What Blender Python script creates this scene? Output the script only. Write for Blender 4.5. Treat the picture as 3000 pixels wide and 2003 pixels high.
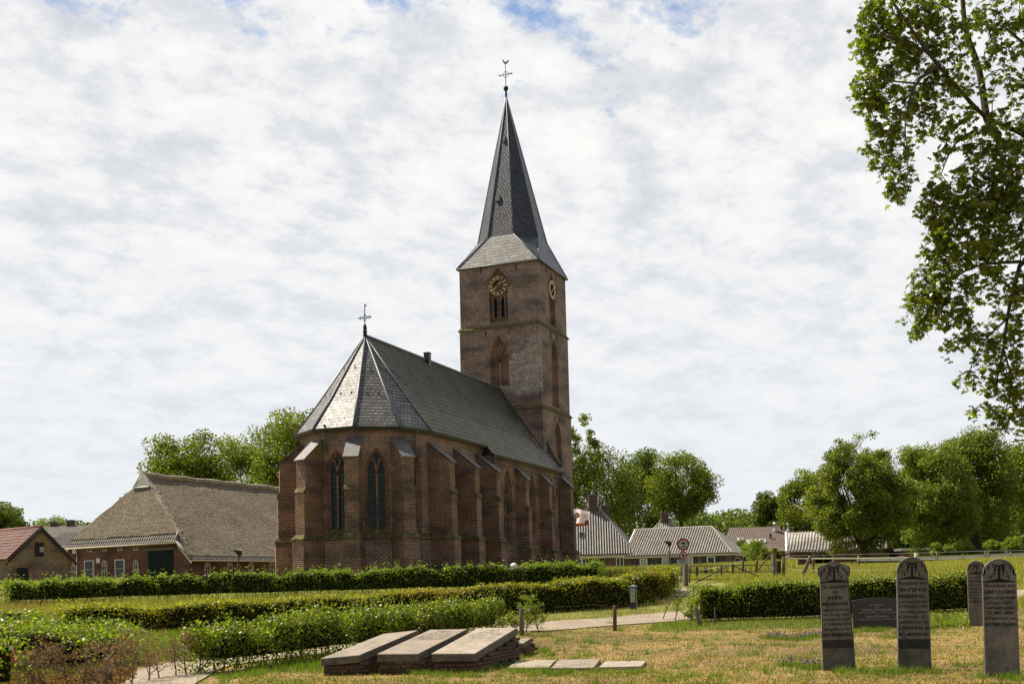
import bpy, math, random
import numpy as np
from mathutils import Vector, Matrix
from mathutils.geometry import tessellate_polygon

for o in list(bpy.data.objects):
    bpy.data.objects.remove(o)
SC = bpy.context.scene
COL = SC.collection
R = math.radians
RNG = np.random.default_rng(7)

# ------------------------------------------------------------------ camera
F, CY, YA, PI_, RO = 3510.24, 1532.49, .3703, .055, .025      # focal and principal row in px of the 3000 px photo, yaw, pitch, roll
EYE = 1.6
cam = bpy.data.cameras.new('camera')
camo = bpy.data.objects.new('camera', cam)
COL.objects.link(camo)
SC.camera = camo
fwd_h = Vector((math.cos(YA), math.sin(YA), 0)); r0 = Vector((math.sin(YA), -math.cos(YA), 0))
fwd = fwd_h * math.cos(PI_) + Vector((0, 0, math.sin(PI_)))
u0 = -fwd_h * math.sin(PI_) + Vector((0, 0, math.cos(PI_)))
rr = r0 * math.cos(RO) - u0 * math.sin(RO)
uu = r0 * math.sin(RO) + u0 * math.cos(RO)
camo.matrix_world = Matrix((( rr.x, uu.x, -fwd.x, 0), (rr.y, uu.y, -fwd.y, 0), (rr.z, uu.z, -fwd.z, EYE), (0, 0, 0, 1)))
cam.sensor_width = 36
cam.lens = F / 3000 * 36
cam.shift_y = (CY - 1001.5) / 3000
cam.clip_start = .1
cam.clip_end = 6000

# ------------------------------------------------------------------ sun and sky
SUN_AZ, SUN_EL = R(83), R(57)              # azimuth measured from +x (along the nave) towards +y (left)
sdir = Vector((math.cos(SUN_AZ) * math.cos(SUN_EL), math.sin(SUN_AZ) * math.cos(SUN_EL), math.sin(SUN_EL)))
sl = bpy.data.lights.new('sun', 'SUN'); sl.energy = 5.0; sl.angle = R(.6); sl.color = (1, .91, .76)
so = bpy.data.objects.new('sun', sl); COL.objects.link(so)
so.rotation_euler = (-sdir).to_track_quat('-Z', 'Y').to_euler()
so.location = (0, 40, 80)

W = bpy.data.worlds.new('World'); SC.world = W; W.use_nodes = True
nt = W.node_tree; nt.nodes.clear()
def wn(t, **k):
    n = nt.nodes.new(t)
    for a, b in k.items(): setattr(n, a, b)
    return n
wo = wn('ShaderNodeOutputWorld'); bg = wn('ShaderNodeBackground'); bg.inputs[1].default_value = .1
sky = wn('ShaderNodeTexSky', sky_type='NISHITA', sun_disc=False)
sky.sun_elevation = SUN_EL; sky.sun_rotation = math.pi / 2 - SUN_AZ; sky.air_density = 1.0; sky.dust_density = .6
tc = wn('ShaderNodeTexCoord')
sep = wn('ShaderNodeSeparateXYZ'); nt.links.new(tc.outputs['Generated'], sep.inputs[0])
def wm(op, a, b=None, c=None):
    n = wn('ShaderNodeMath', operation=op)
    for i, v in enumerate((a, b, c)):
        if v is None: continue
        if isinstance(v, (int, float)): n.inputs[i].default_value = v
        else: nt.links.new(v, n.inputs[i])
    return n.outputs[0]
zz = wm('ADD', wm('MAXIMUM', sep.outputs[2], 0), .22)
cx = wm('DIVIDE', sep.outputs[0], zz); cyy = wm('DIVIDE', sep.outputs[1], zz)
comb = wn('ShaderNodeCombineXYZ'); nt.links.new(cx, comb.inputs[0]); nt.links.new(cyy, comb.inputs[1])
def wnoise(scale, det, rough, dist=0., off=(0, 0, 0), st=(1, 1, 1), rot=0.):
    m = wn('ShaderNodeMapping'); m.inputs['Location'].default_value = off; m.inputs['Scale'].default_value = st
    m.inputs['Rotation'].default_value = (0, 0, rot)
    nt.links.new(comb.outputs[0], m.inputs[0])
    n = wn('ShaderNodeTexNoise'); n.inputs['Scale'].default_value = scale; n.inputs['Detail'].default_value = det
    n.inputs['Roughness'].default_value = rough; n.inputs['Distortion'].default_value = dist
    nt.links.new(m.outputs[0], n.inputs[0])
    return n.outputs[0]
def wramp(v, stops):
    n = wn('ShaderNodeValToRGB'); e = n.color_ramp.elements
    while len(e) < len(stops): e.new(.5)
    for q, (p, c) in zip(e, stops):
        q.position = p; q.color = (*c, 1) if len(c) == 3 else c
    nt.links.new(v, n.inputs[0]); return n.outputs[0]
def wmix(f, a, b):
    n = wn('ShaderNodeMix', data_type='RGBA')
    for s, v in ((n.inputs[0], f), (n.inputs[6], a), (n.inputs[7], b)):
        if isinstance(v, (int, float)): s.default_value = v
        elif isinstance(v, tuple): s.default_value = (*v, 1)
        else: nt.links.new(v, s)
    return n.outputs[2]
puff = wnoise(10, 9, .64, .0, (3.1, 1.7, 0), (1, 1.15, 1), .5)       # altocumulus texture
big = wnoise(1.5, 4, .5, .3, (8.2, 4.4, 0), (1, 1.4, 1), .4)
cov = wm('ADD', wm('MULTIPLY', puff, .5), wm('MULTIPLY', big, .5))
low = wm('SUBTRACT', 1, wm('MULTIPLY', sep.outputs[2], 3.2))              # closer to the horizon the deck closes
cov2 = wm('ADD', cov, wm('MULTIPLY', wm('MAXIMUM', low, -.4), .34))
mask = wramp(cov2, ((.265, (0, 0, 0)), (.35, (1, 1, 1))))
sh1 = wnoise(4.5, 5, .5, .0, (1.2, 9.7, 0), (1, 1.1, 1), .45)
sh2 = wnoise(10, 9, .66, .0, (4.2, 2.7, 0), (1, 1.12, 1), .6)
shade = wm('ADD', wm('MULTIPLY', sh1, .35), wm('MULTIPLY', sh2, .65))
ccol = wramp(shade, ((.33, (4.5, 4.65, 4.95)), (.44, (5.35, 5.45, 5.65)), (.51, (6.3, 6.3, 6.25)), (.60, (6.9, 6.8, 6.6))))
hz = wramp(sep.outputs[2], ((.03, (1, 1, 1)), (.34, (0, 0, 0))))
ccol = wmix(wm('MULTIPLY', hz, .88), ccol, (5.75, 5.95, 6.25))
blue = wmix(.45, sky.outputs[0], (2.2, 3.2, 5.4))
dotf = wn('ShaderNodeVectorMath', operation='DOT_PRODUCT'); nt.links.new(tc.outputs['Generated'], dotf.inputs[0]); dotf.inputs[1].default_value = (math.cos(YA + .25), math.sin(YA + .25), -.25)
ahead = wramp(wm('ADD', wm('MULTIPLY', dotf.outputs['Value'], .5), .5), ((.40, (.12, .12, .12)), (.66, (1, 1, 1))))      # unseen sky overhead and behind the viewer darkened to lower the fill light
mask = wm('MULTIPLY', mask, ahead)
behind = wmix(.35, sky.outputs[0], (2.3, 2.25, 2.15)); behind = wmix(.5, behind, (1.5, 1.45, 1.4))
skyc = wmix(wm('MULTIPLY', mask, .97), wmix(ahead, behind, blue), ccol)
nt.links.new(skyc, bg.inputs[0]); nt.links.new(bg.outputs[0], wo.inputs[0])
SC.view_settings.view_transform = 'Standard'; SC.view_settings.look = 'None'
SC.view_settings.exposure = .54; SC.view_settings.gamma = 1
SC.cycles.max_bounces = 6; SC.cycles.transparent_max_bounces = 6
SC.cycles.diffuse_bounces = 3; SC.cycles.glossy_bounces = 3; SC.cycles.transmission_bounces = 3
SC.cycles.sample_clamp_indirect = 6

# ------------------------------------------------------------------ from photograph px to world
def ray(u, v):
    a = (u - 1500) / F; b = (CY - v) / F
    a, b = a * math.cos(RO) + b * math.sin(RO), -a * math.sin(RO) + b * math.cos(RO)
    fw = math.cos(PI_) - b * math.sin(PI_); z = math.sin(PI_) + b * math.cos(PI_)
    return Vector((fw * math.cos(YA) + a * math.sin(YA), fw * math.sin(YA) - a * math.cos(YA), z)), fw
def at(u, v, D):
    r, fw = ray(u, v); p = r * (D / fw); p.z += EYE
    return p
PROF = ((-60, 0), (24, 0), (30, .08), (36, .2), (40, .3), (46, .58), (50, .78), (56, 1.35), (60, 1.75), (70, 2.0), (85, 2.3),
        (100, 2.6), (130, 3.0), (160, 3.3), (250, 3.6), (1200, 4), (4000, 4))
PX = np.array([p[0] for p in PROF], float); PZ = np.array([p[1] for p in PROF], float)
def dl(x, y):
    return x * math.cos(YA) + y * math.sin(YA), x * math.sin(YA) - y * math.cos(YA)
def gz_dl(d, l):
    d = np.asarray(d, float); l = np.asarray(l, float)
    z = (np.interp(d - 1.5, PX, PZ) + np.interp(d, PX, PZ) + np.interp(d + 1.5, PX, PZ)) / 3
    k = np.clip((d - 46) / 14, 0, 1)
    z = z + k * .02 * np.clip(-l, 0, 40) + k * np.clip(.028 * (np.clip(l, 0, 60) - 15), 0, 1)
    z = z + .02 * np.sin(d * .9 + l * .5) * np.sin(l * .7 + 1)
    return z
def gz(x, y):
    d, l = dl(x, y); return float(gz_dl(d, l))
def gp(u, v, lift=0.):
    """the point of the ground seen at this pixel"""
    r, fw = ray(u, v); r = r / fw
    D = 12.
    while D < 400:
        p = r * D
        if p.z + EYE <= gz(p.x, p.y): break
        D *= 1.01
    p = r * D; return Vector((p.x, p.y, gz(p.x, p.y) + lift))
def gd(u, D, lift=0.):
    """the ground point in image column u at depth D"""
    p = at(u, 1726, D)
    for _ in range(3):
        p = at(u, 1726, D)
        # column correction for the roll
        z = gz(p.x, p.y); v = CY - F * ((z - EYE) / D - math.tan(PI_))
        p = at(u, v, D)
    return Vector((p.x, p.y, gz(p.x, p.y) + lift))

# ------------------------------------------------------------------ mesh builder
class MB:
    def __init__(s): s.v = []; s.f = []; s.uv = []; s.m = []; s.sm = []
    def poly(s, pts, mi=0, uv=None, smooth=False):
        pts = [Vector(p) for p in pts]
        if uv is None:
            n = Vector((0, 0, 0))
            for i in range(len(pts)):
                a, b = pts[i], pts[(i + 1) % len(pts)]
                n += Vector(((a.y - b.y) * (a.z + b.z), (a.z - b.z) * (a.x + b.x), (a.x - b.x) * (a.y + b.y)))
            if n.length < 1e-12: return
            n.normalize()
            if abs(n.z) > .985: ux, vx = Vector((1, 0, 0)), Vector((0, 1, 0))
            else:
                ux = Vector((0, 0, 1)).cross(n).normalized(); vx = n.cross(ux)
                if vx.z < 0: vx = -vx
            uv = [(p.dot(ux), (p.z if abs(n.z) < .3 else p.dot(vx))) for p in pts]
        i0 = len(s.v); s.v += pts; s.f.append(tuple(range(i0, i0 + len(pts)))); s.uv += list(uv); s.m.append(mi); s.sm.append(smooth)
    def quad(s, a, b, c, d, mi=0, uv=None, smooth=False): s.poly((a, b, c, d), mi, uv, smooth)
    def box(s, c, size, M=None, mi=0, skip=()):
        x, y, z = [q / 2 for q in size]; c = Vector(c)
        P = [Vector((i * x, j * y, k * z)) for i in (-1, 1) for j in (-1, 1) for k in (-1, 1)]
        if M is not None: P = [M @ p for p in P]
        P = [p + c for p in P]
        for k, q in (('-x', (0, 1, 3, 2)), ('+x', (4, 6, 7, 5)), ('-y', (0, 4, 5, 1)), ('+y', (2, 3, 7, 6)), ('-z', (0, 2, 6, 4)), ('+z', (1, 5, 7, 3))):
            if k not in skip: s.poly([P[i] for i in q], mi)
    def prism(s, pts, off, mi=0, caps=True, side_mi=None):
        """polygon pts extruded by vector off"""
        off = Vector(off); A = [Vector(p) for p in pts]; B = [p + off for p in A]
        n = len(A)
        if caps: s.poly(A[::-1], mi); s.poly(B, mi)
        for i in range(n):
            j = (i + 1) % n; s.poly((A[i], A[j], B[j], B[i]), mi if side_mi is None else side_mi)
    def tube(s, pts, rad, n=6, mi=0, cap=True, smooth=True):
        pts = [Vector(p) for p in pts]
        rads = rad if isinstance(rad, (list, tuple)) else [rad] * len(pts)
        prev = None; L = 0.; ux = None
        for i, p in enumerate(pts):
            t = (pts[min(i + 1, len(pts) - 1)] - pts[max(i - 1, 0)]).normalized()
            if ux is None:
                ux = t.cross(Vector((0, 0, 1)) if abs(t.z) < .9 else Vector((1, 0, 0))).normalized()
            else:
                ux = (ux - t * ux.dot(t)).normalized()
            vx = t.cross(ux)
            ring = [p + (ux * math.cos(2 * math.pi * k / n) + vx * math.sin(2 * math.pi * k / n)) * rads[i] for k in range(n)]
            if i: L += (p - pts[i - 1]).length
            if prev is not None:
                for k in range(n):
                    j = (k + 1) % n
                    s.poly((prev[k], prev[j], ring[j], ring[k]), mi, ((k / n, L0), ((k + 1) / n, L0), ((k + 1) / n, L), (k / n, L)), smooth)
            elif cap: s.poly(ring[::-1], mi)
            prev = ring; L0 = L
        if cap: s.poly(prev, mi)
    def lathe(s, c, prof, n=12, mi=0, axis=None, smooth=True):
        c = Vector(c); M = axis or Matrix.Identity(3)
        rings = []
        for r, z in prof:
            rings.append([c + M @ Vector((r * math.cos(2 * math.pi * k / n), r * math.sin(2 * math.pi * k / n), z)) for k in range(n)])
        for a, b in zip(rings, rings[1:]):
            for k in range(n):
                j = (k + 1) % n; s.poly((a[k], a[j], b[j], b[k]), mi, None, smooth)
        s.poly(rings[0][::-1], mi); s.poly(rings[-1], mi)
    def build(s, name, mats, parent=None, origin=None, merge=False):
        me = bpy.data.meshes.new(name)
        o = bpy.data.objects.new(name, me); COL.objects.link(o)
        org = Vector(origin) if origin is not None else Vector((0, 0, 0))
        me.from_pydata([tuple(p - org) for p in s.v], [], s.f)
        uvl = me.uv_layers.new(name='UVMap')
        uvl.data.foreach_set('uv', np.array(s.uv, dtype=np.float32).ravel())
        mats = mats if isinstance(mats, (list, tuple)) else [mats]
        for m in mats: me.materials.append(m)
        me.polygons.foreach_set('material_index', s.m)
        me.polygons.foreach_set('use_smooth', s.sm)
        if merge or any(s.sm):
            import bmesh
            bm = bmesh.new(); bm.from_mesh(me); bmesh.ops.remove_doubles(bm, verts=bm.verts, dist=1e-4); bm.to_mesh(me); bm.free()
        me.update()
        if origin is not None: o.location = org
        if parent is not None:
            o.parent = parent
            o.matrix_parent_inverse = Matrix.Translation(parent.location).inverted() if parent.rotation_euler.z == 0 else (Matrix.Translation(parent.location) @ Matrix.Rotation(parent.rotation_euler.z, 4, 'Z')).inverted()
        return o

def tag(o, label=None, cat=None, group=None, kind=None):
    if label: o['label'] = label
    if cat: o['category'] = cat
    if group: o['group'] = group
    if kind: o['kind'] = kind
    return o
def thing(name, label, cat, loc=(0, 0, 0), group=None):
    o = bpy.data.objects.new(name, None); COL.objects.link(o); o.location = loc; o.empty_display_size = .2
    return tag(o, label, cat, group)

def quads_mesh(name, V, mat, parent=None, rnd=None, nper=4, origin=None):
    """V: (N, nper, 3) array of faces"""
    V = np.asarray(V, np.float32); N = len(V)
    if origin is not None: V = V - np.array(origin, np.float32)
    me = bpy.data.meshes.new(name)
    me.vertices.add(N * nper); me.vertices.foreach_set('co', V.reshape(-1))
    me.loops.add(N * nper); me.loops.foreach_set('vertex_index', np.arange(N * nper, dtype=np.int32))
    me.polygons.add(N); me.polygons.foreach_set('loop_start', np.arange(0, N * nper, nper, dtype=np.int32))
    me.polygons.foreach_set('loop_total', np.full(N, nper, np.int32))
    me.update(calc_edges=True)
    a = me.attributes.new('rnd', 'FLOAT', 'FACE')
    a.data.foreach_set('value', np.asarray(rnd if rnd is not None else RNG.random(N), np.float32))
    for m in (mat if isinstance(mat, (list, tuple)) else [mat]): me.materials.append(m)
    o = bpy.data.objects.new(name, me); COL.objects.link(o)
    if origin is not None: o.location = origin
    if parent is not None:
        o.parent = parent; o.matrix_parent_inverse = Matrix.Translation(parent.location).inverted()
    return o

# ------------------------------------------------------------------ materials
class NM:
    def __init__(s, name, rough=.8, spec=.3):
        s.m = bpy.data.materials.new(name); s.m.use_nodes = True; s.t = s.m.node_tree; s.t.nodes.clear()
        s.out = s.n('ShaderNodeOutputMaterial'); s.b = s.n('ShaderNodeBsdfPrincipled')
        s.b.inputs['Roughness'].default_value = rough; s.b.inputs['Specular IOR Level'].default_value = spec
        s.t.links.new(s.b.outputs[0], s.out.inputs[0])
        s._uv = s._ob = None
    def n(s, t, **k):
        q = s.t.nodes.new(t)
        for a, b in k.items(): setattr(q, a, b)
        return q
    def put(s, sock, v):
        if isinstance(v, (int, float)): sock.default_value = v
        elif isinstance(v, tuple): sock.default_value = (*v, 1) if (len(v) == 3 and len(sock.default_value) == 4) else v
        else: s.t.links.new(v, sock)
    def uv(s):
        if s._uv is None: s._uv = s.n('ShaderNodeUVMap').outputs[0]
        return s._uv
    def pos(s):
        if s._ob is None: s._ob = s.n('ShaderNodeNewGeometry').outputs['Position']
        return s._ob
    def mapping(s, v, scale=(1, 1, 1), loc=(0, 0, 0), rot=(0, 0, 0)):
        m = s.n('ShaderNodeMapping'); s.put(m.inputs[0], v); m.inputs['Scale'].default_value = scale
        m.inputs['Location'].default_value = loc; m.inputs['Rotation'].default_value = rot
        return m.outputs[0]
    def noise(s, scale, det=4, rough=.55, vec=None, dist=0.):
        q = s.n('ShaderNodeTexNoise'); q.inputs['Scale'].default_value = scale; q.inputs['Detail'].default_value = det
        q.inputs['Roughness'].default_value = rough; q.inputs['Distortion'].default_value = dist
        s.put(q.inputs[0], vec if vec is not None else s.pos()); return q.outputs[0]
    def math(s, op, a, b=None, c=None, clamp=False):
        q = s.n('ShaderNodeMath', operation=op); q.use_clamp = clamp
        for i, v in enumerate((a, b, c)):
            if v is not None: s.put(q.inputs[i], v)
        return q.outputs[0]
    def ramp(s, v, stops, interp='LINEAR'):
        q = s.n('ShaderNodeValToRGB'); q.color_ramp.interpolation = interp; e = q.color_ramp.elements
        while len(e) < len(stops): e.new(.5)
        for x, (p, c) in zip(e, stops):
            x.position = p; x.color = (c, c, c, 1) if isinstance(c, (int, float)) else (*c, 1)
        s.put(q.inputs[0], v); return q.outputs[0]
    def mix(s, f, a, b, mode='MIX'):
        q = s.n('ShaderNodeMix', data_type='RGBA', blend_type=mode)
        s.put(q.inputs[0], f); s.put(q.inputs[6], a); s.put(q.inputs[7], b); return q.outputs[2]
    def bump(s, h, strength=.5, dist=.02):
        q = s.n('ShaderNodeBump'); q.inputs['Strength'].default_value = strength; q.inputs['Distance'].default_value = dist
        s.put(q.inputs['Height'], h); s.t.links.new(q.outputs[0], s.b.inputs['Normal'])
    def col(s, c): s.put(s.b.inputs['Base Color'], c); return s
    def attr(s, name):
        q = s.n('ShaderNodeAttribute'); q.attribute_name = name; return q.outputs['Fac']
    def brick(s, vec, c1, c2, mortar, w, h, ms, bias=0., off=.5, smooth=.1, freq=2):
        q = s.n('ShaderNodeTexBrick'); q.offset = off; q.offset_frequency = freq
        s.put(q.inputs['Vector'], vec); s.put(q.inputs['Color1'], c1); s.put(q.inputs['Color2'], c2); s.put(q.inputs['Mortar'], mortar)
        q.inputs['Scale'].default_value = 1; q.inputs['Brick Width'].default_value = w; q.inputs['Row Height'].default_value = h
        q.inputs['Mortar Size'].default_value = ms; q.inputs['Bias'].default_value = bias; q.inputs['Mortar Smooth'].default_value = smooth
        return q.outputs[0], q.outputs[1]

def simple(name, col, rough=.8, spec=.3, var=.15, scale=6., metal=0.):
    m = NM(name, rough, spec); nz = m.noise(scale, 5, .6)
    m.col(m.mix(m.ramp(nz, ((.35, 0), (.65, 1))), tuple(c * (1 - var) for c in col), tuple(min(1, c * (1 + var)) for c in col)))
    m.b.inputs['Metallic'].default_value = metal
    return m.m

def brick_mat(name, c1, c2, mortar, w=.27, h=.104, ms=.016, grime=(.05, .045, .03), gamt=.45, lichen=0., white=None, rough=.9, wob=.012):
    m = NM(name, rough, .2)
    wobv = m.n('ShaderNodeVectorMath', operation='MULTIPLY_ADD')
    nn = m.n('ShaderNodeTexNoise'); nn.inputs['Scale'].default_value = 1.6; nn.inputs['Detail'].default_value = 2; m.put(nn.inputs[0], m.pos())
    m.put(wobv.inputs[0], nn.outputs[1]); wobv.inputs[1].default_value = (wob, wob * 2, 0); m.put(wobv.inputs[2], m.uv())
    v = wobv.outputs[0]
    bw = m.ramp(m.noise(9, 3, .6), ((.3, 0), (.7, 1)))
    ca = m.mix(bw, c1, tuple(c * 1.45 for c in c1))
    c, f = m.brick(v, ca, c2, mortar, w, h, ms, bias=-.25)
    # headers: a second finer random tint per brick
    c3, f3 = m.brick(m.mapping(v, loc=(.13, 0, 0)), (.75, .72, .7), (1.2, 1.15, 1.1), (1, 1, 1), w * .5, h, .0, bias=0)
    c = m.mix(.8, c, c3, 'MULTIPLY')
    c = m.mix(1., c, m.ramp(m.noise(.42, 5, .6, m.mapping(m.pos(), (1, 1, 2.4), (7, 3, 1))), ((.36, (.55, .58, .64)), (.48, (.95, .97, 1)), (.62, (1.3, 1.24, 1.2)))), 'MULTIPLY')
    g = m.ramp(m.noise(.55, 6, .62, dist=.4), ((.42, 0), (.68, 1)))
    c = m.mix(m.math('MULTIPLY', g, gamt), c, grime)
    if white:
        z0, z1, amt = white
        sp = m.n('ShaderNodeSeparateXYZ'); m.put(sp.inputs[0], m.pos())
        wv = m.math('MULTIPLY', m.math('SUBTRACT', m.noise(.8, 5, .7), .5), 3.4)
        zz = m.math('MULTIPLY', m.ramp(m.math('DIVIDE', m.math('SUBTRACT', m.math('ADD', sp.outputs[2], wv), z0), z1 - z0), ((0, .2), (.2, 1), (.7, .85), (1, .35))),
                    m.ramp(m.math('DIVIDE', m.math('SUBTRACT', m.math('ADD', sp.outputs[1], wv), 29.5), 7), ((0, 1), (2.4 / 7, .95), (.8, .3))))
        nz = m.noise(1.1, 8, .7, m.mapping(m.pos(), (1, 1, 1.8)), .3)
        k = m.ramp(m.math('MULTIPLY', nz, m.math('MULTIPLY', zz, m.math('LESS_THAN', sp.outputs[0], 83.5))), ((.34, 0), (.46, 1)))
        k2 = m.ramp(m.noise(7, 4, .7), ((.38, .05), (.6, .9)))
        k3 = m.ramp(m.noise(1.3, 3, .6, m.mapping(m.pos(), (.5, .5, 3.2), (3, 3, 3))), ((.36, .35), (.5, 1)))
        zb_ = m.math('MULTIPLY', m.math('GREATER_THAN', sp.outputs[2], z0 - .2), m.math('LESS_THAN', sp.outputs[2], z1 - .1))
        c = m.mix(m.math('MULTIPLY', m.math('MULTIPLY', m.math('MULTIPLY', k, k2), k3), zb_), c, (.56, .50, .43))
    if lichen:
        k = m.ramp(m.noise(.7, 7, .68, m.mapping(m.pos(), (1, 1, .55), (4, 2, 7))), ((.56, 0), (.68, 1)))
        c = m.mix(m.math('MULTIPLY', k, lichen), c, (.20, .15, .04))
    m.col(c); m.bump(m.math('SUBTRACT', 1, f), .7, .012)
    return m.m

def slate_mat(name, c1, c2, w=.3, h=.2, moss=None, rough=.42, spec=.55, gap=.012, line=(.012, .012, .014)):
    m = NM(name, rough, spec)
    c, f = m.brick(m.uv(), c1, c2, line, w, h, gap, bias=0, smooth=.0)
    k = m.ramp(m.noise(.9, 7, .65), ((.35, .7), (.65, 1.25)))
    c = m.mix(1., c, k, 'MULTIPLY')
    if moss:
        q = m.ramp(m.noise(.8, 8, .72, m.mapping(m.pos(), (1, 1, 1))), ((.42, 0), (.62, 1)))
        q2 = m.ramp(m.noise(9, 4, .7), ((.35, .2), (.6, 1)))
        c = m.mix(m.math('MULTIPLY', m.math('MULTIPLY', q, q2), moss[1]), c, moss[0])
    m.col(c)
    # each slate tips up slightly: saw-tooth height along v
    sp = m.n('ShaderNodeSeparateXYZ'); m.put(sp.inputs[0], m.uv())
    saw = m.math('SUBTRACT', 1, m.math('FRACT', m.math('DIVIDE', sp.outputs[1], h)))
    hh = m.math('ADD', m.math('MULTIPLY', saw, .6), m.math('MULTIPLY', m.math('SUBTRACT', 1, f), .4))
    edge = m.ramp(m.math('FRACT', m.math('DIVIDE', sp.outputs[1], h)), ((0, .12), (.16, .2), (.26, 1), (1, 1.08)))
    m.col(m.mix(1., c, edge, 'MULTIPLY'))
    hh = m.math('ADD', hh, m.math('MULTIPLY', m.noise(5, 3, .6), .5))
    m.bump(hh, .55, .02)
    m.put(m.b.inputs['Roughness'], m.math('ADD', m.math('MULTIPLY', m.noise(3, 4, .6), .3), rough - .12))
    return m.m

def leaf_mat(name, stops, trans=.45, rough=.45, spec=.35, tcol=1.25, patch=None):
    """stops: ramp over per leaf random value"""
    m = NM(name, rough, spec)
    c = m.ramp(m.attr('rnd'), stops)
    c = m.mix(1., c, m.ramp(m.noise(.9, 3, .6), ((.3, .8), (.7, 1.2))), 'MULTIPLY'); c = m.mix(1., c, (1.24, 1.24, .85), 'MULTIPLY')
    if patch:
        k = m.ramp(m.noise(patch[1], 4, .6, m.mapping(m.pos(), loc=(3, 5, 1))), ((patch[2], 0), (patch[2] + .1, 1)))
        c = m.mix(m.math('MULTIPLY', k, patch[3]), c, patch[0])
    m.col(c)
    tr = m.n('ShaderNodeBsdfTranslucent'); m.put(tr.inputs[0], m.mix(1., c, (tcol * 1.05, tcol * 1.25, tcol * .45), 'MULTIPLY'))
    ms = m.n('ShaderNodeMixShader'); ms.inputs[0].default_value = trans
    m.t.links.new(m.b.outputs[0], ms.inputs[1]); m.t.links.new(tr.outputs[0], ms.inputs[2]); m.t.links.new(ms.outputs[0], m.out.inputs[0])
    return m.m

M = {}
M['brick_choir'] = brick_mat('choir_brick', (.145, .05, .041), (.045, .028, .028), (.54, .47, .37), gamt=.3, lichen=.7)
M['brick_nave'] = brick_mat('nave_brick', (.13, .047, .039), (.045, .028, .027), (.46, .34, .25), lichen=.75, gamt=.35)
M['brick_butt'] = brick_mat('buttress_brick', (.13, .048, .039), (.045, .029, .027), (.48, .36, .26), lichen=1.0, gamt=.3)
M['brick_tower'] = brick_mat('tower_brick', (.14, .053, .046), (.042, .028, .03), (.56, .50, .42), w=.29, h=.115, white=(15.3, 21.6, 1.), lichen=.3, gamt=.3)
M['brick_arch'] = brick_mat('arch_brick', (.16, .062, .046), (.085, .038, .033), (.40, .33, .25), w=.24, h=.085, gamt=.15)
M['brick_niche'] = brick_mat('niche_brick', (.16, .058, .042), (.08, .037, .032), (.32, .26, .2), gamt=.2)
M['stone_trim'] = simple('weathered_stone', (.17, .145, .1), .9, .2, .45, 3)
M['lichen_trim'] = simple('mossy_stone', (.14, .115, .055), .95, .1, .5, 4)
M['slate_apse'] = slate_mat('apse_slate', (.095, .092, .09), (.22, .205, .19), .3, .24, rough=.50, spec=.55, gap=.02)
M['slate_nave'] = slate_mat('nave_slate', (.042, .043, .038), (.105, .096, .07), .3, .36, moss=((.12, .105, .025), .9), rough=.55, spec=.4, gap=.02)
M['slate_spire'] = slate_mat('spire_slate', (.03, .033, .042), (.066, .07, .082), .24, .22, rough=.42, spec=.6)
M['slate_lit_skirt'] = slate_mat('sunlit_skirt_slate', (.15, .14, .125), (.30, .28, .25), .3, .27, rough=.42, spec=.7)  # paler slate for the east skirt alone, sun glare painted into the colour
M['lead'] = simple('lead', (.13, .14, .16), .45, .5, .2, 5)
M['zinc_cap'] = simple('zinc_capping', (.13, .12, .115), .6, .45, .2, 4)
M['gutter'] = simple('black_gutter', (.022, .024, .024), .4, .5, .2, 4)
M['pipe'] = simple('grey_downpipe', (.10, .12, .14), .5, .5, .1, 4)
M['iron'] = simple('wrought_iron', (.015, .015, .017), .6, .4, .1, 8)
M['gold'] = simple('gilding', (.72, .52, .14), .35, .6, .1, 8)
M['black_paint'] = simple('black_paint', (.012, .015, .03), .4, .5, .1, 4)
def glass_mat():
    m = NM('leaded_glass', .16, .3)
    c, f = m.brick(m.uv(), (.012, .016, .017), (.022, .028, .027), (.03, .032, .03), .14, .18, .01, off=0.)
    m.col(c); m.bump(m.math('ADD', m.noise(6, 2, .5), m.math('MULTIPLY', f, .4)), .35, .03)
    return m.m
M['glass_church'] = glass_mat()
M['dark'] = simple('dark_louvre', (.012, .014, .02), .6, .3, .2, 5)
M['white'] = simple('white_paint', (.74, .72, .68), .6, .3, .06, 3)
M['cream'] = simple('cream_paint', (.55, .47, .36), .6, .3, .08, 3)
def wood_mat(name, col, var=.35):
    m = NM(name, .85, .2)
    nz = m.noise(4, 6, .65, m.mapping(m.pos(), (3, 3, .5)))
    m.col(m.mix(m.ramp(nz, ((.3, 0), (.7, 1))), tuple(c * (1 - var) for c in col), tuple(c * (1 + var) for c in col)))
    m.bump(nz, .4, .01); return m.m
M['wood_grey'] = wood_mat('weathered_wood', (.17, .14, .10))
M['wood_brown'] = wood_mat('brown_wood', (.14, .085, .05))
M['wood_dark'] = wood_mat('dark_wood', (.045, .035, .028))
M['wood_pale'] = wood_mat('pale_rail_wood', (.52, .48, .36), .12)
M['bark'] = wood_mat('tree_bark', (.07, .055, .038), .4)
M['twig'] = wood_mat('dry_twig', (.19, .13, .085), .4)

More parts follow.
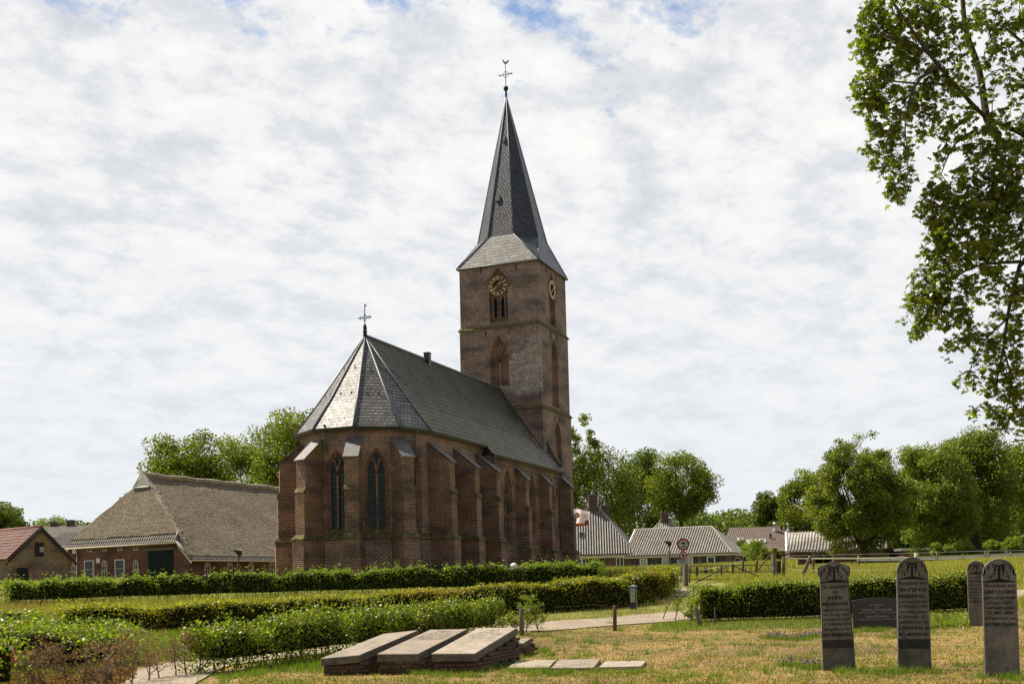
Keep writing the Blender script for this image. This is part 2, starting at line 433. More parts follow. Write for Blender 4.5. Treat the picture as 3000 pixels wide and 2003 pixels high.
# ------------------------------------------------------------------ ground
def ground_mat():
    m = NM('dry_lawn', .95, .1)
    p = m.pos()
    dd = m.n('ShaderNodeVectorMath', operation='DOT_PRODUCT'); m.put(dd.inputs[0], p); dd.inputs[1].default_value = (math.cos(YA), math.sin(YA), 0)
    d = dd.outputs['Value']
    fine = m.noise(14, 8, .75); med = m.noise(1.2, 6, .62); big = m.noise(.35, 4, .55)
    straw = m.mix(m.ramp(fine, ((.35, 0), (.65, 1))), (.20, .125, .05), (.44, .30, .125))
    soil = m.mix(m.ramp(m.noise(22, 4, .7), ((.3, 0), (.7, 1))), (.11, .07, .042), (.25, .165, .10))
    green = m.mix(m.ramp(fine, ((.35, 0), (.65, 1))), (.045, .075, .012), (.16, .19, .04))
    sm = m.math('ADD', m.math('MULTIPLY', m.noise(2.6, 8, .75, m.mapping(p, loc=(5, 3, 0))), .5), m.math('MULTIPLY', m.noise(.28, 4, .6, m.mapping(p, loc=(2, 9, 0))), .5))
    c = m.mix(m.ramp(sm, ((.46, 0), (.56, 1))), straw, soil)
    c = m.mix(m.math('MULTIPLY', m.ramp(med, ((.5, 0), (.62, 1))), .6), c, green)
    # meadow further back is greener
    far = m.ramp(m.math('DIVIDE', d, 60), ((.62, 0), (.76, 1)))
    mead = m.mix(m.ramp(m.noise(.5, 6, .65), ((.35, 0), (.65, 1))), (.11, .14, .03), (.27, .24, .09))
    c = m.mix(far, c, mead)
    m.col(c); m.bump(fine, .8, .04)
    return m.m
M['ground'] = ground_mat()
ds = np.concatenate([np.linspace(-40, 14, 10), np.linspace(16, 66, 101), np.linspace(68, 140, 37), np.geomspace(150, 3500, 24)])
ts = np.concatenate([np.linspace(-1, -.5, 8)[:-1], np.linspace(-.5, .5, 81), np.linspace(.5, 1, 8)[1:]])
V = []; Fc = []
for d in ds:
    wd = 46 + max(d, 0) * 1.05
    l = ts * wd * 1.15
    z = gz_dl(np.full_like(l, d), l)
    x = d * math.cos(YA) + l * math.sin(YA); y = d * math.sin(YA) - l * math.cos(YA)
    V += list(zip(x.tolist(), y.tolist(), z.tolist()))
n = len(ts)
for i in range(len(ds) - 1):
    for j in range(n - 1):
        a = i * n + j; Fc.append((a, a + 1, a + n + 1, a + n))
me = bpy.data.meshes.new('ground'); me.from_pydata(V, [], Fc); me.materials.append(M['ground'])
me.polygons.foreach_set('use_smooth', [True] * len(Fc)); me.update()
g = bpy.data.objects.new('ground', me); COL.objects.link(g); tag(g, kind='structure')
# ------------------------------------------------------------------ writing helper
_font_cache = {}
def text_mesh(name, body, size, mat, parent, M4, align='CENTER', shear=0., bold=0., extrude=.002, sx=1., spacing=1.):
    c = bpy.data.curves.new(name, 'FONT'); c.body = body; c.size = size; c.align_x = align; c.align_y = 'CENTER'
    c.shear = shear; c.offset = bold; c.extrude = extrude; c.resolution_u = 2; c.space_character = spacing
    t = bpy.data.objects.new(name, c); COL.objects.link(t); bpy.context.view_layer.update()
    me = bpy.data.meshes.new_from_object(t.evaluated_get(bpy.context.evaluated_depsgraph_get()))
    bpy.data.objects.remove(t); bpy.data.curves.remove(c)
    me.transform(M4 @ Matrix.Diagonal((sx, 1, 1, 1)))
    me.name = name; me.materials.clear(); me.materials.append(mat)
    if parent is None: return me
    o = bpy.data.objects.new(name, me); COL.objects.link(o); o.parent = parent
    o.matrix_parent_inverse = Matrix.Translation(parent.location).inverted()
    return o
def join_meshes(name, mes, mat, parent, M4=None):
    import bmesh
    bm = bmesh.new()
    for m in mes: bm.from_mesh(m)
    me = bpy.data.meshes.new(name); bm.to_mesh(me); bm.free()
    if M4 is not None: me.transform(M4)
    me.materials.append(mat)
    for p in me.polygons: p.material_index = 0
    o = bpy.data.objects.new(name, me); COL.objects.link(o)
    if parent is not None:
        o.parent = parent; o.matrix_parent_inverse = Matrix.Translation(parent.location).inverted()
    return o

# ------------------------------------------------------------------ the church
XA, YM = 61.83, 32.95
RW = 3.83; RE = 4.12; ZE = 10.78; ZR = 16.64; SL = (ZR - ZE) / RE
XC = 70.05; WN = 4.53; ZN = ZR - SL * WN; YN = YM - 4.26; XW = 84.55
TX, TY, TW = 83.28, 29.75, 6.4
church = thing('church', 'brick village church with slate roofs, polygonal choir and tall spired clock tower', 'church', (72, YM, 2.0))

def ringp(r, t, z=0.): return Vector((XA - r * math.cos(R(t)), YM + r * math.sin(R(t)), z))
def arch_pts(c, hw, z0, zs, za, n=9):
    b = 2 * hw; h = za - zs; r = (h * h + b * b / 4) / b
    L = []
    a1 = math.asin(min(1, h / r))
    for i in range(n + 1):
        a = a1 * i / n; L.append((c - hw + r - r * math.cos(a), zs + r * math.sin(a)))
    return [(c - hw, z0)] + L + [(2 * c - x, z) for x, z in L[-2::-1]] + [(c + hw, z0)]
class Plane:
    """vertical plane; s runs left to right as seen from outside, d goes inward"""
    def __init__(s, P0, P1):
        s.o = Vector((P0[0], P0[1], 0)); d = Vector((P1[0] - P0[0], P1[1] - P0[1], 0)); s.L = d.length; s.d = d.normalized(); s.n = s.d.cross(Vector((0, 0, 1)))
    def p(s, q, z, dep=0.): return s.o + s.d * q + Vector((0, 0, z)) - s.n * dep
def wall(mb, P0, P1, z0, z1, holes=(), mi=0, top=None):
    pl = Plane(P0, P1)
    outer = [(0, z0), (pl.L, z0), (pl.L, z1), (0, z1)] if top is None else [(0, z0), (pl.L, z0)] + top
    if not holes:
        mb.poly([pl.p(*q) for q in outer], mi); return pl
    polys = [[Vector((a, b, 0)) for a, b in outer]] + [[Vector((a, b, 0)) for a, b in h] for h in holes]
    flat = [q for P in polys for q in P]
    for tri in tessellate_polygon(polys):
        a, b, c = [flat[i] for i in tri]
        if (b - a).cross(c - a).z < 0: b, c = c, b
        if abs((b - a).cross(c - a).z) < 1e-9: continue
        mb.poly([pl.p(q.x, q.y) for q in (a, b, c)], mi)
    return pl
def strip(mb, pl, A, B, da, db, mi=0, closed=False):
    n = len(A)
    for i in range(n if closed else n - 1):
        j = (i + 1) % n
        mb.poly((pl.p(*A[i], da), pl.p(*A[j], da), pl.p(*B[j], db), pl.p(*B[i], db)), mi)
def arch_ring(mb, pl, c, hw, zs, za, wid, proud=.015, n=14, down=0.):
    b = 2 * hw; h = za - zs; r = (h * h + b * b / 4) / b; a1 = math.asin(min(1, h / r))
    for sgn in (-1, 1):
        pr = None; L = 0
        for i in range(n + 1):
            a = a1 * i / n
            rr_ = r + wid
            x, z = -hw + r - r * math.cos(a), zs + r * math.sin(a)
            X, Z = -hw + r - rr_ * math.cos(a), zs + rr_ * math.sin(a)
            if X > 0: X = 0; Z = zs + math.sqrt(max(rr_ ** 2 - (r - hw) ** 2, 0))
            q = (pl.p(c + sgn * -x * -1 * 1 if False else c - sgn * x * -1 * -1, z, -proud) if False else pl.p(c + (x if sgn < 0 else -x), z, -proud), pl.p(c + (X if sgn < 0 else -X), Z, -proud))
            if pr is not None:
                L2 = L + r * a1 / n
                pts = (pr[0], pr[1], q[1], q[0]); uv = ((0, L), (wid, L), (wid, L2), (0, L2))
                if sgn < 0: pts = pts[::-1]; uv = uv[::-1]
                mb.poly(pts, 0, uv); 
                mb.poly((pr[1], q[1], q[1] - pl.n * proud * 1.5, pr[1] - pl.n * proud * 1.5), 0)
                L = L2
            pr = q
def window(parent, pl, c, hwo, hwi, z0o, z0i, zso, zsi, zao, zai, dep, ring=.22, mull=True, bars=True, blind=False, label=None):
    """jamb, glass, tracery"""
    O = arch_pts(c, hwo, z0o, zso, zao); I = arch_pts(c, hwi, z0i, zsi, zai)
    k = len(O)
    g = MB(); g.poly([pl.p(*q, dep - .002) for q in I], 0, [(q[0] - c, q[1]) for q in I])
    w = g.build('window' if not blind else 'blind_window', M['glass_church'] if not blind else M['brick_niche'], parent)
    j = MB(); strip(j, pl, O, I, 0, dep, 0)
    jo = j.build('window_jamb', M['brick_niche'], w)
    s = MB(); s.poly((pl.p(*O[0], .001), pl.p(*O[-1], .001), pl.p(*I[-1], dep), pl.p(*I[0], dep))); s.build('window_sill', M['lichen_trim'], w)
    if ring:
        a = MB(); arch_ring(a, pl, c, hwo, zso, zao, ring); a.build('arch_ring', M['brick_arch'], w, merge=True)
    if mull:
        t = MB(); r = ((zai - zsi) ** 2 + hwi ** 2) / (2 * hwi)
        def bar(pts, wd, th, dd):
            for p, q in zip(pts, pts[1:]):
                dx, dz = q[0] - p[0], q[1] - p[1]; L = math.hypot(dx, dz); nx, nz = -dz / L * wd / 2, dx / L * wd / 2
                P = [(p[0] - nx, p[1] - nz), (p[0] + nx, p[1] + nz), (q[0] + nx, q[1] + nz), (q[0] - nx, q[1] - nz)]
                t.prism([pl.p(*x, dd) for x in P], pl.n * th)
        bar([(c, z0i), (c, zsi + .02)], .11, .12, dep - .005)
        h = (zai - zsi) * .72
        for sg in (-1, 1):
            bar([(c + sg * (r - math.sqrt(r * r - (h * i / 6) ** 2)), zsi + h * i / 6) for i in range(7)], .09, .1, dep - .006)
            # inner moulding that follows the arch
        t.build('mullion', M['brick_arch'], w)
        if bars:
            z = z0i + .55
            while z < zsi:
                b = MB()
                for sg in (-1, 1):
                    x0, x1 = sorted((c + sg * .055, c + sg * hwi)); b.box(pl.p((x0 + x1) / 2, z, dep - .02), (abs(x1 - x0), .03, .025), Matrix((pl.d, pl.n, (0, 0, 1))).transposed())
                z += .6
                b.build('saddle_bar', M['pipe'], w)
    return w

# --- choir walls
PW = [(XC, YM + RW), tuple(ringp(RW, 90)[:2])] + [tuple(ringp(RW, t)[:2]) for t in (54, 18, -18, -54, -90)] + [(XC, YM - RW)]
WIN = dict(hwo=.70, hwi=.48, z0o=4.9, z0i=5.18, zso=8.1, zsi=8.15, zao=9.62, zai=9.42, dep=.22)
def wspec(c): return arch_pts(c, WIN['hwo'], WIN['z0o'], WIN['zso'], WIN['zao'])
mb = MB(); planes = []
for i, (a, b) in enumerate(zip(PW, PW[1:])):
    L = math.dist(a, b); holes = []
    if 1 <= i <= 5: holes = [wspec(L / 2)]
    if i == 6: holes = [wspec(63.85 - XA), wspec(67.6 - XA)]
    planes.append(wall(mb, a, b, 4.7, 10.7, holes))
mb.build('choir_wall', M['brick_choir'], church)
mb = MB()
def poff(off):
    r = RW + off / math.cos(R(18))
    return [(XC, YM + RW + off)] + [tuple(ringp(r, t)[:2]) for t in (90, 54, 18, -18, -54, -90)] + [(XC, YM - RW - off)]
PP = poff(.13)
for a, b in zip(PP, PP[1:]): wall(mb, a, b, 1.2, 4.58)
mb.build('choir_plinth', M['brick_choir'], church)
mb = MB()
def course(mb, rows, zs):
    for (A, za), (B, zb) in zip(zip(rows, zs), list(zip(rows, zs))[1:]):
        for i in range(len(A) - 1): mb.quad((*A[i], za), (*A[i + 1], za), (*B[i + 1], zb), (*B[i], zb))
course(mb, [poff(.13), poff(.19), poff(.19), poff(-.01)], [4.55, 4.57, 4.66, 4.92])
mb.build('water_table', M['lichen_trim'], church)
mb = MB(); course(mb, [poff(0), poff(.06), poff(.06), poff(.13), poff(.13)], [10.32, 10.34, 10.52, 10.54, 10.72])
mb.build('cornice', M['brick_arch'], church)
for i in range(1, 6):
    window(church, planes[i], planes[i].L / 2, **WIN)
for c in (63.85 - XA, 67.6 - XA): window(church, planes[6], c, **WIN)

# --- nave walls
NP = [(XC, YM - RW + .01), (XC, YN), (XW, YN), (XW, TY + .4)]
NW = dict(hwo=.74, hwi=.60, z0o=4.4, z0i=4.75, zso=7.9, zsi=7.9, zao=9.68, zai=9.5, dep=.27)
mb = MB()
wall(mb, NP[0], NP[1], 1.2, 10.15)
nc = [73.25, 77.85, 81.95]
door = arch_pts(78.45 - XC, .62, 1.5, 4.0, 4.62)
holes = []
for c in nc:
    z0 = 5.3 if c == nc[1] else NW['z0o']
    holes.append(arch_pts(c - XC, NW['hwo'], z0, NW['zso'], NW['zao']))
pn = wall(mb, NP[1], NP[2], 4.3, 10.1, holes)
wall(mb, NP[2], NP[3], 1.2, 10.1, (), 0, [(TY + .4 - YN, 12.6), (TY - .05 - YN, 12.6), (0, 10.7)])
wall(mb, (XW - .4, TY + .4), (XW - .4, YN), 9.8, 10.1, (), 0, [(TY + .4 - YN, 10.7), (.45, 12.6), (0, 12.6)])
wall(mb, (XW, YM + 4.26), (XC, YM + 4.26), 1.2, 10.1)
mb.build('nave_wall', M['brick_nave'], church)
for c in nc:
    k = dict(NW)
    if c == nc[1]: k['z0o'] = 5.3; k['z0i'] = 5.6
    window(church, pn, c - XC, **k)
mb = MB()
def noff(o): return [(XC - o, YM - RW + .01), (XC - o, YN - o), (XW + o, YN - o), (XW + o, TY + .4)]
Q = noff(.12)
wall(mb, Q[0], Q[1], 1.2, 4.12); wall(mb, Q[1], Q[2], 1.2, 4.12, [arch_pts(78.45 - Q[1][0], .55, 1.25, 3.4, 4.0)]); wall(mb, Q[2], Q[3], 1.2, 4.12)
mb.build('nave_plinth', M['brick_nave'], church)
mb = MB(); course(mb, [noff(.12), noff(.18), noff(.18), noff(-.01)], [4.09, 4.11, 4.2, 4.44])
mb.build('water_table', M['lichen_trim'], church)
pd = Plane(Q[1], Q[2])
window(church, pd, 78.45 - Q[1][0], .55, .42, 1.25, 1.3, 3.4, 3.4, 4.0, 3.85, .4, ring=.3, mull=False, bars=False, blind=True)
mb = MB()
def ncor(o): return [(XC - o * .2, YM - RW), (XC - o * .2, YN - o), (XW, YN - o)]
course(mb, [ncor(0), ncor(.06), ncor(.06), ncor(.12), ncor(.12)], [9.72, 9.74, 9.92, 9.94, 10.12]); mb.build('cornice', M['brick_arch'], church)

# --- buttresses
def buttress(base, dirv, wd, t3, t2, t1, ztop, zcap, zmid, zpl, cap_mat, inset=.5, capfrac=1.):
    base = Vector((base[0], base[1], 0)); d = Vector((dirv[0], dirv[1], 0)).normalized(); s = Vector((-d.y, d.x, 0))
    Z = lambda t, z, k=0.: base + d * t + Vector((0, 0, z)) + s * k
    mb = MB()
    def slab(prof, w):
        mb.prism([Z(t, z, -w / 2) for t, z in prof][::-1], s * w)
    slab([(-inset, zpl), (t2, zpl), (t2, zmid), (t3, zmid + .28), (t3, zcap), (0, ztop), (-inset, ztop)], wd)
    slab([(-inset, 1.2), (t1, 1.2), (t1, zpl - .1), (-inset, zpl - .1)], wd + .2)
    b = mb.build('buttress', M['brick_butt'], church)
    m2 = MB()
    # weathering courses
    w = wd + .2
    lip = [Z(t1 + .05, zpl - .12, -w / 2 - .05), Z(t1 + .05, zpl - .12, w / 2 + .05), Z(-inset, zpl - .12, w / 2 + .05), Z(-inset, zpl - .12, -w / 2 - .05)]
    lip2 = [p + Vector((0, 0, .09)) for p in lip]
    top = [Z(t2 - .01, zpl + .2, -wd / 2 + .01), Z(t2 - .01, zpl + .2, wd / 2 - .01), Z(-inset, zpl + .2, wd / 2 - .01), Z(-inset, zpl + .2, -wd / 2 + .01)]
    m2.poly(lip)
    for A, B in ((lip, lip2), (lip2, top)):
        for i in range(3 if False else 4):
            j = (i + 1) % 4
            m2.poly((A[i], A[j], B[j], B[i]))
    m2.build('weathering', M['lichen_trim'], b); m2 = MB()
    prof = [(t2 + .07, zmid - .02), (t2 + .07, zmid + .06), (t3 - .01, zmid + .34), (t3 - .01, zmid - .02)]
    m2.prism([Z(t, z, -wd / 2 - .03) for t, z in prof], s * (wd + .06))
    m2.build('weathering', M['lichen_trim'], b)
    m3 = MB(); dz = (ztop - zcap) / t3; wc = wd / 2 + .06
    e = .13
    P = [(-.02, ztop + .03 + .02 * dz), (t3 + e, zcap - e * dz + .03)]
    n1 = 6
    # upper edge notched against the corner of the wall
    a0 = Z(P[0][0], P[0][1], -wc); a1 = Z(P[0][0] + .16, P[0][1] - .16 * dz, 0); a2 = Z(P[0][0], P[0][1], wc); b0 = Z(*P[1], -wc); b1 = Z(*P[1], wc)
    up = Vector((0, 0, .06))
    topf = [b0, b1, a2, a1, a0]
    m3.poly([p + up for p in topf]); m3.poly(topf[::-1])
    for i in range(5):
        p, q = topf[i], topf[(i + 1) % 5]; m3.poly((p, q, q + up, p + up))
    m3.build('buttress_cap', cap_mat, b)
    return b
for t in (90, 54, 18, -18, -54):
    c = ringp(RW, t); buttress(c, (-math.cos(R(t)), math.sin(R(t))), .74, 1.24, 1.36, 1.52, 10.12, 9.03, 7.15, 4.68, M['zinc_cap'])
for x in (62.3, 65.92, 69.42):
    buttress((x, YM - RW), (0, -1), .72, 1.36, 1.46, 1.6, 10.1, 9.0, 7.15, 4.68, M['zinc_cap'])
for x in (75.12, 79.75):
    buttress((x, YN), (0, -1), .66, .72, .86, 1.02, 9.72, 9.0, 6.9, 4.22, M['zinc_cap'])
buttress((84.3, YN), (0, -1), .66, .8, .95, 1.1, 9.85, 9.1, 6.6, 4.22, M['zinc_cap'])
for x in (62.3, 65.92, 69.42): buttress((x, YM + RW), (0, 1), .72, 1.36, 1.46, 1.6, 10.1, 9.0, 7.15, 4.68, M['zinc_cap'])

# --- roofs
kick = ((0, ZR), (.70, ZR - .70 * (ZR - ZE) - .12), (1, ZE))
mb = MB(); apex = Vector((XA, YM, ZR))
def rr3(t, f, z): return ringp(RE * f, t, z)
tt = [90, 54, 18, -18, -54, -90]
for a, b in zip(tt, tt[1:]):
    m0, m1 = rr3(a, kick[1][0], kick[1][1]), rr3(b, kick[1][0], kick[1][1])
    mb.poly((apex, m0, m1)); mb.quad(m0, rr3(a, 1, ZE), rr3(b, 1, ZE), m1)
mb.build('choir_roof', M['slate_apse'], church)
mb = MB(); ZK = kick[1][1]; YK = RE * .70
for sg in (-1, 1):
    def Y(v): return YM + sg * v
    def q(*a):
        mb.poly(a if sg < 0 else a[::-1])
    q((XA, YM, ZR), (XA, Y(YK), ZK), (TX, Y(YK), ZK), (TX, YM, ZR))
    q((XA, Y(YK), ZK), (XA, Y(RE), ZE), (XC, Y(RE), ZE), (XC, Y(YK), ZK))
    ZKN = ZE - (WN - RE) * (ZK - ZE) / (RE - YK)
    yt = TW / 2 - .0
    zt = ZK - (yt - YK) * (ZK - ZE) / (RE - YK)
    q((XC, Y(YK), ZK), (XC, Y(WN), ZKN), (TX, Y(WN), ZKN), (TX, Y(YK), ZK))
    q((TX, Y(yt), zt), (TX, Y(WN), ZKN), (XW - .2, Y(WN), ZKN), (XW - .2, Y(yt), zt))
mb.build('nave_roof', M['slate_nave'], church)
for t in (54, 18, -18, -54, -90):
    mb = MB(); mb.tube([apex + Vector((0, 0, .03)), rr3(t, kick[1][0], ZK + .03), rr3(t, 1, ZE + .03)], [.05, .065, .07], 6); mb.build('lead_hip', M['lead'], church)
mb = MB(); mb.tube([apex + Vector((0, 0, .04)), (TX, YM, ZR + .04)], .08, 6)
mb.build('lead_ridge', M['lead'], church)
mb = MB()   # lead flashing where the nave roof meets the tower
for a, b in (((YM, ZR), (YM - YK, ZK)), ((YM - YK, ZK), (TY, zt))):
    mb.quad((TX - .34, a[0], a[1] + .05), (TX - .34, b[0], b[1] + .05), (TX - .05, b[0], b[1] + .09), (TX - .05, a[0], a[1] + .09))
    mb.quad((TX - .05, a[0], a[1] + .09), (TX - .05, b[0], b[1] + .09), (TX - .05, b[0], b[1] + .42), (TX - .05, a[0], a[1] + .42))
mb.build('flashing', M['lead'], church)
mb = MB()   # west gable coping
pa, pb = Vector((XW - .5, TY + .02, 12.72)), Vector((XW - .5, YN + .1, 10.82))
mb.prism([pa, pb, pb + Vector((0, 0, .12)), pa + Vector((0, 0, .12))], (.6, 0, 0))
mb.prism([pb, pb + Vector((0, -.35, -.02)), pb + Vector((0, -.35, .1)), pb + Vector((0, 0, .12))], (.6, 0, 0))
mb.build('gable_coping', M['stone_trim'], church)
# gutters
mb = MB()
def gut(path, z):
    pr = [(0, .0), (.0, -.1), (.05, -.16), (.13, -.16), (.18, -.02), (.18, 0)]
    for i in range(len(path) - 1):
        a, b = path[i], path[i + 1]
        for (o1, z1), (o2, z2) in zip(pr, pr[1:] + pr[:1]):
            mb.quad((*a(o1), z + z1), (*b(o1), z + z1), (*b(o2), z + z2), (*a(o2), z + z2))
gp_ = [(lambda o, t=t: tuple(ringp(RE - .04 + o / math.cos(R(18)), t)[:2])) for t in tt]
gut([lambda o: (XC, YM + RE - .04 + o)] + gp_ + [lambda o: (XC + .02, YM - RE + .04 - o)], ZE - .01)
gut([lambda o: (XC, YM - WN + .04 - o), lambda o: (XW - .3, YM - WN + .04 - o)], ZKN - .01)
# fascia behind the gutter
course(mb, [poff(.16), poff(.26)], [10.6, ZE - .02])
mb.quad((XC, YM - RE, ZE), (XC, YM - WN, ZKN), (XC, YM - WN + .3, ZKN - .2), (XC, YM - RW, ZE - .4))
mb.quad((XC - .04, YM - RE, ZE + .06), (XC - .04, YM - WN, ZKN + .06), (XC - .04, YM - WN, ZKN - .12), (XC - .04, YM - RE, ZE - .12))
mb.build('gutter', M['gutter'], church)
def pipe(x, y, z0, z1, xo, yo):
    mb = MB(); mb.tube([(xo, yo, z1 + .35), (xo, yo, z1 + .2), (x, y, z1 - .1), (x, y, z0)], .055, 8)
    for z in (z1 - .6, (z0 + z1) / 2, z0 + 1.5): mb.lathe((x, y, z), ((.075, 0), (.075, .06)), 8)
    mb.build('downpipe', M['pipe'], church)
pipe(83.55, YN - .1, 1.9, 9.7, 83.5, YM - WN - .05)
pipe(70.6, YN - .1, 9.45, 9.75, 70.3, YM - WN - .05)
p1 = ringp(RW + .12, -70); pipe(p1.x + .15, p1.y + .02, 9.5, 10.35, p1.x + .1, p1.y - .15)
p2 = ringp(RW + .0, -12); pipe(58.0, YM + .62, 9.45, 10.3, 57.9, YM + .62)
# small box chimney on the ridge, roof hatch
mb = MB(); mb.box((70.15, YM - .1, 16.65), (.36, .36, .85)); mb.box((70.15, YM - .1, 17.09), (.42, .42, .05)); mb.build('ridge_vent', M['gutter'], church)
mb = MB(); c = Vector((82.1, YM - 3.05, ZR - SL * 3.05 + .02)); 
ang = math.atan(SL); Mx = Matrix.Rotation(ang, 3, 'X')
mb.box(c, (.28, .95, .06), Mx); mb.build('roof_hatch', simple('pink_tile', (.26, .15, .12), .8, .2, .2, 4), church)
# snow hooks
rnd = random.Random(4)
for i in range(46):
    x = rnd.uniform(XA + .3, TX - .4); v = rnd.uniform(.4, 4.2)
    if x < XA + .4 * 1: continue
    z = ZR - SL * v + .06; mb = MB(); mb.box((x, YM - v, z), (.035, .12, .03), Mx); mb.build('roof_hook', M['zinc_cap'], church)
for t in (36, 0, -36, -72):
    for row, k in ((.9, 2), (.62, 2), (.35, 1)):
        for j in range(k):
            rr_ = RE * row * .951; cz = ZR - row * (ZR - ZE) + .04 - (.1 if row > .6 else 0)
            s = (j - (k - 1) / 2) * row * 1.1
            c = Vector((XA - rr_ * math.cos(R(t)) - s * math.sin(R(t)), YM + rr_ * math.sin(R(t)) - s * math.cos(R(t)), cz))
            mb = MB(); mb.box(c, (.04, .04, .15), Matrix.Rotation(R(30), 3, 'Y')); mb.build('roof_hook', M['iron'], church)

# --- tower
def sq(o): return [(TX - o, TY + TW + o), (TX - o, TY - o), (TX + TW + o, TY - o), (TX + TW + o, TY + TW + o), (TX - o, TY + TW + o)]
def stage(o, z0, z1, east, north):
    S = sq(o)
    a = wall(mb, S[0], S[1], z0, z1, [h for h in east]); b = wall(mb, S[1], S[2], z0, z1, [h for h in north])
    wall(mb, S[2], S[3], z0, z1); wall(mb, S[3], S[4], z0, z1); return a, b
mb = MB()
ce = lambda y, o: TY + TW + o - y          # world y to s on the east face
cn = lambda x, o: x - (TX - o)
e1 = dict(hwo=.76, z0o=21.72, zso=24.45, zao=25.9); e2 = dict(hwo=.78, z0o=16.85, zso=18.75, zao=20.75)
n1 = dict(hwo=.72, z0o=21.72, zso=24.4, zao=25.75); n2 = dict(hwo=.76, z0o=15.5, zso=18.9, zao=20.7); n3 = dict(hwo=.78, z0o=10.4, zso=12.9, zao=14.4)
AP = lambda c, k: arch_pts(c, k['hwo'], k['z0o'], k['zso'], k['zao'])
pE1, pN1 = stage(0, 21.5, 26.2, [AP(ce(32.98, 0), e1)], [AP(cn(86.3, 0), n1)])
pE2, pN2 = stage(.06, 15.2, 21.3, [AP(ce(33.0, .06), e2)], [AP(cn(86.4, .06), n2)])
pE3, pN3 = stage(.13, 1.2, 15.0, [], [AP(cn(86.5, .13), n3)])
tower = mb.build('tower_wall', M['brick_tower'], church)
for o0, o1, z in ((.06, 0, 21.28), (.13, .06, 14.98)):
    mb = MB(); course(mb, [sq(o0), sq(o0 + .1), sq(o0 + .1), sq(o1 - .01)], [z, z + .02, z + .09, z + .34]); mb.build('string_course', M['lichen_trim'], tower)
window(tower, pE1, ce(32.98, 0), .76, .70, 21.72, 22.05, 24.45, 24.45, 25.9, 25.8, .28, ring=.2, mull=False, blind=True)
window(tower, pE2, ce(33.0, .06), .78, .55, 16.85, 17.05, 18.75, 18.7, 20.75, 20.35, .3, ring=.2, mull=True, bars=False, blind=True)
window(tower, pN1, cn(86.3, 0), .72, .66, 21.72, 22.0, 24.4, 24.4, 25.75, 25.65, .28, ring=.2, mull=False, blind=True)
window(tower, pN2, cn(86.4, .06), .76, .55, 15.5, 15.7, 18.9, 18.8, 20.7, 20.3, .35, ring=0, mull=False, blind=True)
window(tower, pN3, cn(86.5, .13), .78, .7, 10.4, 10.6, 12.9, 12.9, 14.4, 14.3, .3, ring=0, mull=False, blind=True)
for c in (33.27, 32.69):
    s = ce(c, 0); A = arch_pts(s, .15, 22.2, 23.45, 23.75, 5)
    mb = MB(); mb.poly([pE1.p(*q, .27) for q in A]); 
    lo = mb.build('louvre_window', M['dark'], tower)
    for z in (22.35, 22.85, 23.3): mb = MB(); mb.quad(pE1.p(s - .15, z, .26), pE1.p(s + .15, z, .26), pE1.p(s + .15, z + .12, .1), pE1.p(s - .15, z + .12, .1)); mb.quad(pE1.p(s - .15, z + .02, .26), pE1.p(s + .15, z + .02, .26), pE1.p(s + .15, z - .12, .04), pE1.p(s - .15, z - .12, .04)); mb.build('louvre_board', M['black_paint'], lo)
    for sd in (-1, 1): mb = MB(); mb.box(pE1.p(s + sd * .19, 22.9, .2), (.08, .14, 1.5), Matrix((pE1.d, pE1.n, (0, 0, 1))).transposed()); mb.build('louvre_jamb', M['brick_arch'], lo)
for pl, c in ((pE1, ce(32.98, 0)), (pN1, cn(86.3, 0))):
    C0 = pl.p(c, 24.54, -.06)
    B = Matrix((pl.d, Vector((0, 0, 1)), pl.n)).transposed().to_4x4(); B.translation = C0
    def disc(name, r0_, r1_, z, mat, par, n=40, th=.03):
        mb = MB()
        for k in range(n):
            a, b = 2 * math.pi * k / n, 2 * math.pi * (k + 1) / n
            P = lambda r, t, zz: B @ Vector((r * math.cos(t), r * math.sin(t), zz))
            mb.quad(P(r0_, a, z), P(r1_, a, z), P(r1_, b, z), P(r0_, b, z)); mb.quad(P(r1_, a, z), P(r1_, a, z - th), P(r1_, b, z - th), P(r1_, b, z))
            mb.quad(P(r0_, b, z), P(r0_, b, z - th), P(r0_, a, z - th), P(r0_, a, z))
        return mb.build(name, mat, par)
    clock = disc('clock_face', .46, .72, .0, M['black_paint'], tower)
    disc('clock_rim', .705, .73, .012, M['gold'], clock); disc('clock_rim', .45, .465, .012, M['gold'], clock)
    mes = []
    for k, s in enumerate(('XII', 'I', 'II', 'III', 'IIII', 'V', 'VI', 'VII', 'VIII', 'IX', 'X', 'XI')):
        a = -2 * math.pi * k / 12
        M4 = B @ Matrix.Rotation(a, 4, 'Z') @ Matrix.Translation((0, .585, .012))
        mes.append(text_mesh('numeral', s, .29, M['gold'], None, M4, bold=.012, sx={3: .62, 4: .5}.get(len(s), .8)))
    join_meshes('numerals', mes, M['gold'], clock)
    for nm, ang, L, wd in (('hour_hand', -(1 + 38 / 60) / 12, .42, .045), ('minute_hand', -38 / 60, .6, .035)):
        mb = MB(); Q4 = B @ Matrix.Rotation(2 * math.pi * ang, 4, 'Z')
        mb.prism([Q4 @ Vector(p) for p in ((-wd * .5, -.12, .03), (wd * .5, -.12, .03), (wd, L * .7, .03), (0, L, .03), (-wd, L * .7, .03))], pl.n * .02)
        mb.build(nm, M['gold'], clock)
def anchor(pl, s, z, L=.55): mb = MB(); mb.box(pl.p(s, z, -.03), (.045, .04, L), Matrix((pl.d, pl.n, (0, 0, 1))).transposed()); mb.build('wall_anchor', M['iron'], tower)
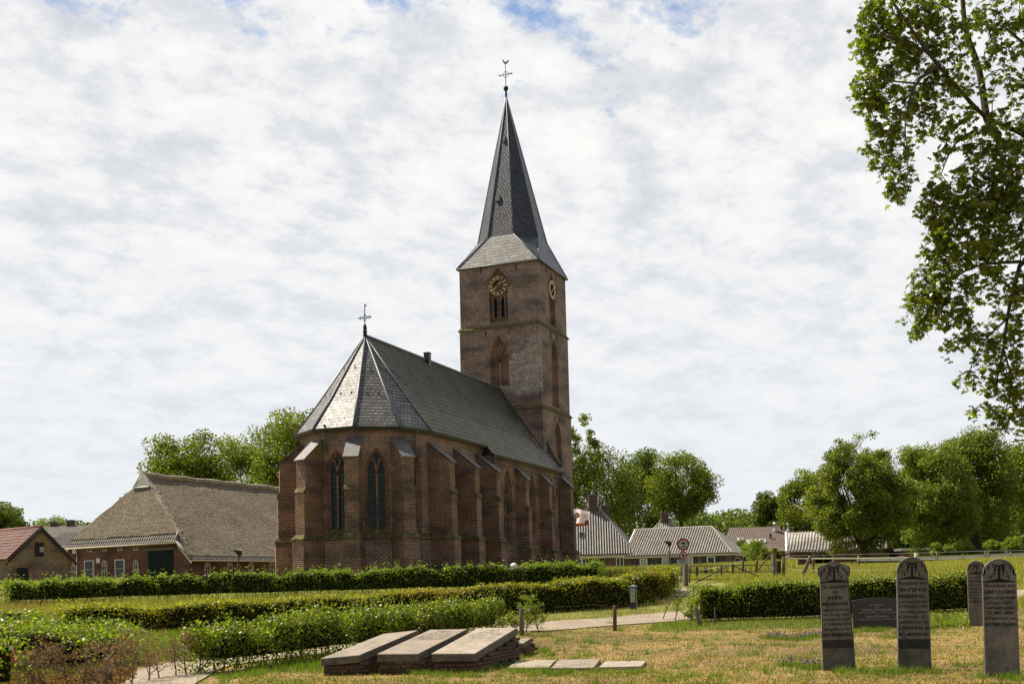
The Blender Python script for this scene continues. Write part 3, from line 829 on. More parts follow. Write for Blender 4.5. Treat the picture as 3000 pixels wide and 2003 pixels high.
for pl, y, z in ((pE1, 34.35, 25.85), (pE1, 31.5, 25.75), (pE2, 34.0, 20.95), (pE2, 32.05, 20.95)): anchor(pl, ce(y, .0), z, .5)
for pl, x, z in ((pN1, 85.1, 25.8), (pN1, 87.3, 25.75), (pN2, 85.6, 20.9), (pN2, 87.0, 20.9), (pN3, 86.0, 14.55), (pN3, 87.1, 14.55)): anchor(pl, cn(x, 0), z, .5)
anchor(pn, 83.1 - XC, 8.6, .6)
# put-log holes in the buttresses read as dark dots
# --- spire
cx_, cy_ = TX + TW / 2, TY + TW / 2
RK, ZKK, ZA = 2.5, 28.6, 40.55
hk = RK * math.tan(R(22.5))
oct_ = [(cx_ - RK, cy_ - hk), (cx_ - hk, cy_ - RK), (cx_ + hk, cy_ - RK), (cx_ + RK, cy_ - hk), (cx_ + RK, cy_ + hk), (cx_ + hk, cy_ + RK), (cx_ - hk, cy_ + RK), (cx_ - RK, cy_ + hk)]
ap = Vector((cx_, cy_ + .22, ZA)); eo = .17
cor = [(TX - eo, TY - eo), (TX + TW + eo, TY - eo), (TX + TW + eo, TY + TW + eo), (TX - eo, TY + TW + eo)]
mb = MB(); ms = MB(); O3 = [Vector((*p, ZKK)) for p in oct_]; zc = 26.16
# slight curve in the skirt
for k in range(8): mb.poly((ap, O3[k], O3[(k + 1) % 8]))
C3 = [Vector((*p, zc)) for p in cor]
for k, (a, b, c) in enumerate(((0, 1, 0), (2, 3, 1), (4, 5, 2), (6, 7, 3))): mb.poly((O3[a], C3[c], O3[b]))       # corner broaches
def curved(m_, P, Q, Aa, Bb):
    """skirt face with a little kick: top edge P-Q, bottom edge Aa-Bb"""
    mp = P.lerp(Aa, .6) - Vector((0, 0, .10)); mq = Q.lerp(Bb, .6) - Vector((0, 0, .10))
    mp = P.lerp(Aa, .6); mq = Q.lerp(Bb, .6)
    m_.poly((P, Aa, Bb, Q))
curved(ms, O3[7], O3[0], C3[3], C3[0])
curved(mb, O3[1], O3[2], C3[0], C3[1]); curved(mb, O3[3], O3[4], C3[1], C3[2]); curved(mb, O3[5], O3[6], C3[2], C3[3])
mb.poly([C3[i] for i in (0, 1, 2, 3)])
spire = mb.build('spire', M['slate_spire'], church)
ms.build('spire_skirt', M['slate_lit_skirt'], spire)
for k in range(8): mb = MB(); mb.tube([ap, O3[k]], [.035, .05], 5); mb.build('lead_hip', M['lead'], spire)
for k, c in ((0, 0), (1, 0), (2, 1), (3, 1), (6, 3), (7, 3)): mb = MB(); mb.tube([O3[k], C3[c]], .05, 5); mb.build('lead_hip', M['lead'], spire)
mb = MB()
for i in range(4):
    a, b = C3[i], C3[(i + 1) % 4]; mb.tube([a - Vector((0, 0, .02)), b - Vector((0, 0, .02))], .05, 5)
mb.build('eaves_edge', M['lead'], spire)
# little lucarne hatches on the east face
def onspire(z, y): 
    f = (ZA - z) / (ZA - ZKK); return Vector((cx_ - RK * f - .03, cy_ + .22 * (1 - f) + y, z))
for z, y, w, h in ((31.75, .35, .36, .5), (36.7, .02, .2, .4)): mb = MB(); mb.box(onspire(z, y), (.06, w, h), Matrix.Rotation(R(12), 3, 'Y')); mb.build('spire_hatch', M['lead'], spire)
# finials and vanes
def vane(base, zrod, zarm, arm, cock, name, ball):
    mb = MB(); x, y, z = base
    if ball: mb.lathe((x, y, z - .35), ((.07, 0), (.09, .3), (.07, .55), (.17, .72), (.2, .82), (.17, .95), (.06, 1.02)), 10)
    else: mb.lathe((x, y, z - .05), ((.14, 0), (.1, .12), (.13, .2), (.13, .3), (.09, .36), (.12, .45), (.1, .62), (.05, .7)), 8)
    mb.tube([(x, y, z), (x, y, zrod)], .03, 5)
    mb.tube([(x, y - arm, zarm), (x, y + arm, zarm)], .028, 5)
    e = arm * .55
    for a, b in ((1, 1), (1, -1), (-1, 1), (-1, -1)):
        pts = [(x, y + a * e * math.cos(t) ** 2.2, zarm + b * e * math.sin(t) ** 2.2) for t in np.linspace(0, math.pi / 2, 7)]
        mb.tube(pts, .02, 4)
    for a in (-1, 1):
        mb.lathe((x, y + a * arm, zarm), ((.02, -.05), (.055, 0), (.02, .05)), 6); mb.lathe((x, y + a * (arm - .1), zarm + .07), ((.01, -.04), (.04, 0), (.01, .04)), 5); mb.lathe((x, y + a * (arm - .1), zarm - .07), ((.01, -.04), (.04, 0), (.01, .04)), 5)
    v = mb.build(name, M['iron'], church)
    mb = MB()
    if cock:
        P = [(-.28, .0), (-.34, .16), (-.22, .12), (-.1, .02), (.06, .04), (.13, .2), (.2, .26), (.25, .2), (.2, .16), (.16, 0), (.05, -.12), (-.1, -.12)]
        mb.prism([(x - .012, y + a * .95, zrod + .12 + b) for a, b in P], (.024, 0, 0)); mb.build('weathercock', M['iron'], v)
    else:
        P = [(-.14, -.06), (.02, -.08), (.02, .1), (-.05, .06), (-.14, .1), (-.1, .02)]
        mb.prism([(x - .012, y + a, zrod - .05 + b) for a, b in P], (.024, 0, 0)); mb.build('wind_flag', M['gold'], v)
vane((cx_, cy_ + .22, 40.6), 43.05, 42.2, .55, True, 'cross_vane', True)
vane((XA, YM, ZR + .05), 18.5, 17.73, .38, False, 'cross_vane', False)
# ------------------------------------------------------------------ farm and village houses
def dlp(d, l, z=0.):
    return Vector((d * math.cos(YA) + l * math.sin(YA), d * math.sin(YA) - l * math.cos(YA), z))
def hz_v(u): return 1726 - .0247 * (u - 1500)
def zat(u, v, D): return at(u, v, D).z
def tiles(mb, poly, per=.3, course=.34, amp=.045, mi=0, step=.03, groove=True):
    """pantiled surface over a convex planar polygon whose first edge is the eave"""
    P = [Vector(p) for p in poly]; e = (P[1] - P[0]).normalized()
    n = e.cross(P[2] - P[0]).normalized()
    if n.z < 0: n = -n
    s = n.cross(e).normalized()
    if s.z < 0: s = -s
    A = [((p - P[0]).dot(e), (p - P[0]).dot(s)) for p in P]
    a0, a1 = min(a for a, b in A), max(a for a, b in A)
    def rng(a):
        lo, hi = 1e9, -1e9
        for i in range(len(A)):
            (x0, y0), (x1, y1) = A[i], A[(i + 1) % len(A)]
            if min(x0, x1) - 1e-6 <= a <= max(x0, x1) + 1e-6:
                if abs(x1 - x0) < 1e-6: c = (y0, y1)
                else: c = (y0 + (y1 - y0) * (a - x0) / (x1 - x0),)
                lo = min(lo, *c); hi = max(hi, *c)
        return lo, hi
    prof = [(0, 0.), (.14, .8), (.32, 1.), (.5, .8), (.64, .05), (1., 0.)]
    cols = []
    a = a0; k = 0
    while a < a1 - .02:
        for j in range(5):
            x, x2 = a + prof[j][0] * per, a + prof[j + 1][0] * per
            if x2 > a1: break
            cols.append((x, prof[j][1] * amp, x2, prof[j + 1][1] * amp))
        a += per
    W3 = lambda a, b, h: P[0] + e * a + s * b + n * h
    for ci, (x, h, x2, h2) in enumerate(cols):
        l0, u0_ = rng(x); l1, u1_ = rng(x2)
        if u0_ < l0 or u1_ < l1: continue
        i = math.floor(min(l0, l1) / course)
        while i * course < max(u0_, u1_):
            b0, b1 = i * course, (i + 1) * course
            p0, p1 = max(b0, l0), min(b1, u0_); q0, q1 = max(b0, l1), min(b1, u1_)
            if p1 > p0 + 1e-4 or q1 > q0 + 1e-4:
                p1 = max(p1, p0); q1 = max(q1, q0)
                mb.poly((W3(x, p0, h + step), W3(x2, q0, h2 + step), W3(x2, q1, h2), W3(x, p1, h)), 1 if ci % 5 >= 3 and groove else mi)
            i += 1
    mb.poly([p - n * .03 for p in P], mi)
M['tile_grey'] = simple('grey_pantile', (.42, .385, .33), .6, .35, .2, 1.2)
M['tile_valley'] = simple('shadowed_tile_valley', (.145, .13, .112), .9, .2, .3, 3)  # dark valley colour paints the shadow between the tile ribs
M['tile_border'] = simple('weathered_border_tile', (.24, .205, .17), .6, .4, .3, 1.5)
M['tile_slate'] = simple('dark_grey_pantile', (.25, .235, .21), .55, .4, .25, 1.2)
M['tile_dark'] = simple('dark_pantile', (.14, .115, .095), .45, .5, .3, 1.5)
M['tile_red'] = simple('red_pantile', (.30, .085, .055), .6, .4, .4, 1.2)
M['tile_brown'] = simple('brown_tile', (.17, .105, .085), .6, .35, .25, 1.5)
M['brick_farm'] = brick_mat('farm_brick', (.15, .06, .046), (.10, .042, .036), (.22, .15, .12), w=.22, h=.07, ms=.008, gamt=.4)
M['brick_barn'] = brick_mat('old_barn_brick', (.24, .155, .10), (.17, .085, .06), (.27, .22, .16), w=.22, h=.08, ms=.012, gamt=.7, grime=(.24, .22, .17))
M['brick_house'] = brick_mat('house_brick', (.15, .105, .085), (.10, .07, .06), (.2, .16, .13), w=.22, h=.07, ms=.008, gamt=.15)
M['chimney_brick'] = simple('chimney_brick', (.11, .075, .062), .9, .2, .2, 8)
M['shutter'] = simple('blue_shutter', (.022, .03, .055), .5, .4, .1, 4)
M['window_glass'] = simple('window_glass', (.02, .025, .03), .15, .35, .3, .8)
M['curtain_glass'] = simple('curtained_glass', (.30, .31, .30), .3, .6, .3, 3)
M['green_door'] = simple('dark_green_door', (.018, .026, .024), .95, .05, .15, 3)
M['steel'] = simple('galvanised_steel', (.5, .52, .55), .35, .6, .2, 6); M['steel'].node_tree.nodes['Principled BSDF'].inputs['Metallic'].default_value = .6
def thatch_mat(name='thatch', k=1.):
    m = NM(name, .95, .1)
    v = m.mapping(m.uv(), (6, 1.6, 1)); f = m.noise(2.2, 8, .75, v)
    g = m.noise(1.1, 5, .6, m.mapping(m.uv(), (1, 2.2, 1)))
    rows = m.noise(2.4, 3, .6, m.mapping(m.uv(), (.8, 3.2, 1)), .4)
    c = m.mix(m.ramp(f, ((.36, 0), (.62, 1))), (.07 * k, .054 * k, .04 * k), (min(.62, .39 * k), min(.54, .32 * k), min(.42, .235 * k)))
    c = m.mix(m.math('MULTIPLY', m.ramp(g, ((.42, 0), (.62, 1))), .5), c, (.11, .095, .075))
    c = m.mix(m.math('MULTIPLY', m.ramp(m.noise(.4, 4, .6), ((.5, 0), (.7, 1))), .35), c, (.11, .105, .05))
    m.col(c); m.bump(m.math('ADD', f, m.math('MULTIPLY', rows, 2.)), 1., .09); return m.m
M['thatch'] = thatch_mat()
M['thatch_hip'] = thatch_mat('pale_thatch', 1.7)
M['thatch_ridge'] = simple('ridge_straw', (.30, .25, .18), .95, .1, .45, 5)

def item(pl, s0, s1, z0, z1, mat, name, parent, dep=-.03, th=.06, frame=None, fw=.07, bars=None, glass=None, arched=False):
    """a window or door on a wall plane"""
    mb = MB(); fr = MB()
    Mx = Matrix((pl.d, pl.n, (0, 0, 1))).transposed()
    mb.box(pl.p((s0 + s1) / 2, (z0 + z1) / 2, -th / 2 + .0), (s1 - s0, th, z1 - z0), Mx)
    o = mb.build(name, mat, parent)
    if frame:
        def fb(a, b, c, d): fr.box(pl.p((a + b) / 2, (c + d) / 2, -th / 2 - .02), (b - a, th + .05, d - c), Mx)
        fb(s0 - fw, s0, z0 - fw, z1 + fw); fb(s1, s1 + fw, z0 - fw, z1 + fw); fb(s0, s1, z1, z1 + fw); fb(s0, s1, z0 - fw, z0)
        if bars:
            nx, nz = bars; w = fw * .4
            for i in range(1, nx): x = s0 + (s1 - s0) * i / nx; fb(x - w / 2, x + w / 2, z0, z1)
            for i in range(1, nz): z = z0 + (z1 - z0) * i / nz; fb(s0, s1, z - w / 2, z + w / 2)
        fr.build('window_frame' if 'door' not in name else 'door_frame', frame, o)
    return o
def arch_window(pl, c, hw, z0, zs, za, parent, bars=3):
    A = arch_pts(c, hw, z0, zs, za, 6)
    mb = MB(); mb.poly([pl.p(*q, -.02) for q in A]); o = mb.build('window', M['window_glass'], parent)
    f = MB(); B = arch_pts(c, hw + .07, z0 - .07, zs, za + .08, 6)
    strip(f, pl, B, A, -.05, -.05, 0, True); strip(f, pl, B, B, -.05, 0.02, 0, True)
    Mx = Matrix((pl.d, pl.n, (0, 0, 1))).transposed()
    if bars:
        f.box(pl.p(c, (z0 + za) / 2, -.04), (.045, .03, za - z0), Mx)
        for i in range(1, bars): f.box(pl.p(c, z0 + (zs - z0) * i / (bars - 1), -.04), (hw * 2, .03, .045), Mx)
        for sg in (-1, 1):
            a, b = pl.p(c, zs, -.04), pl.p(c + sg * hw * .7, za - (za - zs) * .35, -.04); f.tube([a, b], .022, 4, smooth=False)
    f.build('window_frame', M['cream'], o)
    r = MB(); arch_ring(r, pl, c, hw + .07, zs, za + .08, .14, .02, 8); r.build('arch_ring', M['brick_farm'], o, merge=True)
    return o
def s_at(pl, u, v=1640):
    """position along a wall plane seen in image column u"""
    r, fw = ray(u, v); den = r.dot(pl.n); t = (pl.o - Vector((0, 0, 0))).dot(pl.n) / den
    p = r * t; return (Vector((p.x, p.y, 0)) - pl.o).dot(pl.d), p.z + EYE

# --- thatched farm barn ------------------------------------------------------
BW = 14.7; bo = dlp(102.5, -38.3); bs = (dlp(95, -25.66) - bo); bs.z = 0; bs.normalize()
bt = Vector((-bs.y, bs.x, 0))
if dl(*(bo + bt)[:2])[0] < dl(*bo[:2])[0]: bt = -bt
GB = 3.0
def L3(s, t, z): return bo + bs * s + bt * t + Vector((0, 0, z))
barn = thing('thatched_barn', 'long red brick farm barn under a steep thatched roof, left of the church', 'barn', L3(BW / 2, 8, GB))
BL = 24
pf = Plane(L3(0, 0, 0), L3(BW, 0, 0)); psd = Plane(L3(BW, 0, 0), L3(BW, BL, 0))
mb = MB()
wall(mb, L3(0, 0, 0), L3(BW, 0, 0), 1.6, 4, (), 0, [(BW, 4.5), (BW - 1.35, 6.15), (.9, 6.15), (0, 5.1)])
wall(mb, L3(BW, 0, 0), L3(BW, BL, 0), 1.6, 4.55); wall(mb, L3(BW, BL, 0), L3(0, BL, 0), 1.6, 6.2); wall(mb, L3(0, BL, 0), L3(0, 0, 0), 1.6, 5.1)
mb.build('wall', M['brick_farm'], barn, merge=False)
from mathutils import noise as mnoise
def bumpy(mb, P, nu, nv, amp=.12, sag=0.):
    """P(u, v) -> point; displaced grid"""
    G = []
    for i in range(nu + 1):
        row = []
        for j in range(nv + 1):
            p = Vector(P(i / nu, j / nv)); k = mnoise.noise(p * .45) * amp + mnoise.noise(p * 1.7) * amp * .5 + mnoise.noise(p * 5) * amp * .22
            row.append(p + Vector((0, 0, k)))
        G.append(row)
    for i in range(nu):
        for j in range(nv):
            a, b, c, d = G[i][j], G[i + 1][j], G[i + 1][j + 1], G[i][j + 1]
            if (b - a).cross(d - a).z < 0: a, b, c, d = a, d, c, b
            uv = [(i / nu, j / nv), (i / nu, j / nv)]
            mb.poly((a, b, c, d), 0, None, True)
AZ = 11.95; S2 = 2.2
def lerp(a, b, t): return a + (b - a) * t
mb = MB()
rid = lambda t: L3(BW / 2, S2 + (BL - S2) * t, AZ - .25 * t)
zt_ = 10.95; hb = .95
top_r, top_l = L3(BW / 2 + hb, S2 - .35, zt_), L3(BW / 2 - hb, S2 - .35, zt_)
eR, eL = L3(BW - 1.25, -.1, 6.75), L3(.75, -.1, 6.75)
cR, cL = L3(BW + .25, -.35, 4.95), L3(-.25, -.35, 5.3)
bumpy(mb, lambda u, v: lerp(lerp(eL, eR, u), lerp(top_l, top_r, u), v), 30, 22, .12)                       # front hip
def side(top1, mid, corner, sg):
    def f(u, v):
        # u along the barn, v up the slope
        e0 = corner; e1 = L3(BW + .25 if sg > 0 else -.25, BL, 4.95 if sg > 0 else 5.3)
        b = lerp(e0, e1, u); t = rid(u)
        # front edge follows corner -> mid -> top triangle
        if u < 1e-6: b = corner
        p = lerp(b, t, v)
        w = max(0, 1 - u * 12)
        edge = lerp(corner, mid, v / .26) if v < .26 else (lerp(mid, top1, (v - .26) / .62) if v < .88 else lerp(top1, rid(0), (v - .88) / .12))
        return lerp(p, edge, w)
    return f
bumpy(mb, side(top_r, eR, cR, 1), 48, 26, .14); bumpy(mb, side(top_l, eL, cL, -1), 30, 18, .14)
# thickness of the thatch at the verge and eaves
for a, b in ((cR, L3(BW + .25, BL, 4.95)), (cL, L3(-.25, BL, 5.3))):
    mb.quad(a, b, b - Vector((0, 0, .3)), a - Vector((0, 0, .3)))
mb.poly((L3(BW, BL, 5), L3(BW / 2, BL, AZ - .3), L3(0, BL, 5)))
roof = mb.build('thatch_roof', M['thatch'], barn)
mb = MB(); mb.tube([rid(t) + Vector((0, 0, .02 + .05 * math.sin(t * 40))) for t in np.linspace(0, 1, 20)], .26, 8); mb.build('ridge', M['thatch_ridge'], barn)
mb = MB()
for a, b, c in ((cR, eR, top_r),):
    fr_ = side(top_r, eR, cR, 1)
    prev = None
    for j_ in range(41):
        v_ = j_ / 40; w_ = .045 + .022 * mnoise.noise(Vector((j_ * .45, 3, 1))) + .012 * mnoise.noise(Vector((j_ * 1.9, 5, 2)))
        row = []
        for i_ in range(5):
            p = fr_(w_ * i_ / 4, v_); k_ = mnoise.noise(p * .45) * .14 + mnoise.noise(p * 1.7) * .07 + mnoise.noise(p * 5) * .03; row.append(p + Vector((0, 0, k_ + (.10 if 0 < i_ < 4 else .05))))
        if prev:
            for i_ in range(4): mb.poly((prev[i_], prev[i_ + 1], row[i_ + 1], row[i_]), 0, None, True)
        prev = row
mb.build('hip_straw', M['thatch_hip'], barn)
mb = MB()
mb.poly((top_l + bt * -.05, top_r + bt * -.05, L3(BW / 2, S2 - .3, AZ + .15))); mb.poly((top_r, rid(0) + bt * .4, L3(BW / 2, S2 - .3, AZ + .15)))
Mx = Matrix((bs, bt, (0, 0, 1))).transposed()
for a, b in ((top_l, L3(BW / 2, S2 - .3, AZ + .15)), (top_r, L3(BW / 2, S2 - .3, AZ + .15)), (top_l, top_r)):
    mb.tube([a - bt * .1, b - bt * .1], .07, 4, smooth=False)
mb.box(L3(BW / 2, S2 - .45, AZ + .45), (.2, .12, .9), Mx); mb.build('gable_board', M['white'], barn)
mb = MB(); f0, f1, g0, g1 = L3(.6, -.35, 6.05), L3(BW - 1.1, -.35, 6.05), L3(BW - 1.25, .05, 6.85), L3(.75, .05, 6.85)
tiles(mb, (f0, f1, g0, g1), .27, .36, .05)
h0, h1 = L3(BW + .45, -.35, 4.6), L3(BW + .45, BL, 4.6)
tiles(mb, (h0, h1, L3(BW + .05, BL, 5.1), L3(BW + .05, -.35, 5.1)), .27, .36, .05)
mb.quad(f1, h0, cR - Vector((0, 0, .05)), eR - Vector((0, 0, .1))); mb.quad(f1, h0, h0 - Vector((0, 0, .1)), f1 - Vector((0, 0, .1))); mb.tube([f1 + Vector((0, 0, .1)), g0 + Vector((0, 0, .1))], .1, 5); mb.tube([f1 + Vector((0, 0, .08)), h0 + Vector((0, 0, .08))], .1, 5)
mb.build('tile_border', [M['tile_border'], M['tile_valley']], barn)
mb = MB()
mb.tube([L3(.5, -.42, 5.98), L3(BW - 1.1, -.42, 5.98)], .07, 6); mb.tube([L3(BW + .5, -.2, 4.52), L3(BW + .5, BL, 4.52)], .06, 6); mb.build('gutter', M['cream'], barn)
mb = MB(); a, b = L3(BW - 1.0, -.3, 5.95), L3(BW + .5, -.3, 4.5)
mb.prism([a, b, b - Vector((0, 0, .22)), a - Vector((0, 0, .22))], bt * .06)
a, b = L3(.7, -.3, 6.0), L3(-.3, -.3, 5.15); mb.prism([a, b, b - Vector((0, 0, .2)), a - Vector((0, 0, .2))], bt * .06)
mb.build('bargeboard', M['white'], barn)
Z3x = lambda x: x * .41645; Z3y = lambda y: 1350 + y * .41645
def on(pl, x, y): return s_at(pl, Z3x(x), Z3y(y))
for x, y0_, y1_ in ((631, 612, 633), (738, 606, 628), (846, 600, 624), (957, 597, 621)):
    s, z = on(pf, x, y1_); _, z2 = on(pf, x, y0_); arch_window(pf, s, .22, z, z + .03, z2 + .08, barn, 0)
for x, y0_ in ((525, 710), (738, 703), (957, 698)):
    s, z2 = on(pf, x, y0_); arch_window(pf, s, .24, z2 - 1.25, z2 - .35, z2, barn, 3)
for x0, x1, y0_ in ((602, 660, 705), (817, 876, 698)):
    s0, z = on(pf, x0, y0_); s1, _ = on(pf, x1, y0_); item(pf, s0, s1, z - 1.4, z, M['window_glass'], 'window', barn, frame=M['white'], fw=.065, bars=(1, 2))
for x0, x1, y0_, y1_ in ((511, 536, 617, 648), (681, 705, 684, 714)):
    s0, z = on(pf, x0, y0_); s1, z1 = on(pf, x1, y1_); item(pf, s0, s1, z1, z, M['white'], 'wall_plaque', barn)
s0, z = on(pf, 1047, 632); s1, _ = on(pf, 1220, 632); sm = (s0 + s1) / 2
for a, b in ((s0, sm - .02), (sm + .02, s1)): item(pf, a, b, GB - .5, z, M['green_door'], 'barn_door', barn)
s2, zl = on(pf, 1020, 618); s3, _ = on(pf, 1230, 618); item(pf, s2, s3, z + .02, zl, M['wood_grey'], 'lintel', barn, th=.12)
s, _ = on(pf, 547, 600); mb = MB(); mb.tube([pf.p(s, 2.5, -.1), pf.p(s, 6.0, -.1)], .045, 6); mb.build('downpipe', M['cream'], barn)
for x in (1457, 1613, 1764, 1906):
    s, z = on(psd, x, 718); arch_window(psd, s, .24, z - .9, z - .2, z, barn, 3)
s, _ = on(psd, 1660, 700); mb = MB(); mb.tube([psd.p(s, 2.5, -.1), psd.p(s, 4.5, -.1)], .045, 6); mb.build('downpipe', M['cream'], barn)

# --- small red-roofed barn at the left edge ---------------------------------
GRp = at(210, 1637, 87); GLp = at(22, 1636, 83); ze_ = (GRp.z + GLp.z) / 2
gap = at(112, 1544, 85); zap = gap.z
sdv = (GRp - GLp); sdv.z = 0; WB = sdv.length; sdv.normalize(); tdv = Vector((-sdv.y, sdv.x, 0))
if dl(*(GLp + tdv)[:2])[0] < dl(*GLp[:2])[0]: tdv = -tdv
so_ = Vector((GLp.x, GLp.y, 0)); S3 = lambda s, t, z: so_ + sdv * s + tdv * t + Vector((0, 0, z))
sb = thing('small_barn', 'small gabled barn of patchy pale brick with rusty red pantiles', 'barn', S3(WB / 2, 4, 2.8))
mb = MB(); SLn = 10
wall(mb, S3(.3, 0, 0), S3(WB - .3, 0, 0), 1.6, 3, (), 0, [(WB - .6, ze_ + .1), (WB / 2 - .3, zap - .15), (0, ze_ + .1)])
wall(mb, S3(WB - .3, 0, 0), S3(WB - .3, SLn, 0), 1.6, ze_); wall(mb, S3(.3, SLn, 0), S3(.3, 0, 0), 1.6, ze_)
wall(mb, S3(WB - .3, SLn, 0), S3(.3, SLn, 0), 1.6, 3, (), 0, [(WB - .6, ze_), (WB / 2 - .3, zap - .15), (0, ze_)])
mb.build('wall', M['brick_barn'], sb)
mb = MB()
tiles(mb, (S3(-.1, SLn, ze_ - .05), S3(-.1, -.2, ze_ - .05), S3(WB / 2, -.2, zap), S3(WB / 2, SLn, zap)), .26, .36, .06)
tiles(mb, (S3(WB + .1, -.2, ze_ - .05), S3(WB + .1, SLn, ze_ - .05), S3(WB / 2, SLn, zap), S3(WB / 2, -.2, zap)), .26, .36, .06)
mb.tube([S3(WB / 2, -.25, zap + .03), S3(WB / 2, SLn, zap + .03)], .11, 6)
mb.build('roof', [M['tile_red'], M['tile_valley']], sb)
mb = MB()
for a, b in ((S3(-.25, -.26, ze_ - .25), S3(WB / 2, -.26, zap + .02)), (S3(WB + .25, -.26, ze_ - .25), S3(WB / 2, -.26, zap + .02))):
    dz = Vector((0, 0, -.24)); mb.prism([a, b, b + dz, a + dz], tdv * .06)
mb.build('bargeboard', M['black_paint'], sb)
pb_ = Plane(S3(0, 0, 0), S3(WB, 0, 0))
s0, z0 = on(pb_, 245, 573); s1, z1 = on(pb_, 305, 670); hw_ = item(pb_, s0, s1, z1, z0, M['dark'], 'hatch', sb)
s2, z2 = on(pb_, 274, 603); s3, z3 = on(pb_, 303, 640)
mb = MB()
for i in range(3): mb.box(pb_.p((s2 + s3) / 2, z3 + (z2 - z3) * (i + .5) / 3, -.1), (s3 - s2, .03, .09), Matrix((pb_.d, pb_.n, (0, 0, 1))).transposed())
mb.build('slat', M['cream'], hw_)
s0, z0 = on(pb_, 120, 750); s1, z1 = on(pb_, 196, 840); item(pb_, s0, s1, z1, z0, M['dark'], 'doorway', sb)

# --- generic hipped or gabled house -----------------------------------------
def roof_faces(mb, FL, FR, BR, BL_, RL, RR, **k):
    for P in ((FL, FR, RR, RL), (FR, BR, RR), (BR, BL_, RL, RR), (BL_, FL, RL)):
        Q = []
        for p in P:
            if not Q or (p - Q[-1]).length > .05: Q.append(p)
        if len(Q) >= 3: tiles(mb, Q, **k)
def hip_caps(mb, pairs, r=.12):
    for a, b in pairs: 
        n = max(2, int((b - a).length / .33)); pts = []
        for i in range(n): 
            p = a.lerp(b, i / n); q = a.lerp(b, (i + .96) / n); mb.tube([p + Vector((0, 0, .07)), q + Vector((0, 0, .04))], [r, r * .75], 5, smooth=False)
def box_walls(mb, FL, FR, BR, BL_, z0, z1):
    P = [FL, FR, BR, BL_]
    for a, b in zip(P, P[1:] + P[:1]): wall(mb, a, b, z0, z1)
def inset(P, k):
    c = sum(P, Vector((0, 0, 0))) / 4; out = []
    for p in P:
        d = p - c; d.z = 0; L = d.length; out.append(p - d * (k / L))
    return out
def chimney(parent, c, w, h, cap=True, pot=True, mat=None):
    mb = MB(); mb.box(c + Vector((0, 0, h / 2 - .6)), (w, w, h + 1.2), Matrix.Rotation(YA, 3, 'Z')); o = mb.build('chimney', mat or M['chimney_brick'], parent)
    if cap:
        m = MB(); m.box(c + Vector((0, 0, h + .06)), (w + .25, w + .25, .12), Matrix.Rotation(YA, 3, 'Z'))
        if pot: m.lathe(c + Vector((0, 0, h + .1)), ((w * .3, 0), (w * .22, .2), (w * .1, .5), (.04, 1.0), (.02, 1.5)), 6)
        m.build('chimney_cap', M['lead'], o)
# house A
zA = 6.1
FL, FR = at(1545, 1630, 166), at(1862, 1621, 165); BR, BLh = at(1893, 1620, 178), at(1560, 1620, 179)
RLh, RRh = at(1722, 1487, 171), at(1752, 1485, 171)
for p in (FL, FR, BR, BLh): p.z = zA
RLh.z = RRh.z = 12.9
hA = thing('hipped_house', 'tall brick house with steep grey tiled roof and two chimneys, right beside the tower', 'house', Vector((FL.x / 2 + FR.x / 2, FL.y / 2 + FR.y / 2, 3.2)))
mb = MB(); I = inset([FL, FR, BR, BLh], .6); box_walls(mb, *I, 2, zA); mb.build('wall', M['brick_house'], hA)
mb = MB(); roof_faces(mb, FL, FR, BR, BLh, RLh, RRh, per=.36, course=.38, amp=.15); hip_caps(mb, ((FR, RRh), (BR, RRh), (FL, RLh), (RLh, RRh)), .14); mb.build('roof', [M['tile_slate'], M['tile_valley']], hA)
mb = MB(); F0, F1 = FL - Vector((0, 0, .1)), FR - Vector((0, 0, .1)); mb.prism([F0, F1, F1 - Vector((0, 0, .38)), F0 - Vector((0, 0, .38))], (math.cos(YA) * .3, math.sin(YA) * .3, 0)); mb.build('fascia', M['cream'], hA)
pA = Plane(I[0], I[1])
Z7x = lambda x: 1650 + x * .23414
def itA(pl, x0, x1, z0, z1, mat, name, par, **k):
    s0, _ = s_at(pl, Z7x(x0)); s1, _ = s_at(pl, Z7x(x1)); return item(pl, s0, s1, z0, z1, mat, name, par, **k)
for a, b in ((190, 222), (245, 277), (672, 702), (716, 748)): itA(pA, a, b, 3.3, zA - .55, M['window_glass'], 'glazed_door', hA, frame=M['white'], fw=.12)
itA(pA, 372, 445, 3.6, zA - .6, M['window_glass'], 'window', hA, frame=M['cream'], fw=.13, bars=(2, 2))
itA(pA, 292, 328, 3.5, zA - .6, M['shutter'], 'shutter', hA)
itA(pA, 490, 502, 4.9, 5.4, M['iron'], 'wall_lamp', hA, th=.25); itA(pA, 527, 535, 3.2, 6.1, M['pipe'], 'downpipe', hA, th=.1)
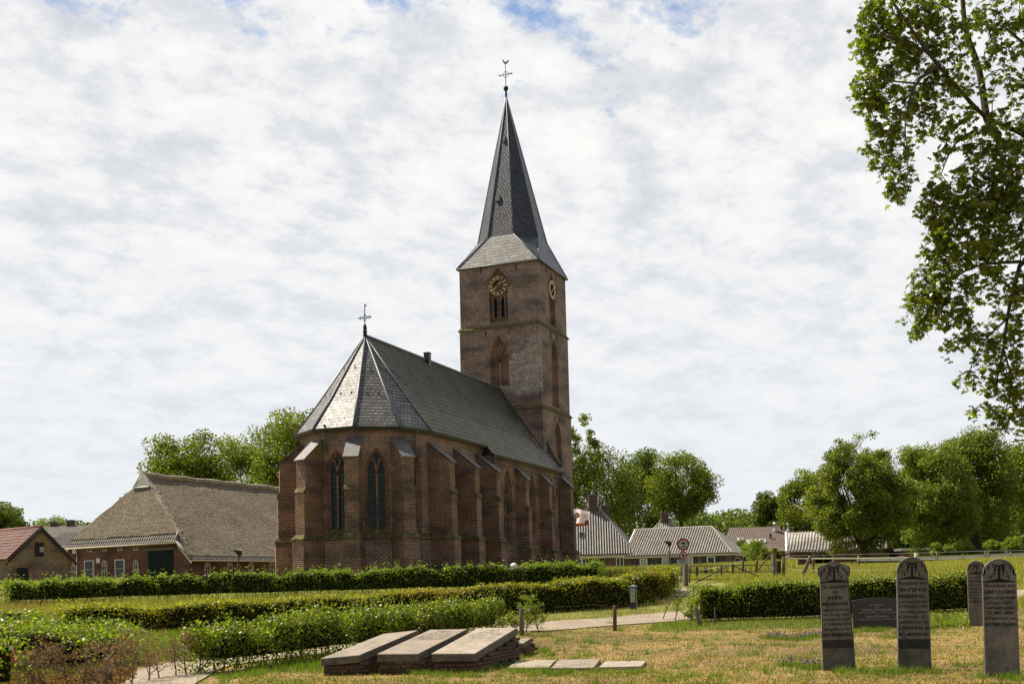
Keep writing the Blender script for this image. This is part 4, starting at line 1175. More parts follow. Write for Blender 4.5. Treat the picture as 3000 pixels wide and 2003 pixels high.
# skylight on the front slope
nA = (FR - FL).cross(RLh - FL).normalized(); nA = nA if nA.z > 0 else -nA
def onroof(u, v, P, n):
    r, fw = ray(u, v); E0 = Vector((0, 0, EYE)); t = (P - E0).dot(n) / r.dot(n); return E0 + r * t
skc = onroof(1705, 1568, FL, nA); eA = (FR - FL).normalized(); sA = nA.cross(eA)
Mr = Matrix((eA, sA, nA)).transposed()
mb = MB(); mb.box(skc + nA * .06, (.62, .85, .16), Mr); sk = mb.build('roof_window', M['window_glass'], hA)
mb = MB()
for dx, dy, a, b in ((-.33, 0, .08, .95), (.33, 0, .08, .95), (0, -.45, .74, .08), (0, .45, .74, .08)): mb.box(skc + nA * .1 + eA * dx + sA * dy, (a, b, .18), Mr)
mb.build('window_frame', M['lead'], sk)
c1 = at(1737, 1487, 171); c1.z = 12.7; chimney(hA, c1, 1.2, 2.0); c2 = at(1773, 1500, 175); c2.z = 11.4; chimney(hA, c2, 1.15, 2.0)
# house B
zB = 5.74
FL, FR, BR, BLh = at(1830, 1630, 165), at(2146, 1619, 159.7), at(2215, 1618, 172), at(1880, 1600, 178)
RLh, RRh = at(1872, 1553, 169), at(2090, 1542, 163.7)
for p in (FL, FR, BR, BLh): p.z = zB
RLh.z = RRh.z = 9.5
eB = (FR - FL).normalized(); qB = Vector((-eB.y, eB.x, 0)); qB = qB if qB.dot(fwd_h) > 0 else -qB
BLh, BR = FL + qB * 13, FR + qB * 13; RLh = FL + qB * 6.5; RRh = FR + qB * 6.5 - eB * 4; RLh.z = RRh.z = 9.65
hB = thing('long_house', 'long low brick house with grey pantiled roof and dark blue shutters', 'house', Vector(((FL.x + FR.x) / 2, (FL.y + FR.y) / 2, 3.2)))
mb = MB(); I = inset([FL, FR, BR, BLh], .5); box_walls(mb, *I, 2, zB); wall(mb, I[3], I[0], zB - .1, zB, (), 0, [((I[0] - I[3]).length, zB), ((I[0] - I[3]).length / 2, 9.3), (0, zB)]); mb.build('wall', M['brick_house'], hB)
mb = MB(); tiles(mb, (FL, FR, RRh, RLh), .36, .38, .15); tiles(mb, (FR, BR, RRh), .36, .38, .15); tiles(mb, (BR, BLh, RLh, RRh), .33, .36, .06)
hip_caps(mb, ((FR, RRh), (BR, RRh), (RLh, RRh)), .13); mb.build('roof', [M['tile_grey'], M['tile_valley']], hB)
mb = MB(); dv = (FL - FR).normalized()
a, b = FL + dv * .1, RLh + dv * .1; mb.prism([a + Vector((0, 0, .12)), b + Vector((0, 0, .12)), b - Vector((0, 0, .2)), a - Vector((0, 0, .2))], dv * .15)
a, b = RLh + dv * .1, BLh + dv * .1; mb.prism([a + Vector((0, 0, .12)), b + Vector((0, 0, .12)), b - Vector((0, 0, .2)), a - Vector((0, 0, .2))], dv * .15); mb.build('bargeboard', M['white'], hB)
mb = MB()
for A_, B_ in ((FL, FR), (FR, BR)):
    q = Vector((A_.y - B_.y, B_.x - A_.x, 0)).normalized(); 
    if q.dot(hB.location - A_) > 0: q = q
    mb.prism([A_ - Vector((0, 0, .05)), B_ - Vector((0, 0, .05)), B_ - Vector((0, 0, .3)), A_ - Vector((0, 0, .3))], q * .1)
mb.build('fascia', M['cream'], hB)
pB = Plane(I[0], I[1]); zt2 = zB - .42
for a, b in ((905, 950), (1057, 1102), (1180, 1230), (1338, 1390), (1628, 1682), (1738, 1787), (1905, 1957)): itA(pB, a, b, 3.75, zt2, M['shutter'], 'shutter', hB)
for a, b, c in ((972, 1042, 1), (1250, 1328, 1), (1540, 1612, 1), (1812, 1890, 0)): itA(pB, a, b, 3.9 if c else 3.4, zt2 - .08, M['curtain_glass'] if c else M['window_glass'], 'window', hB, frame=M['white'], fw=.14, bars=(2, 1) if c else None)
itA(pB, 858, 872, 4.7, 5.1, M['iron'], 'wall_lamp', hB, th=.25); itA(pB, 1995, 2010, 4.8, 5.2, M['iron'], 'wall_lamp', hB, th=.25); itA(pB, 1418, 1430, 4.7, 5.1, M['iron'], 'wall_lamp', hB, th=.25)
itA(pB, 2057, 2064, 3, 5.7, M['pipe'], 'downpipe', hB, th=.1)
pB2 = Plane(I[1], I[2])
for a, b in ((2152, 2196), (2246, 2288), (2315, 2340)): itA(pB2, a, b, 3.9, zt2 - .2, M['window_glass'], 'window', hB, frame=M['cream'], fw=.12)
# white lean-to strut at its far end
mb = MB(); a = at(2213, 1619, 168); b = at(2226, 1648, 168); mb.tube([a, b], .12, 4, smooth=False); mb.build('downpipe', M['white'], hB)
# house C
zC = 6.6; c = at(1947, 1524, 190)
hC = thing('pyramid_roof_house', 'small tiled pyramid roof with a brick chimney peeping over the long house', 'house', Vector((c.x, c.y, 3.4)))
FL, FR, BR, BLh = [c + q for q in (dlp(-5.5, -5.5), dlp(-5.5, 5.5), dlp(5.5, 5.5), dlp(5.5, -5.5))]
for p in (FL, FR, BR, BLh): p.z = zC
RL_, RR_ = c + dlp(0, -.6), c + dlp(0, .6); RL_.z = RR_.z = c.z
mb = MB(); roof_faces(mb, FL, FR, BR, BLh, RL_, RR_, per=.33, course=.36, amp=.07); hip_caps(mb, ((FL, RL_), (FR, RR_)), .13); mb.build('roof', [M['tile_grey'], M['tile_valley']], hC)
mb = MB(); box_walls(mb, *inset([FL, FR, BR, BLh], .5), 2, zC); mb.build('wall', M['brick_house'], hC)
chimney(hC, c + Vector((0, 0, -.1)), 1.1, 1.3, True, False)
# house D, brown tiles
zD, zDr = 6.4, 10.5
FL, FR, BR, BLh = at(2105, 1610, 183), at(2560, 1600, 183), at(2565, 1590, 197), at(2118, 1590, 197)
RL_, RR_ = at(2138, 1544, 190), at(2555, 1534, 190)
for p in (FL, FR, BR, BLh): p.z = zD
RL_.z = RR_.z = zDr
hD = thing('brown_roofed_house', 'long house with brown tiled roof, steel flues and roof windows behind the shed', 'house', Vector(((FL.x + FR.x) / 2, (FL.y + FR.y) / 2, 3.4)))
mb = MB(); box_walls(mb, *inset([FL, FR, BR, BLh], .6), 2, zD); mb.build('wall', M['brick_farm'], hD)
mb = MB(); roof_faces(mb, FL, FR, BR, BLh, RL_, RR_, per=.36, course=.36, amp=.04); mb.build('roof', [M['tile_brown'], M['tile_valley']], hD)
nD = (FR - FL).cross(RL_ - FL).normalized(); nD = nD if nD.z > 0 else -nD
for u, v in ((2271, 1556), (2311, 1557)):
    p = onroof(u, v, FL, nD); mb = MB(); mb.lathe(p - Vector((0, 0, .3)), ((.42, 0), (.42, .5), (.26, .7), (.26, 1.3), (.36, 1.32), (.36, 1.6), (.2, 1.75)), 10); mb.build('flue', M['steel'], hD)
for u, v in ((2290, 1551), (2321, 1548), (2258, 1577)):
    p = onroof(u, v, FL, nD); mb = MB(); mb.lathe(p, ((.13, -.1), (.13, .6), (.2, .62), (.2, .75)), 8); mb.build('vent_pipe', M['iron'], hD)
eD = (FR - FL).normalized(); sD = nD.cross(eD); Mr = Matrix((eD, sD, nD)).transposed()
for u, v, w, h, m_ in ((2233, 1586, .9, .8, 'window_glass'), (2203, 1594, 1.7, 2.2, 'cream'), (2170, 1582, .8, .6, 'window_glass')):
    p = onroof(u, v, FL, nD); mb = MB(); mb.box(p + nD * .1, (w, h, .25), Mr); w_ = mb.build('roof_window', M[m_], hD)
    mb = MB()
    for dx, dy, a, b in ((-w / 2, 0, .12, h), (w / 2, 0, .12, h), (0, h / 2, w, .12), (0, -h / 2, w, .12)): mb.box(p + nD * .14 + eD * dx + sD * dy, (a, b, .25), Mr)
    mb.build('window_frame', M['white'], w_)
# shed E
zE0 = 5.2; FL, FR = at(2306, 1616, 140), at(2600, 1606, 136.5); BR, BLh = at(2590, 1590, 149), at(2306, 1590, 152)
for p in (FL, FR, BR, BLh): p.z = zE0
RL_, RR_ = lerp(FL, BLh, .5), lerp(FR, BR, .5); RL_.z = RR_.z = 7.7
hE = thing('open_fronted_shed', 'brick shed with pale pantiles and an open dark bay behind the big tree', 'shed', Vector(((FL.x + FR.x) / 2, (FL.y + FR.y) / 2, 3.2)))
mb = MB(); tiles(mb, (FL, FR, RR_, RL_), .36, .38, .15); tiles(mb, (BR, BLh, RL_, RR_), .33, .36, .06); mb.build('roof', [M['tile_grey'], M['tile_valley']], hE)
mb = MB(); dv = (FL - FR).normalized()
a, b = FL, RL_; mb.prism([a + Vector((0, 0, .12)), b + Vector((0, 0, .12)), b - Vector((0, 0, .25)), a - Vector((0, 0, .25))], dv * .2); mb.build('bargeboard', M['white'], hE)
I = inset([FL, FR, BR, BLh], .5); pE_ = Plane(I[0], I[1]); s0, _ = s_at(pE_, 2300 + 380 * .1703); s1, _ = s_at(pE_, 2300 + 805 * .1703)
mb = MB(); wall(mb, pE_.p(0, 0), pE_.p(s0, 0), 2, zE0); wall(mb, pE_.p(s1, 0), pE_.p(pE_.L, 0), 2, zE0)
for a, b in zip(I[1:] + I[:1], I[2:] + I[:2]):
    if a is I[0]: continue
    wall(mb, a, b, 2, zE0)
for e0, e1 in ((FL, BLh), (FR, BR)): mb.poly((e0 + Vector((0, 0, -.1)), e1 + Vector((0, 0, -.1)), Vector((*lerp(e0, e1, .5)[:2], 7.6))))
mb.build('wall', M['brick_farm'], hE)
mb = MB()
for k in (.33, .66): mb.box(pE_.p(lerp(s0, s1, k), 4.2, 0), (.15, .15, 2.2))
for k, sg in ((.33, -1), (.33, 1), (.66, 1)): a = pE_.p(lerp(s0, s1, k), 4.4, 0); mb.tube([a, a + pE_.d * .7 * sg + Vector((0, 0, .7))], .07, 4, smooth=False)
mb.build('post', M['wood_brown'], hE)
mb = MB(); mb.tube([FL - Vector((0, 0, .05)), FR - Vector((0, 0, .05))], .08, 6); mb.build('gutter', M['lead'], hE)
# low flat building
a, b = at(2645, 1612, 136), at(2765, 1608, 134); zf = at(2700, 1604, 135).z
lowb = thing('flat_roofed_outbuilding', 'low red brick outbuilding with pale flat roof edge beneath the trees', 'outbuilding', Vector((a.x, a.y, 3.2)))
a2, b2 = a + dlp(5, 0), b + dlp(5, 0)
mb = MB(); box_walls(mb, a, b, b2, a2, 2, zf - .25); mb.build('wall', M['brick_farm'], lowb)
mb = MB(); 
P = [q.copy() for q in (a + dlp(-.3, -.3), b + dlp(-.3, .3), b2 + dlp(.3, .3), a2 + dlp(.3, -.3))]
for q in P: q.z = zf - .25
mb.prism(P, (0, 0, .28)); mb.build('flat_roof', M['steel'], lowb)
# houses behind, left
def row_house(u0, u1, ve, vr, D, Dr, label, chim, name='tiled_house', mat='tile_dark'):
    FL, FR = at(u0, ve, D), at(u1, ve - 3, D); RL_, RR_ = at(u0 + 6, vr, Dr), at(u1 - 3, vr - 3, Dr)
    FR.z = FL.z; RR_.z = RL_.z; dpt = Dr - D
    BLh, BR = FL + dlp(2 * dpt, 0), FR + dlp(2 * dpt, 0)
    RL_ = Vector((*(lerp(FL, BLh, .5)[:2]), RL_.z)); RR_ = Vector((*(lerp(FR, BR, .5)[:2]), RL_.z))
    h = thing(name, label, 'house', Vector((FL.x, FL.y, 3)))
    mb = MB(); tiles(mb, (FL, FR, RR_, RL_), .33, .36, .06); tiles(mb, (BR, BLh, RL_, RR_), .33, .36, .05); mb.build('roof', [M[mat], M['tile_valley']], h)
    mb = MB(); I = inset([FL, FR, BR, BLh], .5); box_walls(mb, *I, 2, FL.z)
    for e0, e1, r_ in ((FL, BLh, RL_), (FR, BR, RR_)): mb.poly((e0 + (r_ - e0) * .03, e1 + (r_ - e1) * .03, r_ - Vector((0, 0, .1))))
    mb.build('wall', M['brick_house'], h)
    mb = MB(); mb.tube([FL, FR], .08, 5); mb.build('gutter', M['lead'], h)
    for u, v0, v1, w in chim:
        c = at(u, v0, Dr); c.z = RL_.z - .2; chimney(h, c, w, at(u, v1, Dr).z - c.z, True, False)
row_house(60, 238, 1575, 1543, 125, 130, 'grey tiled roof with two dark chimneys beyond the small barn', ((158, 1548, 1531, .6), (207, 1546, 1526, .7)), mat='tile_grey')
row_house(120, 262, 1604, 1562, 108, 113, 'dark tiled roof wedged between the small barn and the thatched barn', (), name='tiled_outhouse')
# ------------------------------------------------------------------ graves, posts, gate, signs
def tomb_mat():
    m = NM('grey_sandstone', .85, .25)
    c = m.mix(m.ramp(m.noise(3.5, 8, .68), ((.34, 0), (.66, 1))), (.105, .098, .08), (.225, .21, .175))
    c = m.mix(m.math('MULTIPLY', m.ramp(m.noise(9, 6, .7, m.mapping(m.pos(), (1, 1, .25))), ((.5, 0), (.68, 1))), .6), c, (.065, .062, .05))
    c = m.mix(m.math('MULTIPLY', m.ramp(m.noise(26, 4, .6), ((.62, 0), (.68, 1))), .6), c, (.34, .34, .30))
    m.col(c); m.bump(m.noise(30, 5, .7), .5, .006); return m.m
M['tomb'] = tomb_mat()
M['tomb_dark'] = simple('dark_stone_band', (.03, .03, .027), .8, .3, .4, 9)
M['tomb_low'] = simple('stained_stone_foot', (.11, .105, .08), .9, .2, .3, 5)
M['ink'] = simple('black_lettering', (.012, .012, .011), .8, .2, .1, 5)
M['granite'] = simple('black_granite', (.022, .024, .028), .25, .6, .25, 30)
M['silver'] = simple('silver_lettering', (.30, .30, .29), .6, .4, .1, 5)
def slab_mat(name, a, b):
    m = NM(name, .8, .3)
    c = m.mix(m.ramp(m.noise(2.2, 8, .66), ((.34, 0), (.66, 1))), a, b)
    c = m.mix(m.math('MULTIPLY', m.ramp(m.noise(7, 7, .7), ((.54, 0), (.64, 1))), .6), c, (.13, .115, .075))
    c = m.mix(m.math('MULTIPLY', m.ramp(m.noise(22, 4, .6), ((.64, 0), (.70, 1))), .5), c, (.5, .48, .42))
    m.col(c); m.bump(m.noise(18, 6, .7), .5, .008); return m.m
M['slab'] = simple('pale_grave_slab', (.36, .30, .24), .75, .35, .16, 4)
M['slab_b'] = simple('grey_grave_slab', (.27, .225, .175), .8, .3, .22, 6)
M['slab_side'] = simple('shaded_slab_edge', (.125, .11, .085), .9, .2, .3, 6)  # darker sides: the shade on the backlit slab edges is put into the colour
M['slab'] = slab_mat('pale_grave_slab', (.27, .22, .165), (.40, .34, .27)); M['slab_b'] = slab_mat('grey_grave_slab', (.20, .165, .125), (.33, .27, .21))
M['faint'] = simple('worn_lettering', (.15, .125, .10), .9, .2, .1, 5)
M['brick_loose'] = brick_mat('grave_brick', (.13, .065, .045), (.075, .045, .036), (.09, .075, .055), w=.24, h=.075, ms=.012, gamt=.5, lichen=.3)
M['rust'] = simple('rusted_iron', (.07, .05, .042), .7, .4, .3, 9)
M['red'] = simple('sign_red', (.30, .015, .02), .5, .4, .05, 4)
M['signwhite'] = simple('sign_white', (.42, .43, .42), .5, .4, .08, 4)
M['tape'] = simple('pale_fence_tape', (.70, .66, .48), .7, .3, .1, 8)
M['cream_panel'] = simple('cream_panel', (.45, .42, .28), .6, .3, .1, 5)

def strokes(mb, wid, h, M4, seed=1):
    """a row of worn, no longer readable letters"""
    rnd = random.Random(seed); x = -wid / 2; y0 = -h / 2
    while x < wid / 2:
        w = h * rnd.uniform(.45, .75)
        if rnd.random() < .85:
            for a, b in rnd.sample((((0, 0), (0, 1)), ((1, 0), (1, 1)), ((0, 1), (1, 1)), ((0, .5), (1, .5)), ((0, 0), (1, 0)), ((0, 0), (1, 1))), 3):
                p = Vector((x + a[0] * w * .7, y0 + a[1] * h, 0)); q = Vector((x + b[0] * w * .7, y0 + b[1] * h, 0)); t = (q - p).normalized(); n = Vector((-t.y, t.x, 0)) * h * .09
                mb.poly([M4 @ v for v in (p - n, q - n, q + n, p + n)])
        x += w * (1 if rnd.random() < .85 else 1.9)
def frame_at(p, tilt=0., yaw=0.):
    a = YA - math.pi / 2 + yaw
    return Matrix.Translation(p) @ Matrix.Rotation(a, 4, 'Z') @ Matrix.Rotation(tilt, 4, 'Y')
def outline_mesh(name, pts, th, M4, mats, parent, bev=.012, side_mi=0):
    """front outline in local x,z; body th deep in +y, with a bevelled front edge"""
    mb = MB(); n = len(pts)
    cx = sum(p[0] for p in pts) / n; cz = sum(p[1] for p in pts) / n
    def ins(k):
        out = []
        for i in range(n):
            a, b, c = Vector(pts[i - 1]), Vector(pts[i]), Vector(pts[(i + 1) % n])
            t1 = (b - a).normalized(); t2 = (c - b).normalized(); nn = Vector((-t1.y - t2.y, t1.x + t2.x))
            if nn.length < 1e-6: nn = Vector((-t1.y, t1.x))
            out.append(b + nn.normalized() * k)
        return out
    area = sum(pts[i][0] * pts[(i + 1) % n][1] - pts[(i + 1) % n][0] * pts[i][1] for i in range(n))
    k = bev if area > 0 else -bev
    fr = ins(k); P = lambda q, y: M4 @ Vector((q[0], y, q[1]))
    poly2 = [[Vector((q[0], q[1], 0)) for q in fr]]
    for tri in tessellate_polygon(poly2):
        a, b, c = [fr[i] for i in tri]
        if (b[0] - a[0]) * (c[1] - a[1]) - (b[1] - a[1]) * (c[0] - a[0]) < 0: b, c = c, b
        mb.poly((P(a, 0), P(b, 0), P(c, 0)), 0); mb.poly((P(a, th), P(c, th), P(b, th)), 0)
    for i in range(n):
        j = (i + 1) % n
        mb.poly((P(fr[i], 0), P(fr[j], 0), P(pts[j], bev), P(pts[i], bev)), side_mi)
        mb.poly((P(pts[i], bev), P(pts[j], bev), P(pts[j], th), P(pts[i], th)), 0)
        mb.poly((P(pts[i], th), P(pts[j], th), P(fr[j], th), P(fr[i], th)), 0)
    return mb.build(name, mats, parent)
def ribbon(mb, pts, w0, w1, M4, y=-.002):
    n = len(pts); L = []
    for i, p in enumerate(pts):
        a = pts[max(0, i - 1)]; b = pts[min(n - 1, i + 1)]; dx, dz = b[0] - a[0], b[1] - a[1]; l = math.hypot(dx, dz) or 1
        w = lerp(w0, w1, i / (n - 1)) / 2; L.append(((p[0] - dz / l * w, p[1] + dx / l * w), (p[0] + dz / l * w, p[1] - dx / l * w)))
    for (a, b), (c, d) in zip(L, L[1:]):
        mb.poly([M4 @ Vector((q[0], y, q[1])) for q in (a, b, d, c)])
def willow(name, zc, w, h, M4, parent, seed=1):
    """carved weeping tree, foot of trunk at height zc"""
    rnd = random.Random(seed); mb = MB()
    ribbon(mb, [(-.1 * w + .1 * w * t * 2 - 0, 0) for t in (0, 1)], .0, .0, M4) if False else None
    mound = [(-.62 * w, .0), (-.35 * w, .018), (-.12 * w, .04), (0, .05), (.14 * w, .04), (.38 * w, .018), (.6 * w, .0)]
    mb.poly([M4 @ Vector((x, -.002, zc + z)) for x, z in [(-.62 * w, -.012), (.6 * w, -.012)] + mound[::-1]])
    ribbon(mb, [(-.01 * w, zc + .03), (0, zc + h * .35), (.01 * w, zc + h * .7), (-.01 * w, zc + h * .86)], .04, .024, M4, -.003)
    def frond(x, z, ang, L):
        L *= .8; p = [(x + math.cos(ang) * L * t, z + math.sin(ang) * L * t - .25 * L * t * t) for t in np.linspace(0, 1, 5)]
        ribbon(mb, p, .007, .004, M4, -.003)
        for t in np.linspace(.12, 1, 8):
            i = t * 4; k = min(3, int(i)); f = i - k; q = (lerp(p[k][0], p[k + 1][0], f), lerp(p[k][1], p[k + 1][1], f))
            for sg in (-1, 1):
                a = ang + sg * .65; l = L * .32 * (1.1 - .5 * t)
                e = (q[0] + math.cos(a) * l, q[1] + math.sin(a) * l - .03 * l)
                ribbon(mb, [q, ((q[0] + e[0]) / 2, (q[1] + e[1]) / 2 + .002), e], .013, .003, M4, -.003)
    for sg in (-1, 1):
        for reach, top, base, fr in ((.52, 1.0, .82, ((.45, .16), (.75, .2), (1., .22))), (.30, .72, .55, ((.6, .13), (1., .17))), (.16, .88, .74, ((1., .14),))):
            reach *= rnd.uniform(.9, 1.1); P = []
            for t in np.linspace(0, 1, 9):
                P.append((sg * w * reach * t, zc + h * (base + (top - base) * math.sin(math.pi * min(1, t * 1.15) * .62) * 1.05 - .38 * t ** 3)))
            ribbon(mb, P, .013, .006, M4, -.003)
            for t, L in fr:
                k = min(8, int(t * 8)); frond(P[k][0], P[k][1], -math.pi / 2 + sg * rnd.uniform(.1, .5), L * h * 1.9 / 1.6)
    for x in (-.08, .1): frond(x * w, zc + h * .9, -math.pi / 2 + (.5 if x > 0 else -.5), .3 * h)
    return mb.build(name, M['ink'], parent)

def headstone(u, v, half_profile, label, lines, k, y_base, band=None, tree=None, tilt=0., th=.1, mat='tomb', ink='ink', D=None, group=None, lowz=None, yaw=0.):
    p = gp(u, v) if D is None else gd(u, D)
    t = thing('gravestone', label, 'gravestone', p, group)
    M4 = frame_at(p, tilt, yaw)
    out = [(x, z if i else -.25) for i, (x, z) in enumerate(half_profile)]
    left = [(-x, z) for x, z in out[::-1] if x > 1e-6]
    body = outline_mesh('stone', out + left, th, M4, M[mat], t, .014)
    # dark worked rim just inside the edge
    if mat == 'tomb':
        rim = MB(); up = [q for q in out if q[1] > .6]; path = [(x - .012 if x > 0 else 0, z - (.014 if x < .2 else 0)) for x, z in up]; path = path + [(-x, z) for x, z in path[::-1] if x > 1e-6]
        ribbon(rim, path, .011, .011, M4, -.0015); rim.build('carved_rim', M['ink'], body)
    if band:
        b = MB(); z0, z1 = band; w = out[1][0] - .012
        b.poly([M4 @ Vector(q) for q in ((-w, -.002, z0), (w, -.002, z0), (w, -.002, z1), (-w, -.002, z1))]); b.build('dark_band', M['tomb_dark'], body)
        b = MB(); b.poly([M4 @ Vector(q) for q in ((-w, -.0015, .0), (w, -.0015, 0), (w, -.0015, z0), (-w, -.0015, z0))]); b.build('stained_foot', M['tomb_low'], body)
    mes = []
    Rx = Matrix.Rotation(math.pi / 2, 4, 'X')
    for y, s, size, style, wid in lines:
        z = (y_base - y) * k
        c = text_mesh('line', s, size, M[ink], None, Matrix.Identity(4), shear=.35 if style == 'i' else 0., bold=.0018 if style == 'b' else .0005, extrude=.0008, spacing=.95)
        xs = [q.co.x for q in c.vertices]; w = max(xs) - min(xs); cxm = (max(xs) + min(xs)) / 2
        sc = wid / w
        c.transform(M4 @ Matrix.Translation((0, -.0025, z)) @ Rx @ Matrix.Diagonal((sc, 1, 1, 1)) @ Matrix.Translation((-cxm, 0, 0))); mes.append(c)
    for q in mes: join_meshes('inscription_line', [q], M[ink], body)
    if tree: willow('carved_tree', tree[0], tree[1], tree[2], M4, body, tree[3])
    return t
K1 = .3193 * 21.35 / F
def ell(hw, z0, h, n=9): return [(hw * math.cos(a), z0 + h * math.sin(a)) for a in np.linspace(0, math.pi / 2, n)]
headstone(2459, 1964, [(.291, 0), (.282, .62), (.282, .66), (.266, .70), (.249, 1.64), (.262, 1.70), (.284, 1.735), (.284, 1.85), (0, 1.965)],
          'tall headstone with a pointed gable top and dark band, left of the front row', [
    (525, 'Ter nagedachtenis', .075, 'i', .44), (572, 'van', .062, 'i', .11), (628, 'JANNA', .088, 'b', .29), (685, 'MENSINGH.', .088, 'b', .46),
    (738, 'geboren te Zweelo', .07, 'i', .45), (782, 'den 26 July 1866,', .07, 'i', .45), (825, 'overleden te Rolde', .07, 'i', .47), (868, '21 Augustus 1896.', .07, 'i', .47),
    (915, 'Echtgenoote van', .068, 'i', .45), (970, 'JAN BEIJERING.', .08, 'b', .53)], K1, 1297, (.40, .55), (1.585, .42, .31, 3), tilt=-.015, yaw=-.2)
K2 = .3193 * 21.6 / F
headstone(2680, 1961, [(.291, 0), (.28, .6), (.268, 1.72), (.268, 1.745), (.246, 1.76)] + ell(.246, 1.77, .23)[0:],
          'round-topped headstone with carved willow and dark band, middle of the front row', [
    (505, 'Rustplaats van', .085, 'i', .48), (567, 'JANTIENUS', .088, 'b', .47), (625, 'BEIJERING.', .088, 'b', .47), (672, 'geboren te Rolde', .07, 'i', .48),
    (717, '10 Februari 1894,', .07, 'i', .48), (765, 'overleden aldaar', .07, 'i', .48), (808, '31 December 1911.', .07, 'i', .5), (857, 'geliefde Zoon van', .07, 'i', .49),
    (910, 'J. BEIJERING en', .078, 'b', .51), (968, 'M.T. MENSINGH.', .08, 'b', .51)], K2, 1285, (.37, .54), (1.61, .40, .32, 5), tilt=.015, yaw=-.27)
K3 = .3193 * 19.0 / F
headstone(2937, 1986, [(.262, 0), (.26, .6), (.256, 1.62), (.256, 1.65), (.238, 1.665)] + ell(.238, 1.672, .225),
          'round-topped headstone with plain lower half and no dark band, rightmost and nearest', [
    (518, 'Rustplaats van', .08, 'i', .46), (578, 'ALBERT ROSSING.', .078, 'b', .485), (630, 'geboren te Rolde', .068, 'i', .46), (677, '27 Juni 1835,', .07, 'i', .39),
    (722, 'overleden aldaar', .068, 'i', .46), (770, '27 Mei 1898.', .07, 'i', .39), (817, 'Echtgenoot van', .068, 'i', .47), (877, 'JACOBJE DILLING.', .074, 'b', .49)], K3, 1367, None, (1.53, .40, .30, 8), tilt=.013, yaw=-.33)
K4 = .3193 * 34.6 / F
headstone(2866, 1834, [(.265, 0), (.262, .6), (.262, 1.66), (.262, 1.69), (.24, 1.71)] + ell(.24, 1.715, .22),
          'weathered round-topped headstone half hidden behind the nearest rightmost one', [
    (430, 'Ter gedachtenis', .07, 'i', .44), (468, 'ROELOF BEIJERING', .075, 'b', .48), (500, 'geboren te Rolde', .065, 'i', .44), (535, 'den 8 October', .065, 'i', .44),
    (570, 'overleden aldaar', .065, 'i', .44), (600, 'den 15 Februari', .065, 'i', .44), (625, 'Weduwnaar van', .065, 'i', .44), (657, 'AALTJE SUICHIES', .075, 'b', .48)], K4, 888, None, (1.55, .38, .30, 11), tilt=.01, yaw=-.34)
KB = .3193 * 34.8 / F
headstone(2572, 1841, [(.70, 0), (.70, .84), (.4, .88), (0, .915)], 'low wide black granite gravestone with silver lettering behind the two front headstones', [
    (695, 'RUSTPLAATS', .07, 'n', .36), (718, 'VAN', .05, 'n', .11), (740, 'REINDER JANS VENEKAMP', .075, 'n', .86), (763, '* LOON 22-2-1898      † LOON 11-1-1971', .05, 'n', 1.12), (783, 'EN', .05, 'n', .07),
    (803, 'ANNEGIEN NIEMOLD', .075, 'n', .66), (827, '* DONDEREN 11-9-1895  † LOON 23-2-1968', .05, 'n', 1.12)], KB, 912, None, None, th=.09, mat='granite', ink='silver', yaw=-.22)

# --- tilted slabs on brick plinths
def slab_grave(corners, th, label, base_inset=.05, mat='slab', text=None, gapbrick=True, top_text_mat='faint'):
    fl, fr, br, bl = [at(*c) for c in corners]
    c = (fl + fr + br + bl) / 4; c.z = gz(c.x, c.y)
    t = thing('grave_slab', label, 'grave', c, 'tilted grave slabs on brick')
    mb = MB(); T = Vector((0, 0, th)); top = [fl, fr, br, bl]; bot = [p - T for p in top]
    e = .012; tp = [p.lerp(sum(top, Vector()) / 4, .012) for p in top]
    mb.poly(tp)
    mb.poly(bot[::-1], 1)
    for i in range(4):
        j = (i + 1) % 4; a, b = top[i] - Vector((0, 0, .012)), top[j] - Vector((0, 0, .012))
        mb.poly((tp[i], a, b, tp[j])); mb.poly((a, bot[i], bot[j], b), 1)
    s = mb.build('slab', [M[mat], M['slab_side']], t)
    mb = MB(); cc = sum(bot, Vector()) / 4; I = [p.lerp(cc, base_inset) for p in bot]; rnd = random.Random(int(fl.x * 100))
    for i in range(4):
        a, b = I[i], I[(i + 1) % 4]; mb.poly((Vector((a.x, a.y, gz(a.x, a.y) - .1)), Vector((b.x, b.y, gz(b.x, b.y) - .1)), b, a))
    mb.build('brick_base', M['brick_loose'], t)
    mb = MB()   # loose bricks along the front and right edges
    for a, b in ((I[0], I[1]), (I[1], I[2])):
        L = (b - a).length; d = (b - a); d.z = 0; d.normalize(); o = Vector((d.y, -d.x, 0))
        zlo = min(gz(a.x, a.y), gz(b.x, b.y)) - .02; row = 0
        x = 0.
        while x < L - .1:
            w = rnd.uniform(.17, .25); p = a.lerp(b, min(1, (x + w / 2) / L)); top_z = p.z; z = zlo + .04; r = 0
            while z < top_z - .03:
                hh = .07
                if rnd.random() < .93: mb.box((p.x + o.x * rnd.uniform(-.02, .008) + d.x * (r % 2) * .08, p.y + o.y * .01 + d.y * (r % 2) * .08, z), (w - .015, .1, hh - .01), Matrix.Rotation(math.atan2(d.y, d.x) + rnd.uniform(-.03, .03), 3, 'Z'))
                z += hh; r += 1
            x += w
    mb.build('loose_brickwork', M['brick_loose'], t)
    if text:
        n = (fr - fl).cross(bl - fl).normalized(); ex = (fr - fl).normalized(); ey = n.cross(ex)
        B = Matrix((ex, ey, n)).transposed().to_4x4(); mes = []
        for f0, s_, size, wid in text:
            c_ = lerp(lerp(fl, fr, .5), lerp(bl, br, .5), f0)
            B2 = B.copy(); B2.translation = c_ + n * .004
            q = MB(); strokes(q, wid, size * .5, B2, int(f0 * 100)); q.build('worn_lettering', M['faint'], s)
    return t
